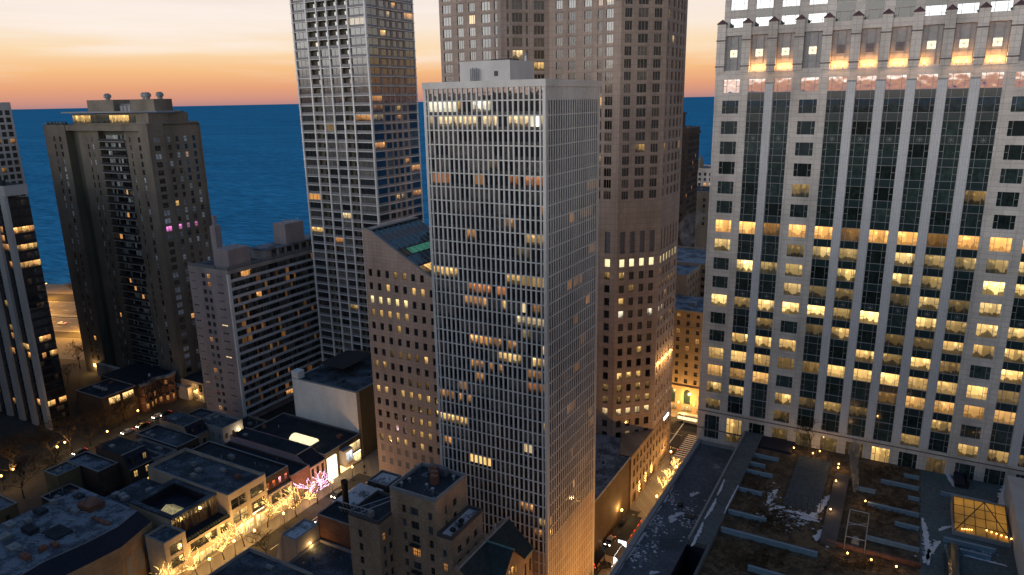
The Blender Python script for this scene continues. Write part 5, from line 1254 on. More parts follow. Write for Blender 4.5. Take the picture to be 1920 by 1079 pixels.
def brown_block():
    t = thing('brown_block', 'stepped brown brick apartment block with dark roofs, in front of the central tower', 'apartment block', (-80, 106, 0))
    W = MB(); y0 = 100.1
    def vol(x0, x1, ya, yb, z, cx=None, cy=None, nrow=8, zb=0, skipx=None):
        rows = sorted([(z-3.2-3.1*k-1.75, z-3.2-3.1*k) for k in range(nrow) if z-3.2-3.1*k-1.75 > zb+.5])
        for U, P0, L, cols in (((1, 0), (x0, ya), x1-x0, cx), ((0, 1), (x1, ya), yb-ya, cy)):
            d = facade(W, P0, U, L, zb, z, cols or [], rows if cols else [], .25)
            for (i, j), p in d.items():
                wide = cols[i][1]-cols[i][0] > 1.4
                g = sc3((1, .40, .09), R.uniform(.4, .8)) if (wide and U == (1, 0) and j in (0, 2, 3, 5, 6, 9)) else ((0, 0, 0) if R.random() > .03 else sc3(AM, .5))
                win(t, p, g, sc3((.02, .024, .03), R.choice((.6, 1, 4))), .12, .5, [(.46, 0, .54, 1), (0, .46, 1, .53)]+([(.22, 0, .25, 1), (.74, 0, .77, 1)] if wide else []), M['frame'])
        W.face([(x0, yb, zb), (x1, yb, zb), (x1, yb, z), (x0, yb, z)]); W.face([(x0, ya, zb), (x0, yb, zb), (x0, yb, z), (x0, ya, z)])
        r = MB(); r.face([(x0+.3, ya+.3, z-.6), (x1-.3, ya+.3, z-.6), (x1-.3, yb-.3, z-.6), (x0+.3, yb-.3, z-.6)])
        p = MB()
        for a, b, c, d in ((x0, x1, ya, ya+.3), (x0, x1, yb-.3, yb), (x0, x0+.3, ya+.3, yb-.3), (x1-.3, x1, ya+.3, yb-.3)): p.box(a-.03, b+.03, c-.03, d+.03, z-.6, z+.12)
        p.build('parapet', M['coping'] if z > 40 else M['darkwall'], t)
        return r
    vol(-85.6, -74.4, y0, 111.2, 45, [(2.9, 3.8), (5.0, 6.9), (9.3, 10.3)], [(3.2, 3.8), (6.0, 7.4)], 13).build('roof', M['tar'], t)
    vol(-74.38, -70.9, y0, 111.6, 37.7, [(1.2, 2.2)], [(2, 3.4), (5, 6.4), (8, 9.4)], 10).build('lower_roof', M['snowroof'], t)
    vol(-93.4, -85.5, 95.9, 105.4, 39.2, [(2.4, 3.4)], [(1.0, 1.9), (2.9, 3.9)], 11).build('wing_roof', M['tar'], t)
    tr = MB(); tr.box(-70.88, -69.0, y0+.02, 119.5, 0, 31.0); tr.build('terrace_block', M['brick'], t)
    W.build('wall', M['brick'], t)
    for x, y, m in ((-80.5, 107, 'redbrick'), (-79.5, 105.5, 'redbrick'), (-81.5, 108.5, 'redbrick')):
        u = MB(); u.box(x, x+1.6, y, y+1.0, 44.4, 46.3); u.build('roof_stack', M[m], t)
    u = MB(); u.box(-82.6, -78.2, 109.2, 110.4, 44.4, 46.1); u.build('roof_house', M['louver'], t)
    for x, y in ((-77, 103), (-76, 109), (-79, 103.8), (-83.5, 104), (-84, 102)):
        u = MB(); u.lathe((x, y, 44.4), [(.2, 0), (.2, .7), (.38, .75), (.38, 1.0), (.1, 1.2)], 8); u.build('roof_vent', M['steel'], t)
    for x, y in ((-73, 102.6), (-72.4, 104.5), (-73.2, 106)):
        u = MB(); u.box(x, x+.9, y, y+.8, 37.1, 37.7); u.build('terrace_furniture', M['dark'], t)
    for z, y in ((39.8, 96.3), (40.6, 97.0)):
        u = MB(); u.tube((-96.3, y, z-.4), (-88, y+.4, z-.4), .08, .08, 5)
        for k in range(8): u.tube((-96+k, y, z-.4), (-95.4+k, y, z-1.2), .05, .05, 4)
        u.build('pipe_rack', M['steel'], t)
    for a, b in (((-93, 96.4, 39.6), (-86, 104.8, 41)), ((-91, 96.2, 39.5), (-85.8, 101, 41.4))):
        u = MB(); u.tube(a, b, .09, .09, 5); u.build('stay_bar', M['steel'], t)
    u = MB(); u.box(-89.2, -88.2, 97, 98, 38.6, 40); u.build('roof_stack', M['stucco'], t)
    for z in (33.6, 27.4):
        u = MB(); u.box(-80.8, -78.4, y0-1.0, y0, z-.1, z)
        for k in range(7): u.box(-80.8+.38*k, -80.76+.38*k, y0-1.0, y0-.96, z, z+.9)
        u.box(-80.8, -78.4, y0-1.02, y0-.97, z+.9, z+.95); u.build('fire_escape', M['dark'], t)
    return t
brown_block()
def gable_house():
    t = thing('gabled_house', 'steep dark gabled house with a green copper ridge, at the foot of the central tower', 'house', (-66, 109, 0))
    xr, zr, xe, ze, ya, yb = -68.3, 32.8, -62.4, 27.2, 98.4, 117.9
    r = MB(); r.face([(xr, ya, zr), (xe, ya, ze), (xe, yb, ze), (xr, yb, zr)]); r.face([(xr, ya, zr), (xr, yb, zr), (-69.0, yb, 31.0), (-69.0, ya, 31.0)]); r.build('roof', M['green'], t)
    p = MB(); p.tube((xr, ya-.2, zr+.1), (xr, yb+.2, zr+.1), .22, .22, 6); p.build('ridge_coping', M['stucco'], t)
    W = MB(); W.face([(-69.0, ya, 0), (xe+.4, ya, 0), (xe+.4, ya, ze), (xr, ya, zr), (-69, ya, 31)]); W.face([(-69, yb, 0), (xe+.4, yb, 0), (xe+.4, yb, ze), (xr, yb, zr), (-69, yb, 31)])
    cols = [(1.2+2.1*k, 2.0+2.1*k) for k in range(9)]
    op = facade(W, (xe+.4-.6, ya), (0, 1), yb-ya, 0, ze+.1, cols, [(4, 6.4), (8.5, 10.9), (13, 15.4), (17.5, 19.9), (22.4, 25.4)], .2); W.build('wall', M['brick'], t)
    for k, q in op.items(): win(t, q, (0, 0, 0), (.02, .024, .03), .12, .3, [(.46, 0, .54, 1)], M['frame'])
    g = MB(); g.box(xe-.5, xe+.12, ya, yb, ze-.35, ze-.02); g.build('gutter', M['copper'], t)
    # dormer
    yc, xd, zd, hw = 108.4, -62.2, 32.8, 5.2
    D = MB(); D.face([(xd, yc-hw, 20), (xd, yc+hw, 20), (xd, yc+hw, 27.4), (xd, yc, zd), (xd, yc-hw, 27.4)])
    D.build('dormer_wall', M['brick'], t)
    Q = MB()
    for s in (-1, 1):
        Q.face([(xd+.4, yc+s*(hw+.3), 27.25), (xd+.4, yc, zd+.12), (xr, yc, zd+.12), (xe-.3, yc+s*(hw+.3), 27.3)])
    Q.build('dormer_roof', M['green'], t)
    e = MB(); e.tube((xd+.5, yc, zd+.2), (xr, yc, zd+.2), .2, .2, 6); e.build('copper_ridge', M['copper'], t)
    for k in (-1, 0, 1): win(t, [(xd+.03, yc+k*1.5-.4, 26.4), (xd+.03, yc+k*1.5+.4, 26.4), (xd+.03, yc+k*1.5+.4, 28.9), (xd+.03, yc+k*1.5-.4, 28.9)], (0, 0, 0), (.02, .024, .03), .12, .3, name='dormer_window')
    q = MB(); q.lathe((-69.6, 114.5, 31.0), [(.35, 0), (.25, .5), (.16, 1.4), (.25, 1.6), (.16, 1.9), (.02, 2.2)], 8); q.build('white_finial', M['snow'], t)
gable_house()
# ================================================================ podium roof in the foreground (bottom right)
PZ, PL = 42.4, 38.0          # upper terrace level and the lower roof along the street
Q5, Q6 = zc(1140, 780, 3.6075), zc(1520, 780, 3.6075)
def podium():
    t = thing('podium', 'big podium block with snow-edged dark roof terraces and brown planting, bottom right', 'podium', (0, 110, 0))
    x0, x1, y0, y1 = -39.2, 46, 58, 161.3
    W = MB()
    xs, xw = at(*Q5(735, 460), PZ+.9).x, at(*Q5(880, 480), PZ+.9).x       # step wall, inner edge of the walkway
    W.face([(x0, y0, 0), (x0, y1, 0), (x0, y1, PL), (x0, y0, PL)]); W.face([(x0, y0, 0), (xs, y0, 0), (xs, y0, PL), (x0, y0, PL)]); W.face([(xs, y0, 0), (x1, y0, 0), (x1, y0, PZ), (xs, y0, PZ)]); W.face([(x1, y0, 0), (x1, y1, 0), (x1, y1, PZ), (x1, y0, PZ)])
    W.face([(xs, y0, PL-.1), (xs, y1, PL-.1), (xs, y1, PZ-.5), (xs, y0, PZ-.5)])
    W.build('wall', M['stone'], t)
    x6 = at(*Q6(742, 600), PZ).x
    r = MB(); r.face([(x0, y0, PL), (xs, y0, PL), (xs, y1, PL), (x0, y1, PL)]); r.build('grit_roof', M['pod'], t)
    yv = at(*Q5(600, 885), PZ).y
    r = MB(); r.box(xs, xw, yv, y1, PZ-.5, PZ+.9); r.build('walkway', M['pod2'], t)
    v = MB(); v.box(xs+.02, xw-.5, y0, yv-.02, PZ-6, PZ-5.9); v.face([(xs+.02, yv-.01, PZ-6), (xw-.5, yv-.01, PZ-6), (xw-.5, yv-.01, PZ), (xs+.02, yv-.01, PZ)]); v.face([(xs+.01, y0, PZ-6), (xs+.01, yv, PZ-6), (xs+.01, yv, PZ), (xs+.01, y0, PZ)]); v.build('light_well', M['slate'], t)
    v = MB(); v.box(xw-.48, xw, y0, yv-.02, PZ-.5, PZ+.9); v.build('walkway_kerb', M['pod2'], t)
    r = MB(); r.face([(xw, y0, PZ), (x6, y0, PZ), (x6, y1, PZ), (xw, y1, PZ)]); r.build('planted_bed', M['brownbed'], t)
    r = MB(); r.face([(x6, y0, PZ+.05), (x1, y0, PZ+.05), (x1, y1, PZ+.05), (x6, y1, PZ+.05)]); r.build('terrace', M['deck'], t)
    p = MB(); p.box(x0-.15, x0+.75, y0, y1, PL, PL+.75); p.box(x0+.76, xs-.02, y1-.8, y1, PL, PL+.6); p.box(xs+.1, xs+.4, yv, y1-.9, PZ+.9, PZ+1.3); p.build('parapet', M['coping'], t)
    # pale ridges between the beds
    for P, a, b, c, d, h in ((Q5, 975, 255, 1155, 290, .7), (Q5, 950, 310, 1065, 335, .7), (Q5, 930, 362, 1115, 400, .7), (Q5, 880, 485, 1045, 520, .7), (Q5, 815, 635, 1070, 700, .8), (Q5, 760, 765, 1420, 915, .9), (Q5, 945, 1020, 1240, 1090, .9),
                             (Q6, 630, 397, 735, 412, .6), (Q6, 475, 432, 735, 485, .7), (Q6, 300, 482, 440, 502, .7), (Q6, 660, 545, 735, 560, .6), (Q6, 385, 590, 735, 660, .7), (Q6, 570, 715, 735, 760, .7), (Q6, 370, 812, 735, 900, .7), (Q6, 880, 520, 1215, 580, .7), (Q6, 900, 830, 1250, 900, .8), (Q6, 905, 880, 1220, 950, .8)):
        A, B = at(*P(a, b), PZ+h), at(*P(c, d), PZ+h); y = (A.y+B.y)/2
        q = MB(); q.prism([(A.x, y-.2), (B.x, y-.2), (B.x, y+.2), (A.x, y+.2)], PZ, PZ+h); q.prism([(A.x, y-.27), (B.x, y-.27), (B.x, y+.27), (A.x, y+.27)], PZ+h, PZ+h+.1); q.build('roof_ridge', M['bluebeam'], t)
    # dark plant enclosure by the tower and sports court
    A, B = at(*Q5(1010, 215), PZ), at(*Q5(1240, 260), PZ); q = MB(); q.box(A.x, B.x, A.y, A.y+6.5, PZ, PZ+.5); q.box(A.x, B.x, A.y+6.3, A.y+6.9, PZ, PZ+1.2); q.build('plant_well', M['slate'], t)
    c = [at(*Q5(a, b), PZ+.06) for a, b in ((1180, 600), (1435, 650), (1500, 270), (1220, 250))]
    xa, xb, ya, yb = c[0].x, c[1].x, c[0].y, c[3].y
    q = MB(); q.box(xa, xb, ya, yb, PZ+.02, PZ+.12); q.build('court', M['court'], t)
    f = MB()
    for i in range(7):
        for y in (ya, yb): x = xa+(xb-xa)*i/6; f.tube((x, y, PZ+.12), (x, y, PZ+3), .05, .05, 5)
    for i in range(1, 6):
        for x in (xa, xb): y = ya+(yb-ya)*i/6; f.tube((x, y, PZ+.12), (x, y, PZ+3), .05, .05, 5)
    for z in (1.1, 3): 
        for a, b in (((xa, ya), (xb, ya)), ((xb, ya), (xb, yb)), ((xa, yb), (xb, yb)), ((xa, ya), (xa, yb))): f.tube((*a, PZ+z), (*b, PZ+z), .035, .035, 4)
    f.build('court_fence', M['dark'], t)
    # planter trough east of the court
    A, B = at(*Q6(70, 870), PZ), at(*Q6(160, 400), PZ); q = MB(); q.box(A.x-.3, A.x+2.4, A.y, B.y, PZ, PZ+.6); q.build('planter_trough', M['darkwall'], t); qx = A.x
    q = MB(); A2, B2 = at(*Q6(100, 870), PZ), at(*Q6(745, 1015), PZ); q.box(A2.x, B2.x, (A2.y+B2.y)/2-.25, (A2.y+B2.y)/2+.25, PZ, PZ+.7); q.build('terrace_wall', M['redbrick'], t)
    # lit sloping skylight of the atrium
    cs = [at(*Q6(a, b), PZ+1.2) for a, b in ((975, 770), (1345, 838), (1372, 655), (970, 585))]
    xa, xb, ya, yb = cs[0].x, cs[1].x, (cs[0].y+cs[1].y)/2, (cs[2].y+cs[3].y)/2
    zl, zh = PZ+.7, PZ+2.2
    s = MB(); s.face([(xa, ya, zl), (xb, ya, zl), (xb, yb, zh), (xa, yb, zh)]); so = s.build('atrium_skylight', M['atrium'], t)
    s = MB(); n = 5
    for i in range(n+1):
        x = xa+(xb-xa)*i/n; s.tube((x, ya, zl+.06), (x, yb, zh+.06), .07, .07, 4)
    for i in range(5): q_ = i/4; s.tube((xa, ya+(yb-ya)*q_, zl+(zh-zl)*q_+.06), (xb, ya+(yb-ya)*q_, zl+(zh-zl)*q_+.06), .05, .05, 4)
    xm = (xa*.4+xb*.6); s.tube((xm, yb, zh+.1), (xa, ya, zl+.1), .09, .09, 4); s.tube((xm, yb, zh+.1), (xb, ya+1.5, zl+.3), .09, .09, 4); s.build('skylight_bars', M['dark'], so)
    s = MB()
    for i in range(5): x = xa+1.2+.38*i; s.ball((x, ya+.8+.12*i, zl+.3), .13)
    for i in range(7): x = xa+5+.72*i; s.ball((x, ya+1.6-.2*i+.4, zl+.45), .15)
    s.build('bulb_row', M['lamphead'], so)
    s = MB(); s.box(xa-.3, xb+.3, ya-.3, ya-.02, PZ, zl+.1); s.box(xa-.3, xb+.3, yb+.02, yb+.4, PZ, zh+.2); s.box(xa-.3, xa-.02, ya, yb, PZ, zl+.3); s.box(xb+.02, xb+.3, ya, yb, PZ, zl+.3); s.build('skylight_kerb', M['coping'], t)
    # tall plain wall at the far right, plant block beside the tower
    A = at(*Q6(1345, 1000), PZ+5); w = MB(); w.box(xb+.6, xb+7, y0, yb+8, PZ, PZ+5.0); w.build('side_wall', M['grey_conc'], t)
    A, B = at(*Q6(970, 480), PZ), at(*Q6(1030, 370), PZ); w = MB(); w.box(A.x, A.x+1.8, A.y, A.y+7, PZ, PZ+.9); w.box(A.x+2.2, A.x+2.5, A.y, A.y+7, PZ, PZ+1.6); w.build('plant_screen', M['slate'], t)
    A = at(*Q6(960, 1010), PZ)
    w = MB(); n = 8; r_ = 1.3
    for i in range(n):
        a0, a1 = math.pi*i/n, math.pi*(i+1)/n
        w.face([(A.x-r_*math.cos(a0), A.y-14, PZ+r_*math.sin(a0)*2), (A.x-r_*math.cos(a1), A.y-14, PZ+r_*math.sin(a1)*2), (A.x-r_*math.cos(a1), A.y+3, PZ+r_*math.sin(a1)*2), (A.x-r_*math.cos(a0), A.y+3, PZ+r_*math.sin(a0)*2)])
    w.face([(A.x-r_*math.cos(math.pi*i/n), A.y+3, PZ+2*r_*math.sin(math.pi*i/n)) for i in range(n+1)]); w.build('barrel_vault', M['teal'], t)
    for a, b in ((490, 615), (560, 690)):
        A = at(*Q5(a, b), PL); u = MB()
        if a == 490: u.lathe((A.x, A.y, PL), [(.55, 0), (.6, .7), (.35, 1.0), (.1, 1.1)], 10)
        else: u.box(A.x-1, A.x+.7, A.y-.6, A.y+.6, PL, PL+.35)
        u.build('roof_vent', M['dark'], t)
    # terrace pergola of steel bars
    A = at(*Q6(225, 900), PZ); g = thing('pergola', 'open steel frame with cross bracing standing on the brown planted roof', 'pergola', (A.x, A.y, PZ)); f = MB(); X, Y, w_, d_, h_ = A.x, A.y, 3.2, 9.5, 2.6
    for x in (X, X+w_):
        for y in (Y, Y+d_/2, Y+d_): f.tube((x, y, PZ), (x, y, PZ+h_), .08, .08, 5)
        f.tube((x, Y, PZ+h_), (x, Y+d_, PZ+h_), .08, .08, 5)
    for y in (Y, Y+d_/2, Y+d_): f.tube((X, y, PZ+h_), (X+w_, y, PZ+h_), .08, .08, 5)
    f.tube((X, Y+d_/2-1, PZ+h_), (X+w_, Y+d_/2+1, PZ+h_), .06, .06, 5); f.build('steel_frame', M['steel'], g)
    u = MB(); u.box(X+1, X+2.2, Y+1.5, Y+2.7, PZ, PZ+1); u.lathe((X+1.6, Y+2.1, PZ+1), [(.5, 0), (.5, .5), (.2, .6)], 8); u.build('heater', M['unit'], g)
    return qx
podium()
# snow lying along the podium edges: irregular low drifts
def drift(mb, pts, w, z, seed, h=.07):
    rr = random.Random(seed)
    for (a, b), (c, d) in zip(pts[:-1], pts[1:]):
        n = max(2, int(math.hypot(c-a, d-b)/.35)); L, Rr = [], []
        ux, uy = (c-a), (d-b); l = math.hypot(ux, uy); nx, ny = -uy/l, ux/l
        for i in range(n+1):
            f_ = i/n; e = w*(.25+.75*math.sin(math.pi*min(1, max(0, f_)))**.5); j = e*rr.uniform(.55, 1.15); k = e*rr.uniform(.0, .25)
            x, y = a+ux*f_, b+uy*f_; L.append((x+nx*j, y+ny*j)); Rr.append((x-nx*k, y-ny*k))
        for i in range(n):
            q = [L[i], L[i+1], Rr[i+1], Rr[i]]
            mb.face([(x, y, z+h) for x, y in q]); mb.face([(*L[i], z), (*L[i+1], z), (*L[i+1], z+h), (*L[i], z+h)]); mb.face([(*Rr[i], z), (*Rr[i+1], z), (*Rr[i+1], z+h), (*Rr[i], z+h)])
def snow():
    mb = MB(); P = lambda F, L, z: [(p.x, p.y) for p in (at(*F(a, b), z) for a, b in L)]
    z = PL+.01
    for i, s in enumerate((((640, 185), (655, 170)), ((570, 255), (590, 240)), ((520, 330), (550, 290)), ((420, 520), (450, 460)), ((385, 590), (410, 530)), ((300, 690), (365, 610)), ((260, 750), (310, 690)), ((190, 880), (260, 790)), ((120, 980), (190, 890)), ((60, 1070), (110, 1000)))):
        drift(mb, P(Q5, s, z), .9, z, i)
    drift(mb, P(Q5, ((560, 885), (640, 720)), PZ+.9)[::-1], .55, PZ+.905, 21); drift(mb, P(Q5, ((650, 700), (730, 560)), PZ+.9)[::-1], .5, PZ+.905, 22); drift(mb, P(Q5, ((735, 540), (785, 430)), PZ+.9)[::-1], .42, PZ+.905, 23)
    drift(mb, P(Q5, ((785, 665), (885, 470)), PZ+.9), .3, PZ+.905, 24)
    for i, s in enumerate((((410, 700), (520, 660)), ((420, 725), (470, 700)), ((560, 550), (620, 520)), ((1085, 600), (1150, 500)), ((1100, 640), (1200, 620)), ((1180, 640), (1420, 700)), ((1240, 680), (1430, 720)), ((280, 1075), (350, 1060)))):
        i in (3, 4, 5, 6) or drift(mb, P(Q5, s, z), 1.0, z, 40+i)
        if i in (3, 4, 5, 6): drift(mb, P(Q5, s, PZ+.13), 1.0, PZ+.13, 40+i)
    for i, s in enumerate((((40, 850), (95, 770)), ((60, 660), (140, 540)), ((0, 690), (50, 660)), ((750, 690), (790, 1010)), ((770, 1000), (880, 850)), ((870, 780), (960, 750)), ((900, 375), (965, 480)), ((780, 352), (930, 375)), ((1145, 425), (1350, 460)), ((1300, 620), (1340, 470)), ((1030, 945), (1330, 1020)), ((985, 785), (1200, 830)), ((1160, 915), (1230, 925)))):
        drift(mb, P(Q6, s, PZ+.1), (1.1, 1.2, 1.0, .9, 1.0, .7, .8, .45, .8, 1.4, .5, .35, .8)[i], PZ+.1, 60+i)
    rr = random.Random(8)                                       # scattered flakes and crusts round the drifts
    for F, a, b, sa, sb, n, zz in ((Q5, 1250, 690, 150, 60, 320, PZ+.01), (Q5, 1110, 560, 40, 70, 90, PZ+.01), (Q5, 560, 680, 90, 110, 130, PL+.01), (Q5, 330, 720, 60, 90, 110, PL+.01), (Q5, 190, 930, 60, 90, 110, PL+.01), (Q5, 430, 540, 30, 60, 60, PL+.01), (Q6, 130, 760, 30, 110, 150, PZ+.01), (Q6, 780, 900, 40, 80, 50, PZ+.07), (Q6, 1180, 930, 60, 25, 50, PZ+.07), (Q5, 300, 850, 60, 120, 60, PL+.01)):
        for _ in range(n):
            p = at(*F(a+rr.gauss(0, sa)*.6, b+rr.gauss(0, sb)*.6), zz); r = rr.choice((.05, .08, .1, .15, .25)); k0 = rr.uniform(0, 6)
            mb.face([(p.x+r*rr.uniform(.6, 1.6)*math.cos(k0+i*1.257), p.y+r*rr.uniform(.6, 1.4)*math.sin(k0+i*1.257), zz+.03) for i in range(5)])
    o = mb.build('snow_drifts', M['snow']); tag(o, 'thin irregular snow drifts lying along the podium roof edges', 'snow', kind='stuff')
snow()
def shrubs():
    rr = random.Random(3); mb = MB(); fx = MB()
    for F, a, b, sa, sb, n in ((Q5, 1000, 480, 90, 120, 120), (Q5, 1120, 720, 120, 60, 160), (Q5, 1000, 960, 200, 80, 200), (Q6, 500, 620, 160, 100, 160), (Q6, 350, 1010, 200, 40, 120), (Q6, 480, 390, 160, 40, 80)):
        for _ in range(n):
            p = at(*F(a+rr.gauss(0, sa)*.7, b+rr.gauss(0, sb)*.7), PZ)
            for k in range(7):
                an, r, h = rr.uniform(0, 6.28), rr.uniform(.1, .38), rr.uniform(.15, .5)
                x, y = p.x+r*math.cos(an), p.y+r*math.sin(an); q = rr.uniform(.06, .16)
                mb.face([(x-q, y, PZ+h), (x+q*.3, y-q, PZ+h*.6), (x+q, y+q*.4, PZ+h*1.1), (x, y+q, PZ+h*.8)])
    tag(mb.build('dry_planting', plain('dry_winter_leaves', (.07, .045, .025), .9, spec=.1, nz=.5)), 'dry brown winter tufts scattered over the podium planting', 'planting', kind='stuff')
shrubs()
def terrace_lamps():
    proto = None
    for i, (F, a, b, lab) in enumerate(((Q6, 190, 325, 'terrace lamp in the dark trough, first below the tower foot'), (Q6, 186, 350, 'terrace lamp close beside the one nearest the tower foot'), (Q6, 172, 440, 'bright terrace lamp midway along the trough east of the court'), (Q6, 135, 630, 'terrace lamp at the snowy end of the trough'),
            (Q6, 250, 928, 'leftmost of the three lamps along the red terrace wall'), (Q6, 410, 972, 'middle of the three lamps along the red terrace wall'), (Q6, 580, 1018, 'rightmost of the three lamps along the red terrace wall'), (Q6, 62, 238, 'bright terrace lamp under the bare terrace tree'), (Q6, 15, 252, 'small terrace lamp left of the bare terrace tree'), (Q6, 370, 575, 'twin white lamp on the corner of the pergola'), (Q5, 1258, 215, 'tall glowing lamp at the end of the dark plant well'))):
        p = at(*F(a, b), PZ+1.1)
        if proto is None:
            proto = local(thing('terrace_lamp', lab, 'lamp', (p.x, p.y, PZ), 0, 'lamps on the podium roof'))
            q = MB(); q.tube((0, 0, 0), (0, 0, .9), .05, .05, 6); q.build('post', M['dark'], proto)
            q = MB(); q.ball((0, 0, 1.05), .17, 0, 8, 6); q.build('globe', M['lamphead'], proto); light('lamp_light', (0, 0, 1.3), 90, (1, .55, .2), proto, .1)
        else: dup(proto, (p.x, p.y, PZ), 0, lab)
terrace_lamps()
# ================================================================ far buildings in the gap
def far_blocks():
    yb = 258.0; t = thing('old_hotel', 'ornate tan stone block with arched ground floor windows, across the avenue beyond the crosswalk', 'building', (-60, 265, 0))
    x0, x1 = -100, -44; zt = aty(1290, 584, yb).z; W = MB()
    lx = lambda u, v: aty(u, v, yb).x
    cols = []; xa = lx(1100+770/4.496, 622); dx = (lx(1100+935/4.496, 622)-xa)/2
    for k in range(-8, 9):
        c = xa+dx*k
        if x0+1 < c < x1-1: cols.append((c-.65-x0, c+.65-x0))
    z0 = aty(1100+860/4.496, 600+85/4.496, yb).z; fl = (aty(1292, 615.6, yb).z-aty(1292, 688.5, yb).z)/4.6
    fl = (aty(1100+860/4.496, 600+105/4.496, yb).z-aty(1100+848/4.496, 600+520/4.496, yb).z)/6
    zc0 = aty(1100+860/4.496, 600+105/4.496, yb).z
    rows = sorted([(zc0+fl*k-.9, zc0+fl*k+.9) for k in range(-6, 4) if zc0+fl*k+1.4 < zt])
    zarch = rows[0][0]-1.6
    op = facade(W, (x0, yb), (1, 0), x1-x0, max(zarch, 8), zt, cols, rows, .3)
    W.face([(x0, yb, 0), (x1, yb, 0), (x1, yb, max(zarch, 8)), (x0, yb, max(zarch, 8))]); W.face([(x0, yb, 0), (x0, yb+20, 0), (x0, yb+20, zt), (x0, yb, zt)]); W.face([(x1, yb, 0), (x1, yb+20, 0), (x1, yb+20, zt), (x1, yb, zt)]); W.face([(x0, yb+20, 0), (x1, yb+20, 0), (x1, yb+20, zt), (x0, yb+20, zt)])
    W.build('wall', M['hotel'], t)
    for k, p in op.items(): win(t, p, sc3((1, .5, .16), R.uniform(.5, 1.3)) if R.random() < .35 else (0, 0, 0), (.03, .03, .032), .1, .6, [(.46, 0, .54, 1), (0, .46, 1, .54)], M['frame'])
    c = MB(); c.box(x0, x1, yb-.9, yb, zt-.9, zt+.3); c.box(x0, x1, yb-.3, yb-.003, rows[-3][1]+.6, rows[-3][1]+1.0); c.box(x0, x1, yb-.5, yb-.003, max(zarch, 8), max(zarch, 8)+.4); c.build('cornice', M['hotel'], t)
    r = MB(); r.face([(x0, yb, zt+.32), (x1, yb, zt+.32), (x1, yb+20, zt+.32), (x0, yb+20, zt+.32)]); r.build('roof', M['white_roof'], t)
    za = max(zarch, 8)
    for k in range(8):
        cx = -92+6.0*k; A = MB(); n = 8; pts = [(cx-1.3, yb-.03, 3.6)]+[(cx-1.3*math.cos(math.pi*i/n), yb-.03, za-2.3+1.3*math.sin(math.pi*i/n)) for i in range(n+1)]+[(cx+1.3, yb-.03, 3.6)]
        A.face(pts[::-1]); A.build('arched_window', M['teal'], t)
        win(t, [(cx-2, yb-.04, .5), (cx+2, yb-.04, .5), (cx+2, yb-.04, 3.0), (cx-2, yb-.04, 3.0)], sc3((1, .6, .2), R.uniform(.4, 1.2)), (.05, .04, .03), .05, .2, [(.33, 0, .35, 1), (.66, 0, .68, 1)], M['frame'], name='shop_window')
        q = MB(); q.box(cx+2.6, cx+3.0, yb-.5, yb-.05, 3.6, 4.3); q.build('wall_light', M['lamphead'], t)
    for cx in (-78, -68, -60): light('facade_lamp', (cx, yb-3.5, 6.5), 4200, (1, .52, .15), t, .3)
    q = MB(); q.box(-62.5, -61.6, yb-1.2, yb-.3, 6.4, 7.6); q.build('hanging_sign', M['whitesign'], t)
    for x in (-78, -70): 
        q = MB(); q.box(x, x+2, yb+6, yb+8, zt+.32, zt+1.8); q.build('roof_unit', M['unit'], t)
    # second block behind
    y2 = 300.0; z2 = aty(1300, 497, y2).z
    b = low('rear_block', 'L shaped brown block with a frosted roof, behind the tan stone block', -118, -52, y2, y2+34, z2, 'brick', 'white_roof', wx=None, wy=(16, 1.5, [(z2-3.4-3.4*k, z2-1.6-3.4*k) for k in range(10)]), lit=.3, glow=(1, .5, .18), units=2)
    b = low('rear_wing', 'plain brown side wing of the L shaped block, beside the granite tower', -118, aty(1290, 540, 281).x, 279, y2-.1, z2-.4, 'brick', 'white_roof', wx=(5, 1.4, [(z2-3.4-3.4*k, z2-1.6-3.4*k) for k in range(10)]), lit=.0, units=0)
    y3 = 395.0; u3 = 1291; xr = aty(u3, 250, y3).x; d3 = atx(1312, 250, xr).y-y3; z3 = aty(1300, 243, y3).z
    b = low('dark_apartment_tower', 'dark brown apartment tower with a stepped cornice against the lake, seen in the gap', xr-60, xr, y3, y3+d3, z3, 'darkbrick', 'tar', wx=(9, 1.4, [(z3-6-3.5*k, z3-4-3.5*k) for k in range(26)]), wy=(12, 1.4, [(z3-6-3.5*k, z3-4-3.5*k) for k in range(26)]), lit=.02, units=2)
    q = MB(); q.box(xr-60, xr+.8, y3-.8, y3+d3, z3-2.6, z3-1.6); q.box(xr-60, xr+.5, y3-.5, y3+d3, z3-24, z3-23.4); q.box(xr-16, xr-6, y3+5, y3+14, z3, z3+8); q.box(xr-16.6, xr-5.4, y3+4.4, y3+14.6, z3+8, z3+8.8); q.build('cornice', M['darkbrick'], b)
    y4 = 560.0; xc = aty(1325, 330, y4).x; z4 = aty(1325, 318, y4).z
    b = low('pale_old_block', 'distant pale stone block by the lake, just left of the beige tower', xc-20, xc+30, y4, y4+30, z4, 'stone', 'frost', wy=(12, 2, [(z4-5-4*k, z4-2.6-4*k) for k in range(4)]), lit=.1, units=4)
    q = MB(); q.lathe((xc-6, y4+4, z4), [(2.2, 0), (2.2, 5), (1.2, 8), (.2, 11)], 8); q.build('roof_turret', M['brown2'], b)
    y5 = 480.0; xd = aty(1330, 380, y5).x; z5 = aty(1330, 362, y5).z
    low('dark_old_block', 'dark roofed old block below the distant pale stone block', xd-18, xd+40, y5, y5+30, z5, 'brown2', 'tar', wy=(10, 1.5, [(z5-6-4*k, z5-4-4*k) for k in range(5)]), lit=.05)
far_blocks()
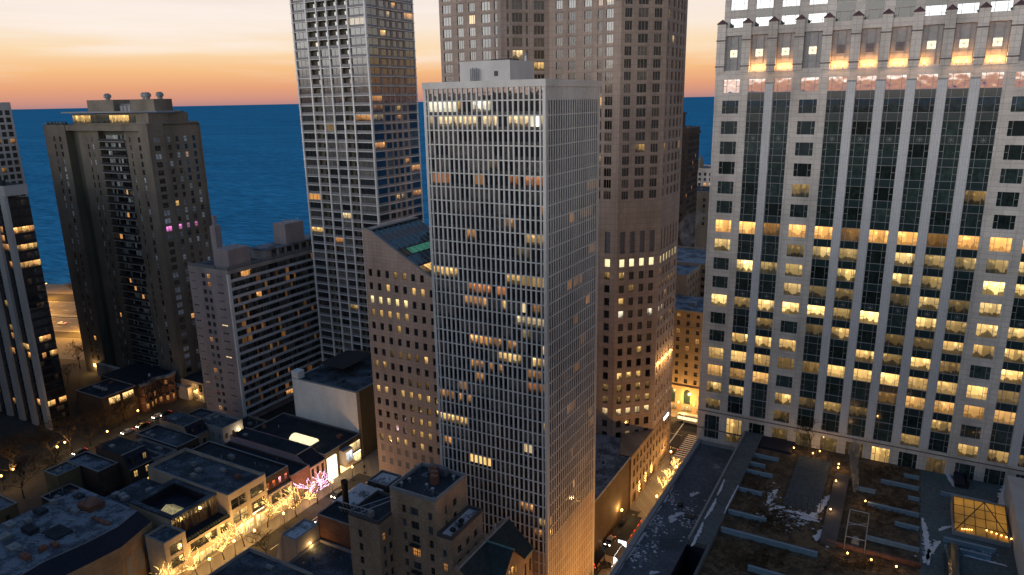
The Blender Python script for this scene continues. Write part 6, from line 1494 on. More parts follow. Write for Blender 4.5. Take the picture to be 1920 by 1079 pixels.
# unseen towers added around the viewpoint to block light from the lower storeys
for i, (x0, x1, y0, y1, h, mt, lb) in enumerate(((-420, -330, -90, -30, 118, 'grey_conc', 'unseen grey concrete tower added for shade, far left behind the viewpoint'), (-326, -256, -95, -35, 126, 'brown2', 'unseen broad brown brick tower added for shade behind the viewpoint'), (-230, -158, -90, -34, 122, 'redbrick', 'unseen red brick tower added for shade behind the viewpoint'), (-134, -64, -95, -36, 114, 'stone', 'unseen beige stone tower added for shade behind the viewpoint'), (-40, 60, -100, -38, 112, 'darkbrick', 'unseen dark brick tower added for shade behind the viewpoint'), (100, 170, -60, 30, 132, 'stone', 'unseen beige stone tower added for shade, right of the viewpoint'), (100, 170, 48, 150, 118, 'grey_conc', 'unseen grey concrete tower added for shade, right of the viewpoint'), (-440, -376, 20, 112, 116, 'brown2', 'unseen brown brick tower added for shade, left of the striped tower'))):
    low('added_shade_tower', lb, x0, x1, y0, y1, h, mt, 'tar', cat='tower', units=0, pipes=0)
# ================================================================ ground, lake, streets
LD, LN, L0 = Vector((.937, .349, 0)), Vector((-.349, .937, 0)), Vector((-418, 214, 0))
def lp(s, o, z=0.0): p = L0+LD*s+LN*o; return (p.x, p.y, z)
g = MB()
shore = [lp(-6000, 92), lp(-700, 95), lp(-250, 90), lp(-120, 84), lp(-60, 86), lp(60, 100), lp(200, 150), lp(330, 240)]
far = [(140, 640), (420, 760), (900, 900), (4000, 1500), (9000, 2500), (9000, -9000), (-12000, -9000), (-12000, -4500)]
g.face([(p[0], p[1], 0) for p in shore]+[(x, y, 0) for x, y in far]); tag(g.build('ground', M['earth']), kind='structure')
g = MB(); g.face([(-9e4, -9e4, -.6), (9e4, -9e4, -.6), (9e4, 9e4, -.6), (-9e4, 9e4, -.6)])
m, t_, p_, o_ = newmat('lake_water')
X, Y, Z = t_.sep(t_.pos()); P = t_.comb(X, Y, 0.0)
v = t_.new('ShaderNodeMapping'); t_.set(v.inputs['Vector'], P); v.inputs['Rotation'].default_value = (0, 0, math.radians(-20)); v.inputs['Scale'].default_value = (.25, 1, 1)
n1 = t_.math('ADD', t_.math('MULTIPLY', t_.noise(v.outputs[0], .035, 5, .6), .5), t_.math('MULTIPLY', t_.noise(v.outputs[0], .004, 3, .6), .5)); n2 = t_.noise(v.outputs[0], .16, 5, .65)
col = t_.ramp(n1, [(.32, (.030, .16, .29)), (.5, (.042, .24, .42)), (.68, (.056, .31, .52))])
col = t_.mix(1.0, col, t_.ramp(n2, [(.32, .6), (.68, 1.35)]), 'MULTIPLY')
t_.set(p_.inputs['Base Color'], col); p_.inputs['Roughness'].default_value = .45; p_.inputs['Specular IOR Level'].default_value = .0
bp = t_.new('ShaderNodeBump'); bp.inputs['Strength'].default_value = .5; bp.inputs['Distance'].default_value = 1.0; t_.set(bp.inputs['Height'], n2); t_.l.new(bp.outputs[0], p_.inputs['Normal'])
tag(g.build('lake_water', m), kind='structure')
w = MB(); rr = random.Random(4)
for k in range(46):                                             # broken lines of surf near the beach
    s = rr.uniform(-260, 40); o = 97+rr.choice((0, 9, 20, 34))+rr.uniform(-1.5, 1.5); L = rr.uniform(4, 16); wd = rr.uniform(.3, .9)
    w.face([lp(s, o, -.55), lp(s+L*.5, o-wd, -.55), lp(s+L, o, -.55), lp(s+L*.5, o+wd, -.55)])
tag(w.build('surf', plain('surf_foam', (.32, .4, .45), .8)), 'broken lines of pale surf off the beach', 'surf', kind='stuff')
def sheet(name, pts, mat, z=.004, kind='structure'):
    b = MB(); b.face([(p[0], p[1], z) for p in pts]); return tag(b.build(name, mat), kind=kind)
def slabk(name, x0, x1, y0, y1, mat, h=.13):
    b = MB(); b.box(x0, x1, y0, y1, 0, h); return tag(b.build(name, mat), kind='structure')
sheet('beach', [lp(-1500, 62), lp(300, 62), lp(300, 200), lp(60, 99), lp(-60, 85), lp(-250, 89), lp(-700, 94), lp(-1500, 94)], M['sand'])
sheet('highway', [lp(-1500, -12), lp(300, -12), lp(300, 12), lp(-1500, 12)], M['lsd']); sheet('highway', [lp(-1500, 17), lp(300, 17), lp(300, 44), lp(-1500, 44)], M['lsd'])
sheet('frontage_path', [lp(-1500, -52), lp(300, -52), lp(300, -22), lp(-1500, -22)], M['walk'], .008)
b = MB()
for o in (-11.5, -4, 4, 11.5, 17.5, 26, 35, 43.5):
    if o in (-11.5, 11.5, 17.5, 43.5): b.face([lp(-400, o-.14, .01), lp(200, o-.14, .01), lp(200, o+.14, .01), lp(-400, o+.14, .01)])
    else:
        for k in range(60): b.face([lp(-400+10*k, o-.12, .01), lp(-396+10*k, o-.12, .01), lp(-396+10*k, o+.12, .01), lp(-400+10*k, o+.12, .01)])
tag(b.build('lane_markings', M['paint']), kind='structure')
b = MB(); b.face([lp(-400, 12.3, .0)]+[lp(200, 12.3, .0), lp(200, 16.7, .0), lp(-400, 16.7, .0)]); 
for pts in ([lp(-400, 13.5), lp(200, 13.5), lp(200, 14.1), lp(-400, 14.1)],): b.prism([(p[0], p[1]) for p in pts], 0, .8)
tag(b.build('median_barrier', M['coping']), 'low barrier along the middle of the lakeside highway', 'barrier')
sheet('lit_street', [(-151.2, 20), (-139.2, 20), (-139.2, 222), (-151.2, 222)], M['asphalt']); slabk('pavement', FX, -151.2, 20, 222, M['walk']); slabk('pavement', -139.2, -133.5, 20, 162, M['walk'])
sheet('back_street', [(-250, 20), (-238, 20), (-238, 215), (-250, 215)], M['asphalt']); slabk('pavement', -238, -226, 20, 215, M['asphalt']); slabk('pavement', -258, -250, 20, 172, M['asphalt'])
sheet('side_street', [(-57, 60), (-45.5, 60), (-45.5, 222), (-57, 222)], M['asphalt']); slabk('pavement', -60.6, -57, 150, 183, M['walk']); slabk('pavement', -63.8, -57, 183, 222, M['walk']); slabk('pavement', -45.5, -39.4, 60, 160, M['walk'])
sheet('avenue', [(-400, 224), (200, 224), (200, 252), (-400, 252)], M['asphalt']); slabk('pavement', -400, 200, 252, 258, M['walk'])
sheet('driveway', [(-64.2, 150), (-60.6, 150), (-60.6, 183), (-64.2, 183)], M['asphalt'], .008)
b = MB()
cA, cB = at(1268, 862), at(1301, 818)
for k in range(14):
    y = cA.y+(cB.y-cA.y)*k/13; b.face([(cA.x-1.6, y-.3, .012), (cA.x+2.6, y-.3, .012), (cA.x+2.6, y+.3, .012), (cA.x-1.6, y+.3, .012)])
tag(b.build('crosswalk', M['paint']), kind='structure')
b = MB()
for k in range(24): b.face([(-145.3, 30+8*k, .01), (-145.1, 30+8*k, .01), (-145.1, 33+8*k, .01), (-145.3, 33+8*k, .01)])
for k in range(12): b.face([(-51.3, 70+8*k+50, .01), (-51.1, 70+8*k+50, .01), (-51.1, 73+8*k+50, .01), (-51.3, 73+8*k+50, .01)])
for x in (-110, -90, -70, -50, -30): b.face([(x, 238, .01), (x+6, 238, .01), (x+6, 238.2, .01), (x, 238.2, .01)])
b.face([(-66.5, 222, .012), (-66, 222, .012), (-66, 252, .012), (-66.5, 252, .012)])
tag(b.build('road_markings', M['paint']), kind='structure')
b = MB(); b.tube((-143.2, 168.5, .135), (-143.2, 168.5, .15), 2.2, 2.2, 20); b.tube((-143.2, 168.5, .15), (-143.2, 168.5, .16), 1.9, 1.9, 20)
sheet('alley', [(-157, 162), (-142.5, 162), (-142.5, 205), (-157, 205)], M['walk'], .14)
tag(b.build('pavement_ring', M['coping']), kind='structure')
# ================================================================ trees
def segs(seed, h, spread, levels, n1=5, up=.55, trunk=.3, kids=3):
    rr = random.Random(seed); out = []
    def go(p, d, L, r, lv):
        k = 2; q = p
        for i in range(k):
            d2 = (d+Vector((rr.uniform(-1, 1), rr.uniform(-1, 1), rr.uniform(-.5, .7)))*.22).normalized()
            e = q+d2*(L/k); out.append((q, e, r*(1-.25*i), r*(1-.25*(i+1)), lv)); q = e; d = d2
        if lv < levels:
            for _ in range(kids if lv else n1):
                a = rr.uniform(0, 2*math.pi); nd = (d*(up+.3)+Vector((math.cos(a), math.sin(a), rr.uniform(0, .5)))*spread).normalized()
                go(q, nd, L*rr.uniform(.55, .85) if lv else h*rr.uniform(.24, .36), r*.52, lv+1)
    go(Vector((0, 0, 0)), Vector((0, 0, 1)), h*trunk, h*.02, 0); return out
def make_tree(name, label, loc, seed, h, spread, levels, strings=None, group=None, kids=3, n1=5, lamp=0, lc=None):
    t = local(thing(name, label, 'tree', loc, 0, group)); S = segs(seed, h, spread, levels, n1=n1, kids=kids)
    a, b, s = MB(), MB(), MB(); rr = random.Random(seed+5)
    for p, q, r0, r1, lv in S:
        if lv <= 1: a.tube(p, q, max(r0, .05), max(r1, .04), 6)
        else: b.tube(p, q, max(r0, .05), max(r1, .03), 3, cap=False)
        if strings and lv >= 1 and not (lv > 2 and rr.random() < .2):
            m_ = 5
            for i in range(m_):
                u, v = i/m_, (i+rr.uniform(.3, .7))/m_; A, B = p+(q-p)*u, p+(q-p)*v
                j = Vector((rr.uniform(-1, 1), rr.uniform(-1, 1), rr.uniform(-1, 1)))*.06
                w = (.065, .055, .045)[min(lv-1, 2)]*rr.uniform(.7, 1.3); s.tube(A+j, B+j, w, w, 4)
    a.build('trunk', M['bark'], t); b.build('crown', M['bark'], t)
    if strings:
        s.build('light_string', M[strings], t)['kind'] = 'stuff'
        for k in range(lamp): light('string_light_glow', (rr.uniform(-1.4, 1.4), rr.uniform(-1.4, 1.4), h*rr.uniform(.35, .75)), 420, lc, t, .8)
    return t
GT = 'street trees wound with golden lights'
gold = [(556, 970, 10.5, 'lit tree with sparse golden branches, in front of the red brick shop'), (581, 946, 5.0, 'small golden lit tree just below the pink lit one'), (502, 990, 10.5, 'lit golden tree in front of the narrow shop with red lit arched windows'),
        (459, 1026, 10.5, 'lit golden tree in front of the right half of the cream corner shop'), (421, 1050, 9.5, 'densest golden lit tree, in front of the shop with the set-back glass storey'), (371, 1084, 9.0, 'golden lit tree in front of the cream block that juts forward'), (322, 1100, 8.5, 'leftmost golden lit tree, cut by the bottom edge of the photo')]
make_tree('lit_street_tree', 'street tree wound with pink and white lights, the only pink one', at(596, 945), 21, 11.5, .95, 3, 'stringp', None, 3, 7, 2, (1, .6, .82))
for i, (u, v, h, lb) in enumerate(gold): make_tree('lit_street_tree', lb, at(u, v), 30+i*3, h, .95, 3, 'string', GT, 2, 7 if i != 4 else 10, 2, (1, .56, .16))
for i, (u, v, lb) in enumerate(((1243, 924, 'nearest of the three golden lit kerb trees in the side street'), (1253, 906, 'middle one of the three golden lit kerb trees in the side street'), (1265, 887, 'farthest of the three golden lit kerb trees in the side street'))):
    p = at(u, v); make_tree('lit_kerb_tree', lb, (p.x, p.y, .13), 60+i, 5.2, .55, 3, 'string', 'golden lit kerb trees in the side street', 3, 6, 1, (1, .56, .16))
make_tree('street_tree', 'dark leafless street tree on the near pavement between the lit trees and the front roof', at(499, 1052), 71, 9.5, .95, 4, None, None, 3, 5)
BT = 'bare trees along the back street'
bare = [make_tree('bare_tree', '', (0, 0, -50), 80+i, 14, 1.0, 4, None, BT, 4, 6) for i in range(2)]
spots = [(25, 905), (66, 880), (98, 862), (135, 850), (45, 935), (170, 838), (190, 815), (8, 880), (225, 800), (240, 790), (118, 905), (285, 770)]
names = ['bare tree before the second pale stripe of the striped tower', 'bare tree whose trunk stands against the brightest street glow', 'bare tree at the foot of the dark glass corner of the striped tower', 'bare tree in front of the glowing patch of back street', 'bare tree nearest the tidy pale roof with the blank gable', 'bare tree right of the glowing patch of back street', 'bare tree before the dark corner house', 'bare tree at the left edge of the photo', 'bare tree in front of the left end of the red brick cornice house', 'bare tree in front of the middle of the red brick cornice house', 'bare tree behind the long dark brick row house', 'bare tree near the parked cars by the cornice house']
rr = random.Random(9)
for i, ((u, v), lb) in enumerate(zip(spots, names)):
    p = at(u, v)
    if i < 2: o = bare[i]; o.location = p; o['label'] = lb; o.scale = (1,)*3
    else: o = dup(bare[i % 2], p, rr.uniform(0, 6), lb, None, rr.uniform(.75, 1.1))
for i, (u, v, lb, k) in enumerate(((150, 690, 'spreading bare tree on the lit verge beside the brick tower', .95), (165, 612, 'bare tree at the highway edge, half hidden by the brick tower', .8), (140, 555, 'small bare tree between the highway and the beach', .7), (128, 715, 'low bare tree left of the lit entrance of the brick tower', .6), (155, 560, 'bare tree on the beach side against the brick tower', .6))):
    dup(bare[i % 2], at(u, v), rr.uniform(0, 6), lb, 'bare trees by the lakeside highway', k)
for i, (F, a, b, k, lb) in enumerate(((Q5, 1360, 235, .52, 'bare tree on the podium terrace at the foot of the tower, left one'), (Q6, 130, 205, .5, 'bare tree on the podium terrace at the foot of the tower, right one'))):
    p = at(*F(a, b), PZ); dup(bare[i], p, 1.3*i, lb, 'bare trees on the podium terrace', k)
# ================================================================ lamps, signals, vehicles
lp_ = None
LG = 'globe street lamps'
for i, (u, v, lb, w) in enumerate(((534.6, 991, 'globe street lamp on the near kerb beside the small pale box building', 1), (480.7, 1024, 'globe street lamp before the brightest cream shop window', 1), (442.5, 1044, 'globe street lamp beside the densest golden tree', 1), (397, 1079, 'globe street lamp nearest the bottom edge, left of the front roof', 1), (662, 901, 'street lamp by the bright bay box shop', .6), (625, 930, 'street lamp at the kerb right of the pink lit tree', .6),
        (1165, 985, 'street lamp over the driveway beside the dark low wall of the side street', 1), (1257, 872, 'street lamp on the corner of the granite tower by the crosswalk', 1), (315, 745, 'street lamp in front of the arcade building', 1), (262, 792, 'street lamp among the parked cars by the cornice house', .6), (205, 832, 'street lamp by the dark corner house', .3))):
    p = at(u, v)
    if lp_ is None:
        lp_ = local(thing('street_lamp', lb, 'street lamp', p, 0, LG)); q = MB(); q.lathe((0, 0, 0), [(.28, 0), (.28, .25), (.12, .5), (.07, 1), (.06, 4.3), (.14, 4.4), (.18, 4.5)], 8); q.build('post', M['dark'], lp_)
        q = MB(); q.ball((0, 0, 4.85), .36, 0, 10, 8); q.build('globe', M['lamphead'], lp_, True); light('lamp_light', (0, 0, 5.4), 1500, (1, .56, .17), lp_, .3)
    else: dup(lp_, p, 0, lb)
tall = None
for i, (s, o, lb) in enumerate(((-60, -15, 'tall highway lamp behind the striped tower'), (-22, -15, 'tall highway lamp left of the gap between the towers'), (28, -15, 'tall highway lamp behind the brick tower'), (-30, 15, 'tall lamp on the highway median'), (30, 46, 'tall lamp on the beach side of the highway'), (-50, 47, 'tall lamp beside the beach, behind the striped tower'), (8, -50, 'tall lamp over the frontage path'))):
    p = lp(s, o)
    if tall is None:
        tall = local(thing('highway_lamp', lb, 'street lamp', p, 0, 'tall lamps of the lakeside highway')); q = MB(); q.tube((0, 0, 0), (0, 0, 10), .14, .08, 7); q.tube((0, 0, 10), (1.8, 0, 10.5), .07, .06, 5); q.build('mast', M['steel'], tall)
        q = MB(); q.box(1.5, 2.4, -.2, .2, 10.35, 10.6); q.build('lamp_head', M['lamphead'], tall); light('lamp_light', (2, 0, 10.0), 42000, (1, .46, .07), tall, .3)
    else: dup(tall, p, 1.57*i, lb)
def make_car(label, loc, rz, col, group=None, name='car', van=False):
    t = local(thing(name, label, 'car' if not van else 'van', loc, rz, group)); L, w = (4.5, 1.8) if not van else (5.6, 2.1)
    prof = [(-L/2, .35), (-L/2, .85), (-L/2+.25, .95), (-L*.3, 1.0), (-L*.18, 1.42), (L*.2, 1.45), (L*.36, 1.0), (L/2-.1, .9), (L/2, .6), (L/2, .35)]
    if van: prof = [(-L/2, .4), (-L/2, 1.0), (-L/2+.7, 1.25), (-L/2+1.3, 2.3), (L/2-.1, 2.35), (L/2, 2.1), (L/2, .4)]
    b = MB()
    for y in (-w/2, w/2): b.face([(x, y*(.94 if z > 1 else 1), z) for x, z in (prof if y < 0 else prof[::-1])])
    for (x0, z0), (x1, z1) in zip(prof, prof[1:]+prof[:1]):
        k0, k1 = (.94 if z0 > 1 else 1)*w/2, (.94 if z1 > 1 else 1)*w/2; b.face([(x0, -k0, z0), (x0, k0, z0), (x1, k1, z1), (x1, -k1, z1)])
    cm = bpy.data.materials.get('paint_'+str(col)) or plain('paint_'+str(col), col, .3, .2, .5); b.build('body', cm, t)
    g = MB()
    if not van:
        for s in (-1, 1): g.face([(-L*.27, s*w*.475, 1.02), (-L*.17, s*w*.475, 1.36), (L*.19, s*w*.475, 1.38), (L*.31, s*w*.475, 1.02)])
        g.face([(-L*.295, -w*.42, 1.03), (-L*.295, w*.42, 1.03), (-L*.19, w*.40, 1.4), (-L*.19, -w*.40, 1.4)]); g.face([(L*.35, -w*.42, 1.04), (L*.35, w*.42, 1.04), (L*.22, w*.40, 1.42), (L*.22, -w*.40, 1.42)])
    else: g.face([(-L/2+.68, -w*.42, 1.3), (-L/2+.68, w*.42, 1.3), (-L/2+1.2, w*.4, 2.2), (-L/2+1.2, -w*.4, 2.2)])
    g.build('window', M['teal'], t)
    for x in (-L*.31, L*.31):
        for y in (-w/2+.08, w/2-.08):
            q = MB(); q.tube((x, y-.11, .33), (x, y+.11, .33), .33, .33, 12); wo = q.build('wheel', M['dark'], t); q = MB(); q.tube((x, y-.125, .33), (x, y+.125, .33), .18, .18, 8); q.build('rim', M['steel'], wo)
    for y in (-w*.36, w*.36):
        q = MB(); q.box(-L/2-.03, -L/2+.02, y-.18, y+.18, .62, .82); q.build('headlight', M['headl'], t)
        q = MB(); q.box(L/2-.02, L/2+.03, y-.18, y+.18, .65, .85); q.build('taillight', M['taill'], t)
    return t
silver, dark_, white_ = (.35, .34, .32), (.03, .03, .035), (.6, .6, .58)
p = at(1136, 1003); c1 = make_car('silver car parked in the driveway beside the side street', (-62.9, p.y-3, .01), math.radians(90), silver)
p = at(1124, 1063); make_car('dark car with bright headlights turning at the foot of the central tower', (p.x+1, p.y, .01), math.radians(215), dark_)
p = at(577, 967); c3 = make_car('dark car parked at the kerb behind the small pale box building', (p.x+6, p.y, .01), math.radians(90), dark_)
p = at(634, 930); make_car('dark car with a bright headlight stopped beside the round chimney', (p.x, p.y, .01), math.radians(90), dark_)
p = at(116, 608); c5 = make_car('pale car driving with bright headlights on the lakeside highway', (p.x, p.y, .01), math.atan2(LD.y, LD.x), white_)
CG = 'cars parked on the back street'
for i, (u, v, lb, src) in enumerate(((255, 776, 'parked car nearest the wavy cornice house', c3), (297, 783, 'parked car with a bright lamp under the trees by the cornice house', c5), (310, 778, 'parked car in front of the arch', c3), (268, 800, 'parked car on the near kerb under the bare trees', c3), (150, 850, 'parked car before the glowing patch of back street', c3), (200, 762, 'parked car in the dark by the corner house', c3), (240, 812, 'parked car behind the row of house roofs', c5))):
    q = at(u, v); dup(src, (q.x, q.y, .01), math.radians(90), lb, CG)
def bus():
    p = at(1290, 806); t = local(thing('city_bus', 'long pale city bus crossing the avenue in front of the tan stone block', 'bus', (-63, 249.5, .01), 0)); b = MB(); b.box(-6, 6, -1.25, 1.25, .5, 3.1); b.box(-5.5, 5, -1, 1, 3.1, 3.35); b.build('body', plain('bus_paint', (.6, .6, .56), .4), t)
    for s in (-1, 1):
        for k in range(6): q = MB(); q.box(-5.6+1.85*k, -4.0+1.85*k, s*1.26-.02, s*1.26+.02, 1.5, 2.7); q.build('window', M['shopglow'], t)
    for x in (-3.8, 3.6):
        for y in (-1.1, 1.1): q = MB(); q.tube((x, y-.17, .5), (x, y+.17, .5), .5, .5, 12); q.build('wheel', M['dark'], t)
    for y in (-.8, .8): q = MB(); q.box(-6.05, -6, y-.2, y+.2, .8, 1.1); q.build('headlight', M['headl'], t); q = MB(); q.box(6, 6.05, y-.15, y+.15, .8, 1.1); q.build('taillight', M['taill'], t)
bus()
def stand():
    p = at(1147, 1046); t = local(thing('lit_stand', 'small street stand with a bright white lit side and open canopy, in the side street', 'stall', (-59.4, p.y-.5, .13), 0)); b = MB(); b.box(-1.2, 1.2, -3, 3, 0, .5); b.box(-1.2, 1.2, -3, -2.9, .5, 3.0); b.box(-1.2, 1.2, 2.9, 3, .5, 3.0); b.box(-1.2, -1.1, -2.9, 2.9, .5, 3.0); b.build('body', M['stucco'], t)
    b = MB(); b.box(1.1, 1.16, -2.8, 2.8, .6, 2.8); b.build('lit_panel', M['whitesign'], t)
    b = MB(); b.face([(-1.3, -3.2, 3.05), (1.3, -3.2, 3.05), (1.3, 3.2, 3.05), (-1.3, 3.2, 3.05)]); b.box(-1.3, 1.3, -3.2, 3.2, 3.06, 3.2); b.face([(1.3, -3, 3.0), (1.3, 3, 3.0), (2.6, 3, 2.4), (2.6, -3, 2.4)]); b.build('canopy', M['dark'], t)
    light('stand_lamp', (2.0, 0, 2.0), 500, (1, .9, .75), t, .3)
    p = at(1180, 1003); t = local(thing('dark_kiosk', 'dark roofed kiosk with red lights along its edge, next to the bright street stand', 'kiosk', (-59.2, p.y-1, .13), 0)); b = MB(); b.box(-1.4, 1.4, -6, 6, 0, 2.7); b.build('body', M['darkwall'], t); b = MB(); b.box(-1.6, 1.6, -6.2, 6.2, 2.7, 2.95); b.build('roof', M['tar2'], t)
    for y in (-3, -.5, 2.6, 5): b = MB(); b.box(1.42, 1.5, y, y+1.1, 2.2, 2.5); b.build('red_light', M['redsign'], t)
    b = MB(); b.box(-1.0, 1.3, -6.1, -6.02, .5, 2.3); b.build('lit_end', M['whitesign'], t)
stand()
t = thing('low_wall', 'low tan wall lit by a lamp, along the edge of the driveway', 'wall', (-61.3, 165, 0)); b = MB(); b.box(-61.5, -61.1, 152, 179, 0, 1.3); b.box(-61.55, -61.05, 152, 179, 1.3, 1.45); b.build('masonry', M['tanpanel'], t)
def bicycle():
    p = at(1198, 964); t = local(thing('bicycle', 'bicycle leaning near the shop entrance on the side street pavement', 'bicycle', (p.x, p.y, .13), .6))
    for x in (-.52, .52):
        b = MB(); n = 14
        for i in range(n): a0, a1 = 2*math.pi*i/n, 2*math.pi*(i+1)/n; b.tube((x+.34*math.cos(a0), 0, .36+.34*math.sin(a0)), (x+.34*math.cos(a1), 0, .36+.34*math.sin(a1)), .03, .03, 5)
        b.build('wheel', M['dark'], t)
    b = MB()
    for a, c in (((-.52, 0, .36), (-.1, 0, .36)), ((-.1, 0, .36), (.4, 0, .85)), ((-.2, 0, .85), (.4, 0, .88)), ((-.1, 0, .36), (-.22, 0, .95)), ((-.52, 0, .36), (-.2, 0, .85)), ((.52, 0, .36), (.38, 0, 1.0))): b.tube(a, c, .025, .025, 5)
    b.build('frame', M['redbrick'], t); b = MB(); b.box(-.36, -.1, -.07, .07, .95, 1.0); b.build('saddle', M['dark'], t); b = MB(); b.tube((.38, -.28, 1.02), (.38, .28, 1.02), .02, .02, 5); b.build('handlebar', M['dark'], t)
bicycle()
def signal(u, v, lb, rz, first=[None]):
    p = at(u, v)
    if first[0] is None:
        t = local(thing('traffic_light', lb, 'traffic light', p, rz, 'traffic lights at the crosswalk')); first[0] = t
        b = MB(); b.tube((0, 0, 0), (0, 0, 6), .1, .08, 7); b.tube((0, 0, 5.7), (4.6, 0, 6.0), .07, .05, 6); b.build('pole', M['dark'], t)
        for x, z in ((0.2, 3.2), (2.6, 5.4), (4.5, 5.5)):
            b = MB(); b.box(x-.16, x+.16, -.16, .16, z-.5, z+.5); h = b.build('signal_head', M['dark'], t); b = MB(); b.box(x-.1, x+.1, -.19, -.16, z+.2, z+.4); b.build('signal_lens', M['redsign'], h)
    else: dup(first[0], p, rz, lb)
signal(1256, 868, 'traffic light on the corner of the granite tower', 0); signal(1274, 836, 'traffic light standing in the middle of the crossing', math.pi); 
for i, (u, v, lb) in enumerate(((1197.6, 912, 'golden wreath nearest the kiosk on the granite street wing'), (1209.5, 895, 'middle golden wreath on the granite street wing'), (1220.6, 878, 'farthest golden wreath on the granite street wing'))):
    p = atx(u, v, -63.7); t = thing('light_wreath', lb, 'decoration', tuple(p), 0, 'golden light wreaths on the wall'); b = MB(); r2 = random.Random(i)
    for k in range(46):
        a = r2.uniform(0, 6.283); r = r2.uniform(.25, 1.0); b.ball((p.x+r2.uniform(-.05, .25), p.y+math.cos(a)*r*.8, p.z+math.sin(a)*r*1.9), r2.uniform(.06, .12), 0, 5, 3)
    b.build('bulb', M['string'], t)['kind'] = 'stuff'; b = MB(); b.box(p.x-.1, p.x-.02, p.y-.5, p.y+.5, p.z-1.7, p.z+1.7); b.build('backing', M['green'], t); light('wreath_glow', (p.x+1.0, p.y, p.z), 160, (1, .56, .16), t, .5)
for i, (u, v, lb) in enumerate(((684, 888, 'banner pole on the bright pavement at the alley mouth'), (671, 868, 'short kiosk sign beside the last shop'))):
    p = at(u, v); t = thing('pavement_pole', lb, 'pole', (p.x, p.y, .13)); b = MB(); b.tube((p.x, p.y, .13), (p.x, p.y, 5.2 if i == 0 else 3), .07, .06, 6); b.lathe((p.x, p.y, .13), [(.5, 0), (.5, .3), (.2, .35)], 10); b.build('post', M['dark'], t); b = MB(); b.box(p.x-.05, p.x+.05, p.y-.4, p.y+.4, 2.2, 3.0); b.build('sign_plate', M['dark'], t)
far_ = local(thing('street_lamp', 'unseen street lamp added on the far kerb for the side street glow', 'street lamp', (-46.4, 150, 0), math.pi, 'street lamps along the podium kerb'))
q = MB(); q.lathe((0, 0, 0), [(.28, 0), (.28, .25), (.12, .5), (.08, 1), (.06, 7.3), (.14, 7.4), (.18, 7.5)], 8); q.build('post', M['dark'], far_)
q = MB(); q.ball((0, 0, 7.85), .4, 0, 10, 8); q.build('globe', M['lamphead'], far_, True); light('lamp_light', (0, 0, 8.5), 5200, (1, .46, .11), far_, .4)
# unseen lamps added behind the podium edge to even and strengthen the side street glow
for i, (x, y) in enumerate(((-46.4, 132), (-46.4, 115), (-46.4, 168), (-46.4, 188), (-46.4, 210))): dup(far_, (x, y, 0), math.pi)
for u, v, lb in ((112, 862, 'street lamp glowing behind the bare trees of the back street'), (126, 853, 'added second lamp that brightens the glowing patch of back street'), (30, 905, 'street lamp over the bright patch of street at the left edge'), (8, 918, 'added second lamp that brightens the street at the left edge')): dup(lp_, at(u, v), 0, lb)  # second lamp of each pair is added to brighten its patch
for i, (x, y, lb) in enumerate(((-56.6, 186, 'street lamp across from the granite street wing'), (-56.6, 206, 'street lamp nearest the crosswalk on the side street'), (-75, 250, 'street lamp on the avenue before the tan stone block'))):
    dup(lp_, (x, y, 0), 0, lb)
# ================================================================ steam
def steam(name, label, base, top, r0, r1, dens, seed):
    b = MB(); p, q = Vector(base), Vector(top); n = 10; ring = []
    for i in range(9):
        f_ = i/8; c = p+(q-p)*f_+Vector((math.sin(f_*5+seed)*r1*.35, 0, 0)); r = (r0+(r1-r0)*f_)*(.5 if i in (0, 8) else 1); ring.append([(c.x+r*math.cos(2*math.pi*k/n), c.y+r*math.sin(2*math.pi*k/n), c.z) for k in range(n)])
    for a, c in zip(ring[:-1], ring[1:]):
        for k in range(n): j = (k+1) % n; b.face([a[k], a[j], c[j], c[k]])
    b.face(ring[0][::-1]); b.face(ring[-1])
    m = bpy.data.materials.new('steam'); m.use_nodes = True; t = NT(m.node_tree); t.n.clear(); o = t.new('ShaderNodeOutputMaterial'); v = t.new('ShaderNodeVolumePrincipled'); v.inputs['Color'].default_value = (.8, .82, .85, 1); v.inputs['Anisotropy'].default_value = .2
    nz = t.noise(t.pos(), 2.2/(r0+r1), 4, .6); gc = t.new('ShaderNodeTexCoord'); x, y, z = t.sep(gc.outputs['Generated'])
    t.set(v.inputs['Density'], t.math('MULTIPLY', t.ramp(nz, [(.42, 0.0), (.7, 1.0)]), t.math('MULTIPLY', t.math('SUBTRACT', 1.0, t.math('MULTIPLY', z, .75)), dens))); t.l.new(v.outputs[0], o.inputs['Volume'])
    ob = b.build(name, m); tag(ob, label, 'steam', kind='stuff')
A = at(*Q6(285, 520), PZ); steam('steam_plume', 'thin plume of steam rising from the brown planted podium roof', (A.x, A.y, PZ+.2), (A.x-.4, A.y+2, PZ+10.5), .5, 1.1, 11.0, 1)
B_ = aty(1283, 462, 330); T_ = aty(1308, 395, 332); steam('steam_plume', 'drifting puff of steam in the dark gap between the granite and beige towers', tuple(B_), tuple(T_), 3.2, 5.5, .11, 2)
steam('steam_plume', 'faint steam drifting up from the penthouse of the central tower', (-81.5, 134, 126.5), (-79, 135, 136), 1.2, 3.2, .22, 3)
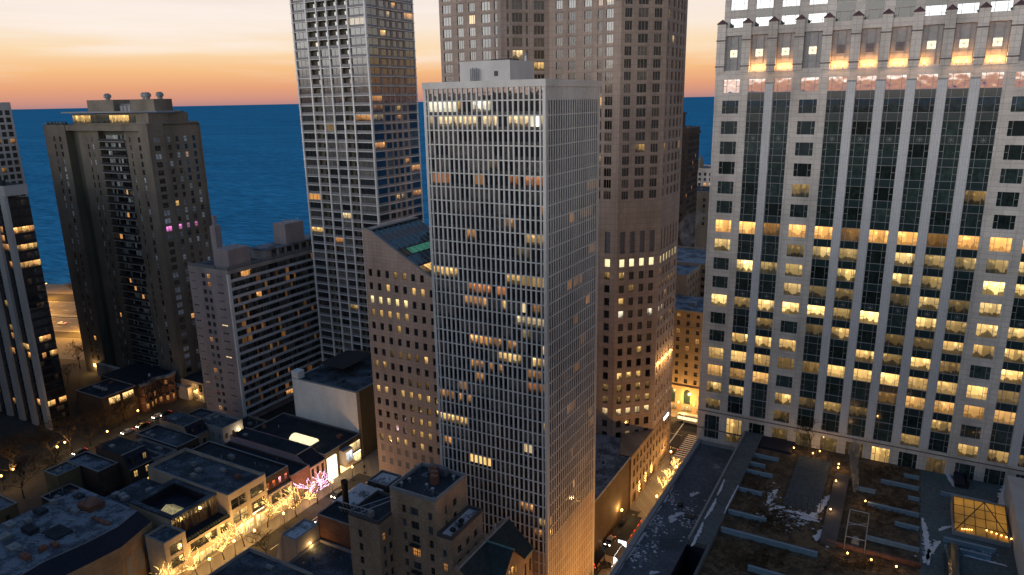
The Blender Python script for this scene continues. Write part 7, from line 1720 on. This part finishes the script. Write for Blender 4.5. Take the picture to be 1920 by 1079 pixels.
# ================================================================ windows, light, sky, camera
build_windows()
for o in bpy.data.objects:
    if '_base' in o: del o['_base']
w = bpy.data.worlds.new('World'); sc.world = w; w.use_nodes = True; t = NT(w.node_tree); t.n.clear()
out = t.new('ShaderNodeOutputWorld'); bg = t.new('ShaderNodeBackground'); b2 = t.new('ShaderNodeBackground'); ad = t.new('ShaderNodeAddShader')
d = t.new('ShaderNodeTexCoord').outputs['Generated']; X, Y, Z = t.sep(d)
n = t.noise(t.comb(t.math('MULTIPLY', X, 1.6), t.math('MULTIPLY', Y, 1.6), t.math('MULTIPLY', Z, 26)), 1.6, 5, .55)
zz = t.math('ADD', Z, t.math('MULTIPLY', t.math('SUBTRACT', n, .5), t.ramp(Z, [(0.0, 0.0), (.05, .012), (.2, .05)])))
sky = t.ramp(zz, [(0, (.48, .25, .235)), (.006, (.63, .29, .22)), (.02, (.80, .37, .20)), (.040, (.93, .52, .24)), (.064, (.97, .71, .44)), (.09, (.96, .82, .69)), (.13, (.90, .80, .75)), (.18, (.76, .77, .77)), (.27, (.40, .53, .68)), (.45, (.14, .25, .42)), (1.0, (.035, .085, .19))])
cl = t.ramp(n, [(.50, 0.0), (.72, .85)])
sky = t.mix(t.math('MULTIPLY', cl, t.ramp(Z, [(.02, 0.0), (.08, 1.0), (.3, .6), (.6, 0.0)])), sky, (1.0, .88, .80))
# the bright half of the twilight sky lies behind the viewpoint, to the left
az = t.math('ADD', t.math('MULTIPLY', X, -.50), t.math('MULTIPLY', Y, -.87))
k = t.math('MULTIPLY', t.ramp(az, [(.1, 0.0), (.45, .35), (.9, 1.0)]), t.ramp(zz, [(.015, 0.0), (.05, .8), (.10, 1.0), (.16, .5), (.25, .10), (.36, 0.0)]))
sky = t.mix(1.0, sky, t.mix(k, (0, 0, 0), (5.4, 5.15, 4.95)), 'ADD')
t.set(bg.inputs[0], sky); bg.inputs[1].default_value = 1.0
SUN_EL, SUN_AZ = math.radians(12), math.radians(208)
ns = t.new('ShaderNodeTexSky'); ns.sky_type = 'NISHITA'; ns.sun_disc = False; ns.sun_elevation = math.radians(1.0); ns.sun_rotation = SUN_AZ
t.l.new(ns.outputs[0], b2.inputs[0]); b2.inputs[1].default_value = .006
t.l.new(bg.outputs[0], ad.inputs[0]); t.l.new(b2.outputs[0], ad.inputs[1]); t.l.new(ad.outputs[0], out.inputs[0])
l = bpy.data.lights.new('sun', 'SUN'); l.energy = .2; l.angle = math.radians(40); l.color = (1, .90, .82)
so = bpy.data.objects.new('sun', l); C.objects.link(so)
sd = Vector((math.sin(SUN_AZ)*math.cos(SUN_EL), math.cos(SUN_AZ)*math.cos(SUN_EL), math.sin(SUN_EL))); so.rotation_euler = sd.to_track_quat('Z', 'Y').to_euler()
cam = bpy.data.cameras.new('camera'); co = bpy.data.objects.new('camera', cam); C.objects.link(co); sc.camera = co
cam.sensor_width = 36; cam.sensor_fit = 'HORIZONTAL'; cam.lens = FP/1920*36; cam.clip_start = .5; cam.clip_end = 3e5
co.matrix_world = Matrix(((RT.x, UP.x, -FW.x, CAM.x), (RT.y, UP.y, -FW.y, CAM.y), (RT.z, UP.z, -FW.z, CAM.z), (0, 0, 0, 1)))
vs = sc.view_settings; sc.display_settings.display_device = 'sRGB'; vs.view_transform = 'Standard'; vs.look = 'None'; vs.exposure = 0.0; vs.gamma = 1.0
cy = sc.cycles; cy.max_bounces = 6; cy.diffuse_bounces = 3; cy.glossy_bounces = 3; cy.transmission_bounces = 2; cy.volume_bounces = 0; cy.sample_clamp_indirect = 4; cy.sample_clamp_direct = 0; cy.use_denoising = True; cy.volume_step_rate = 2
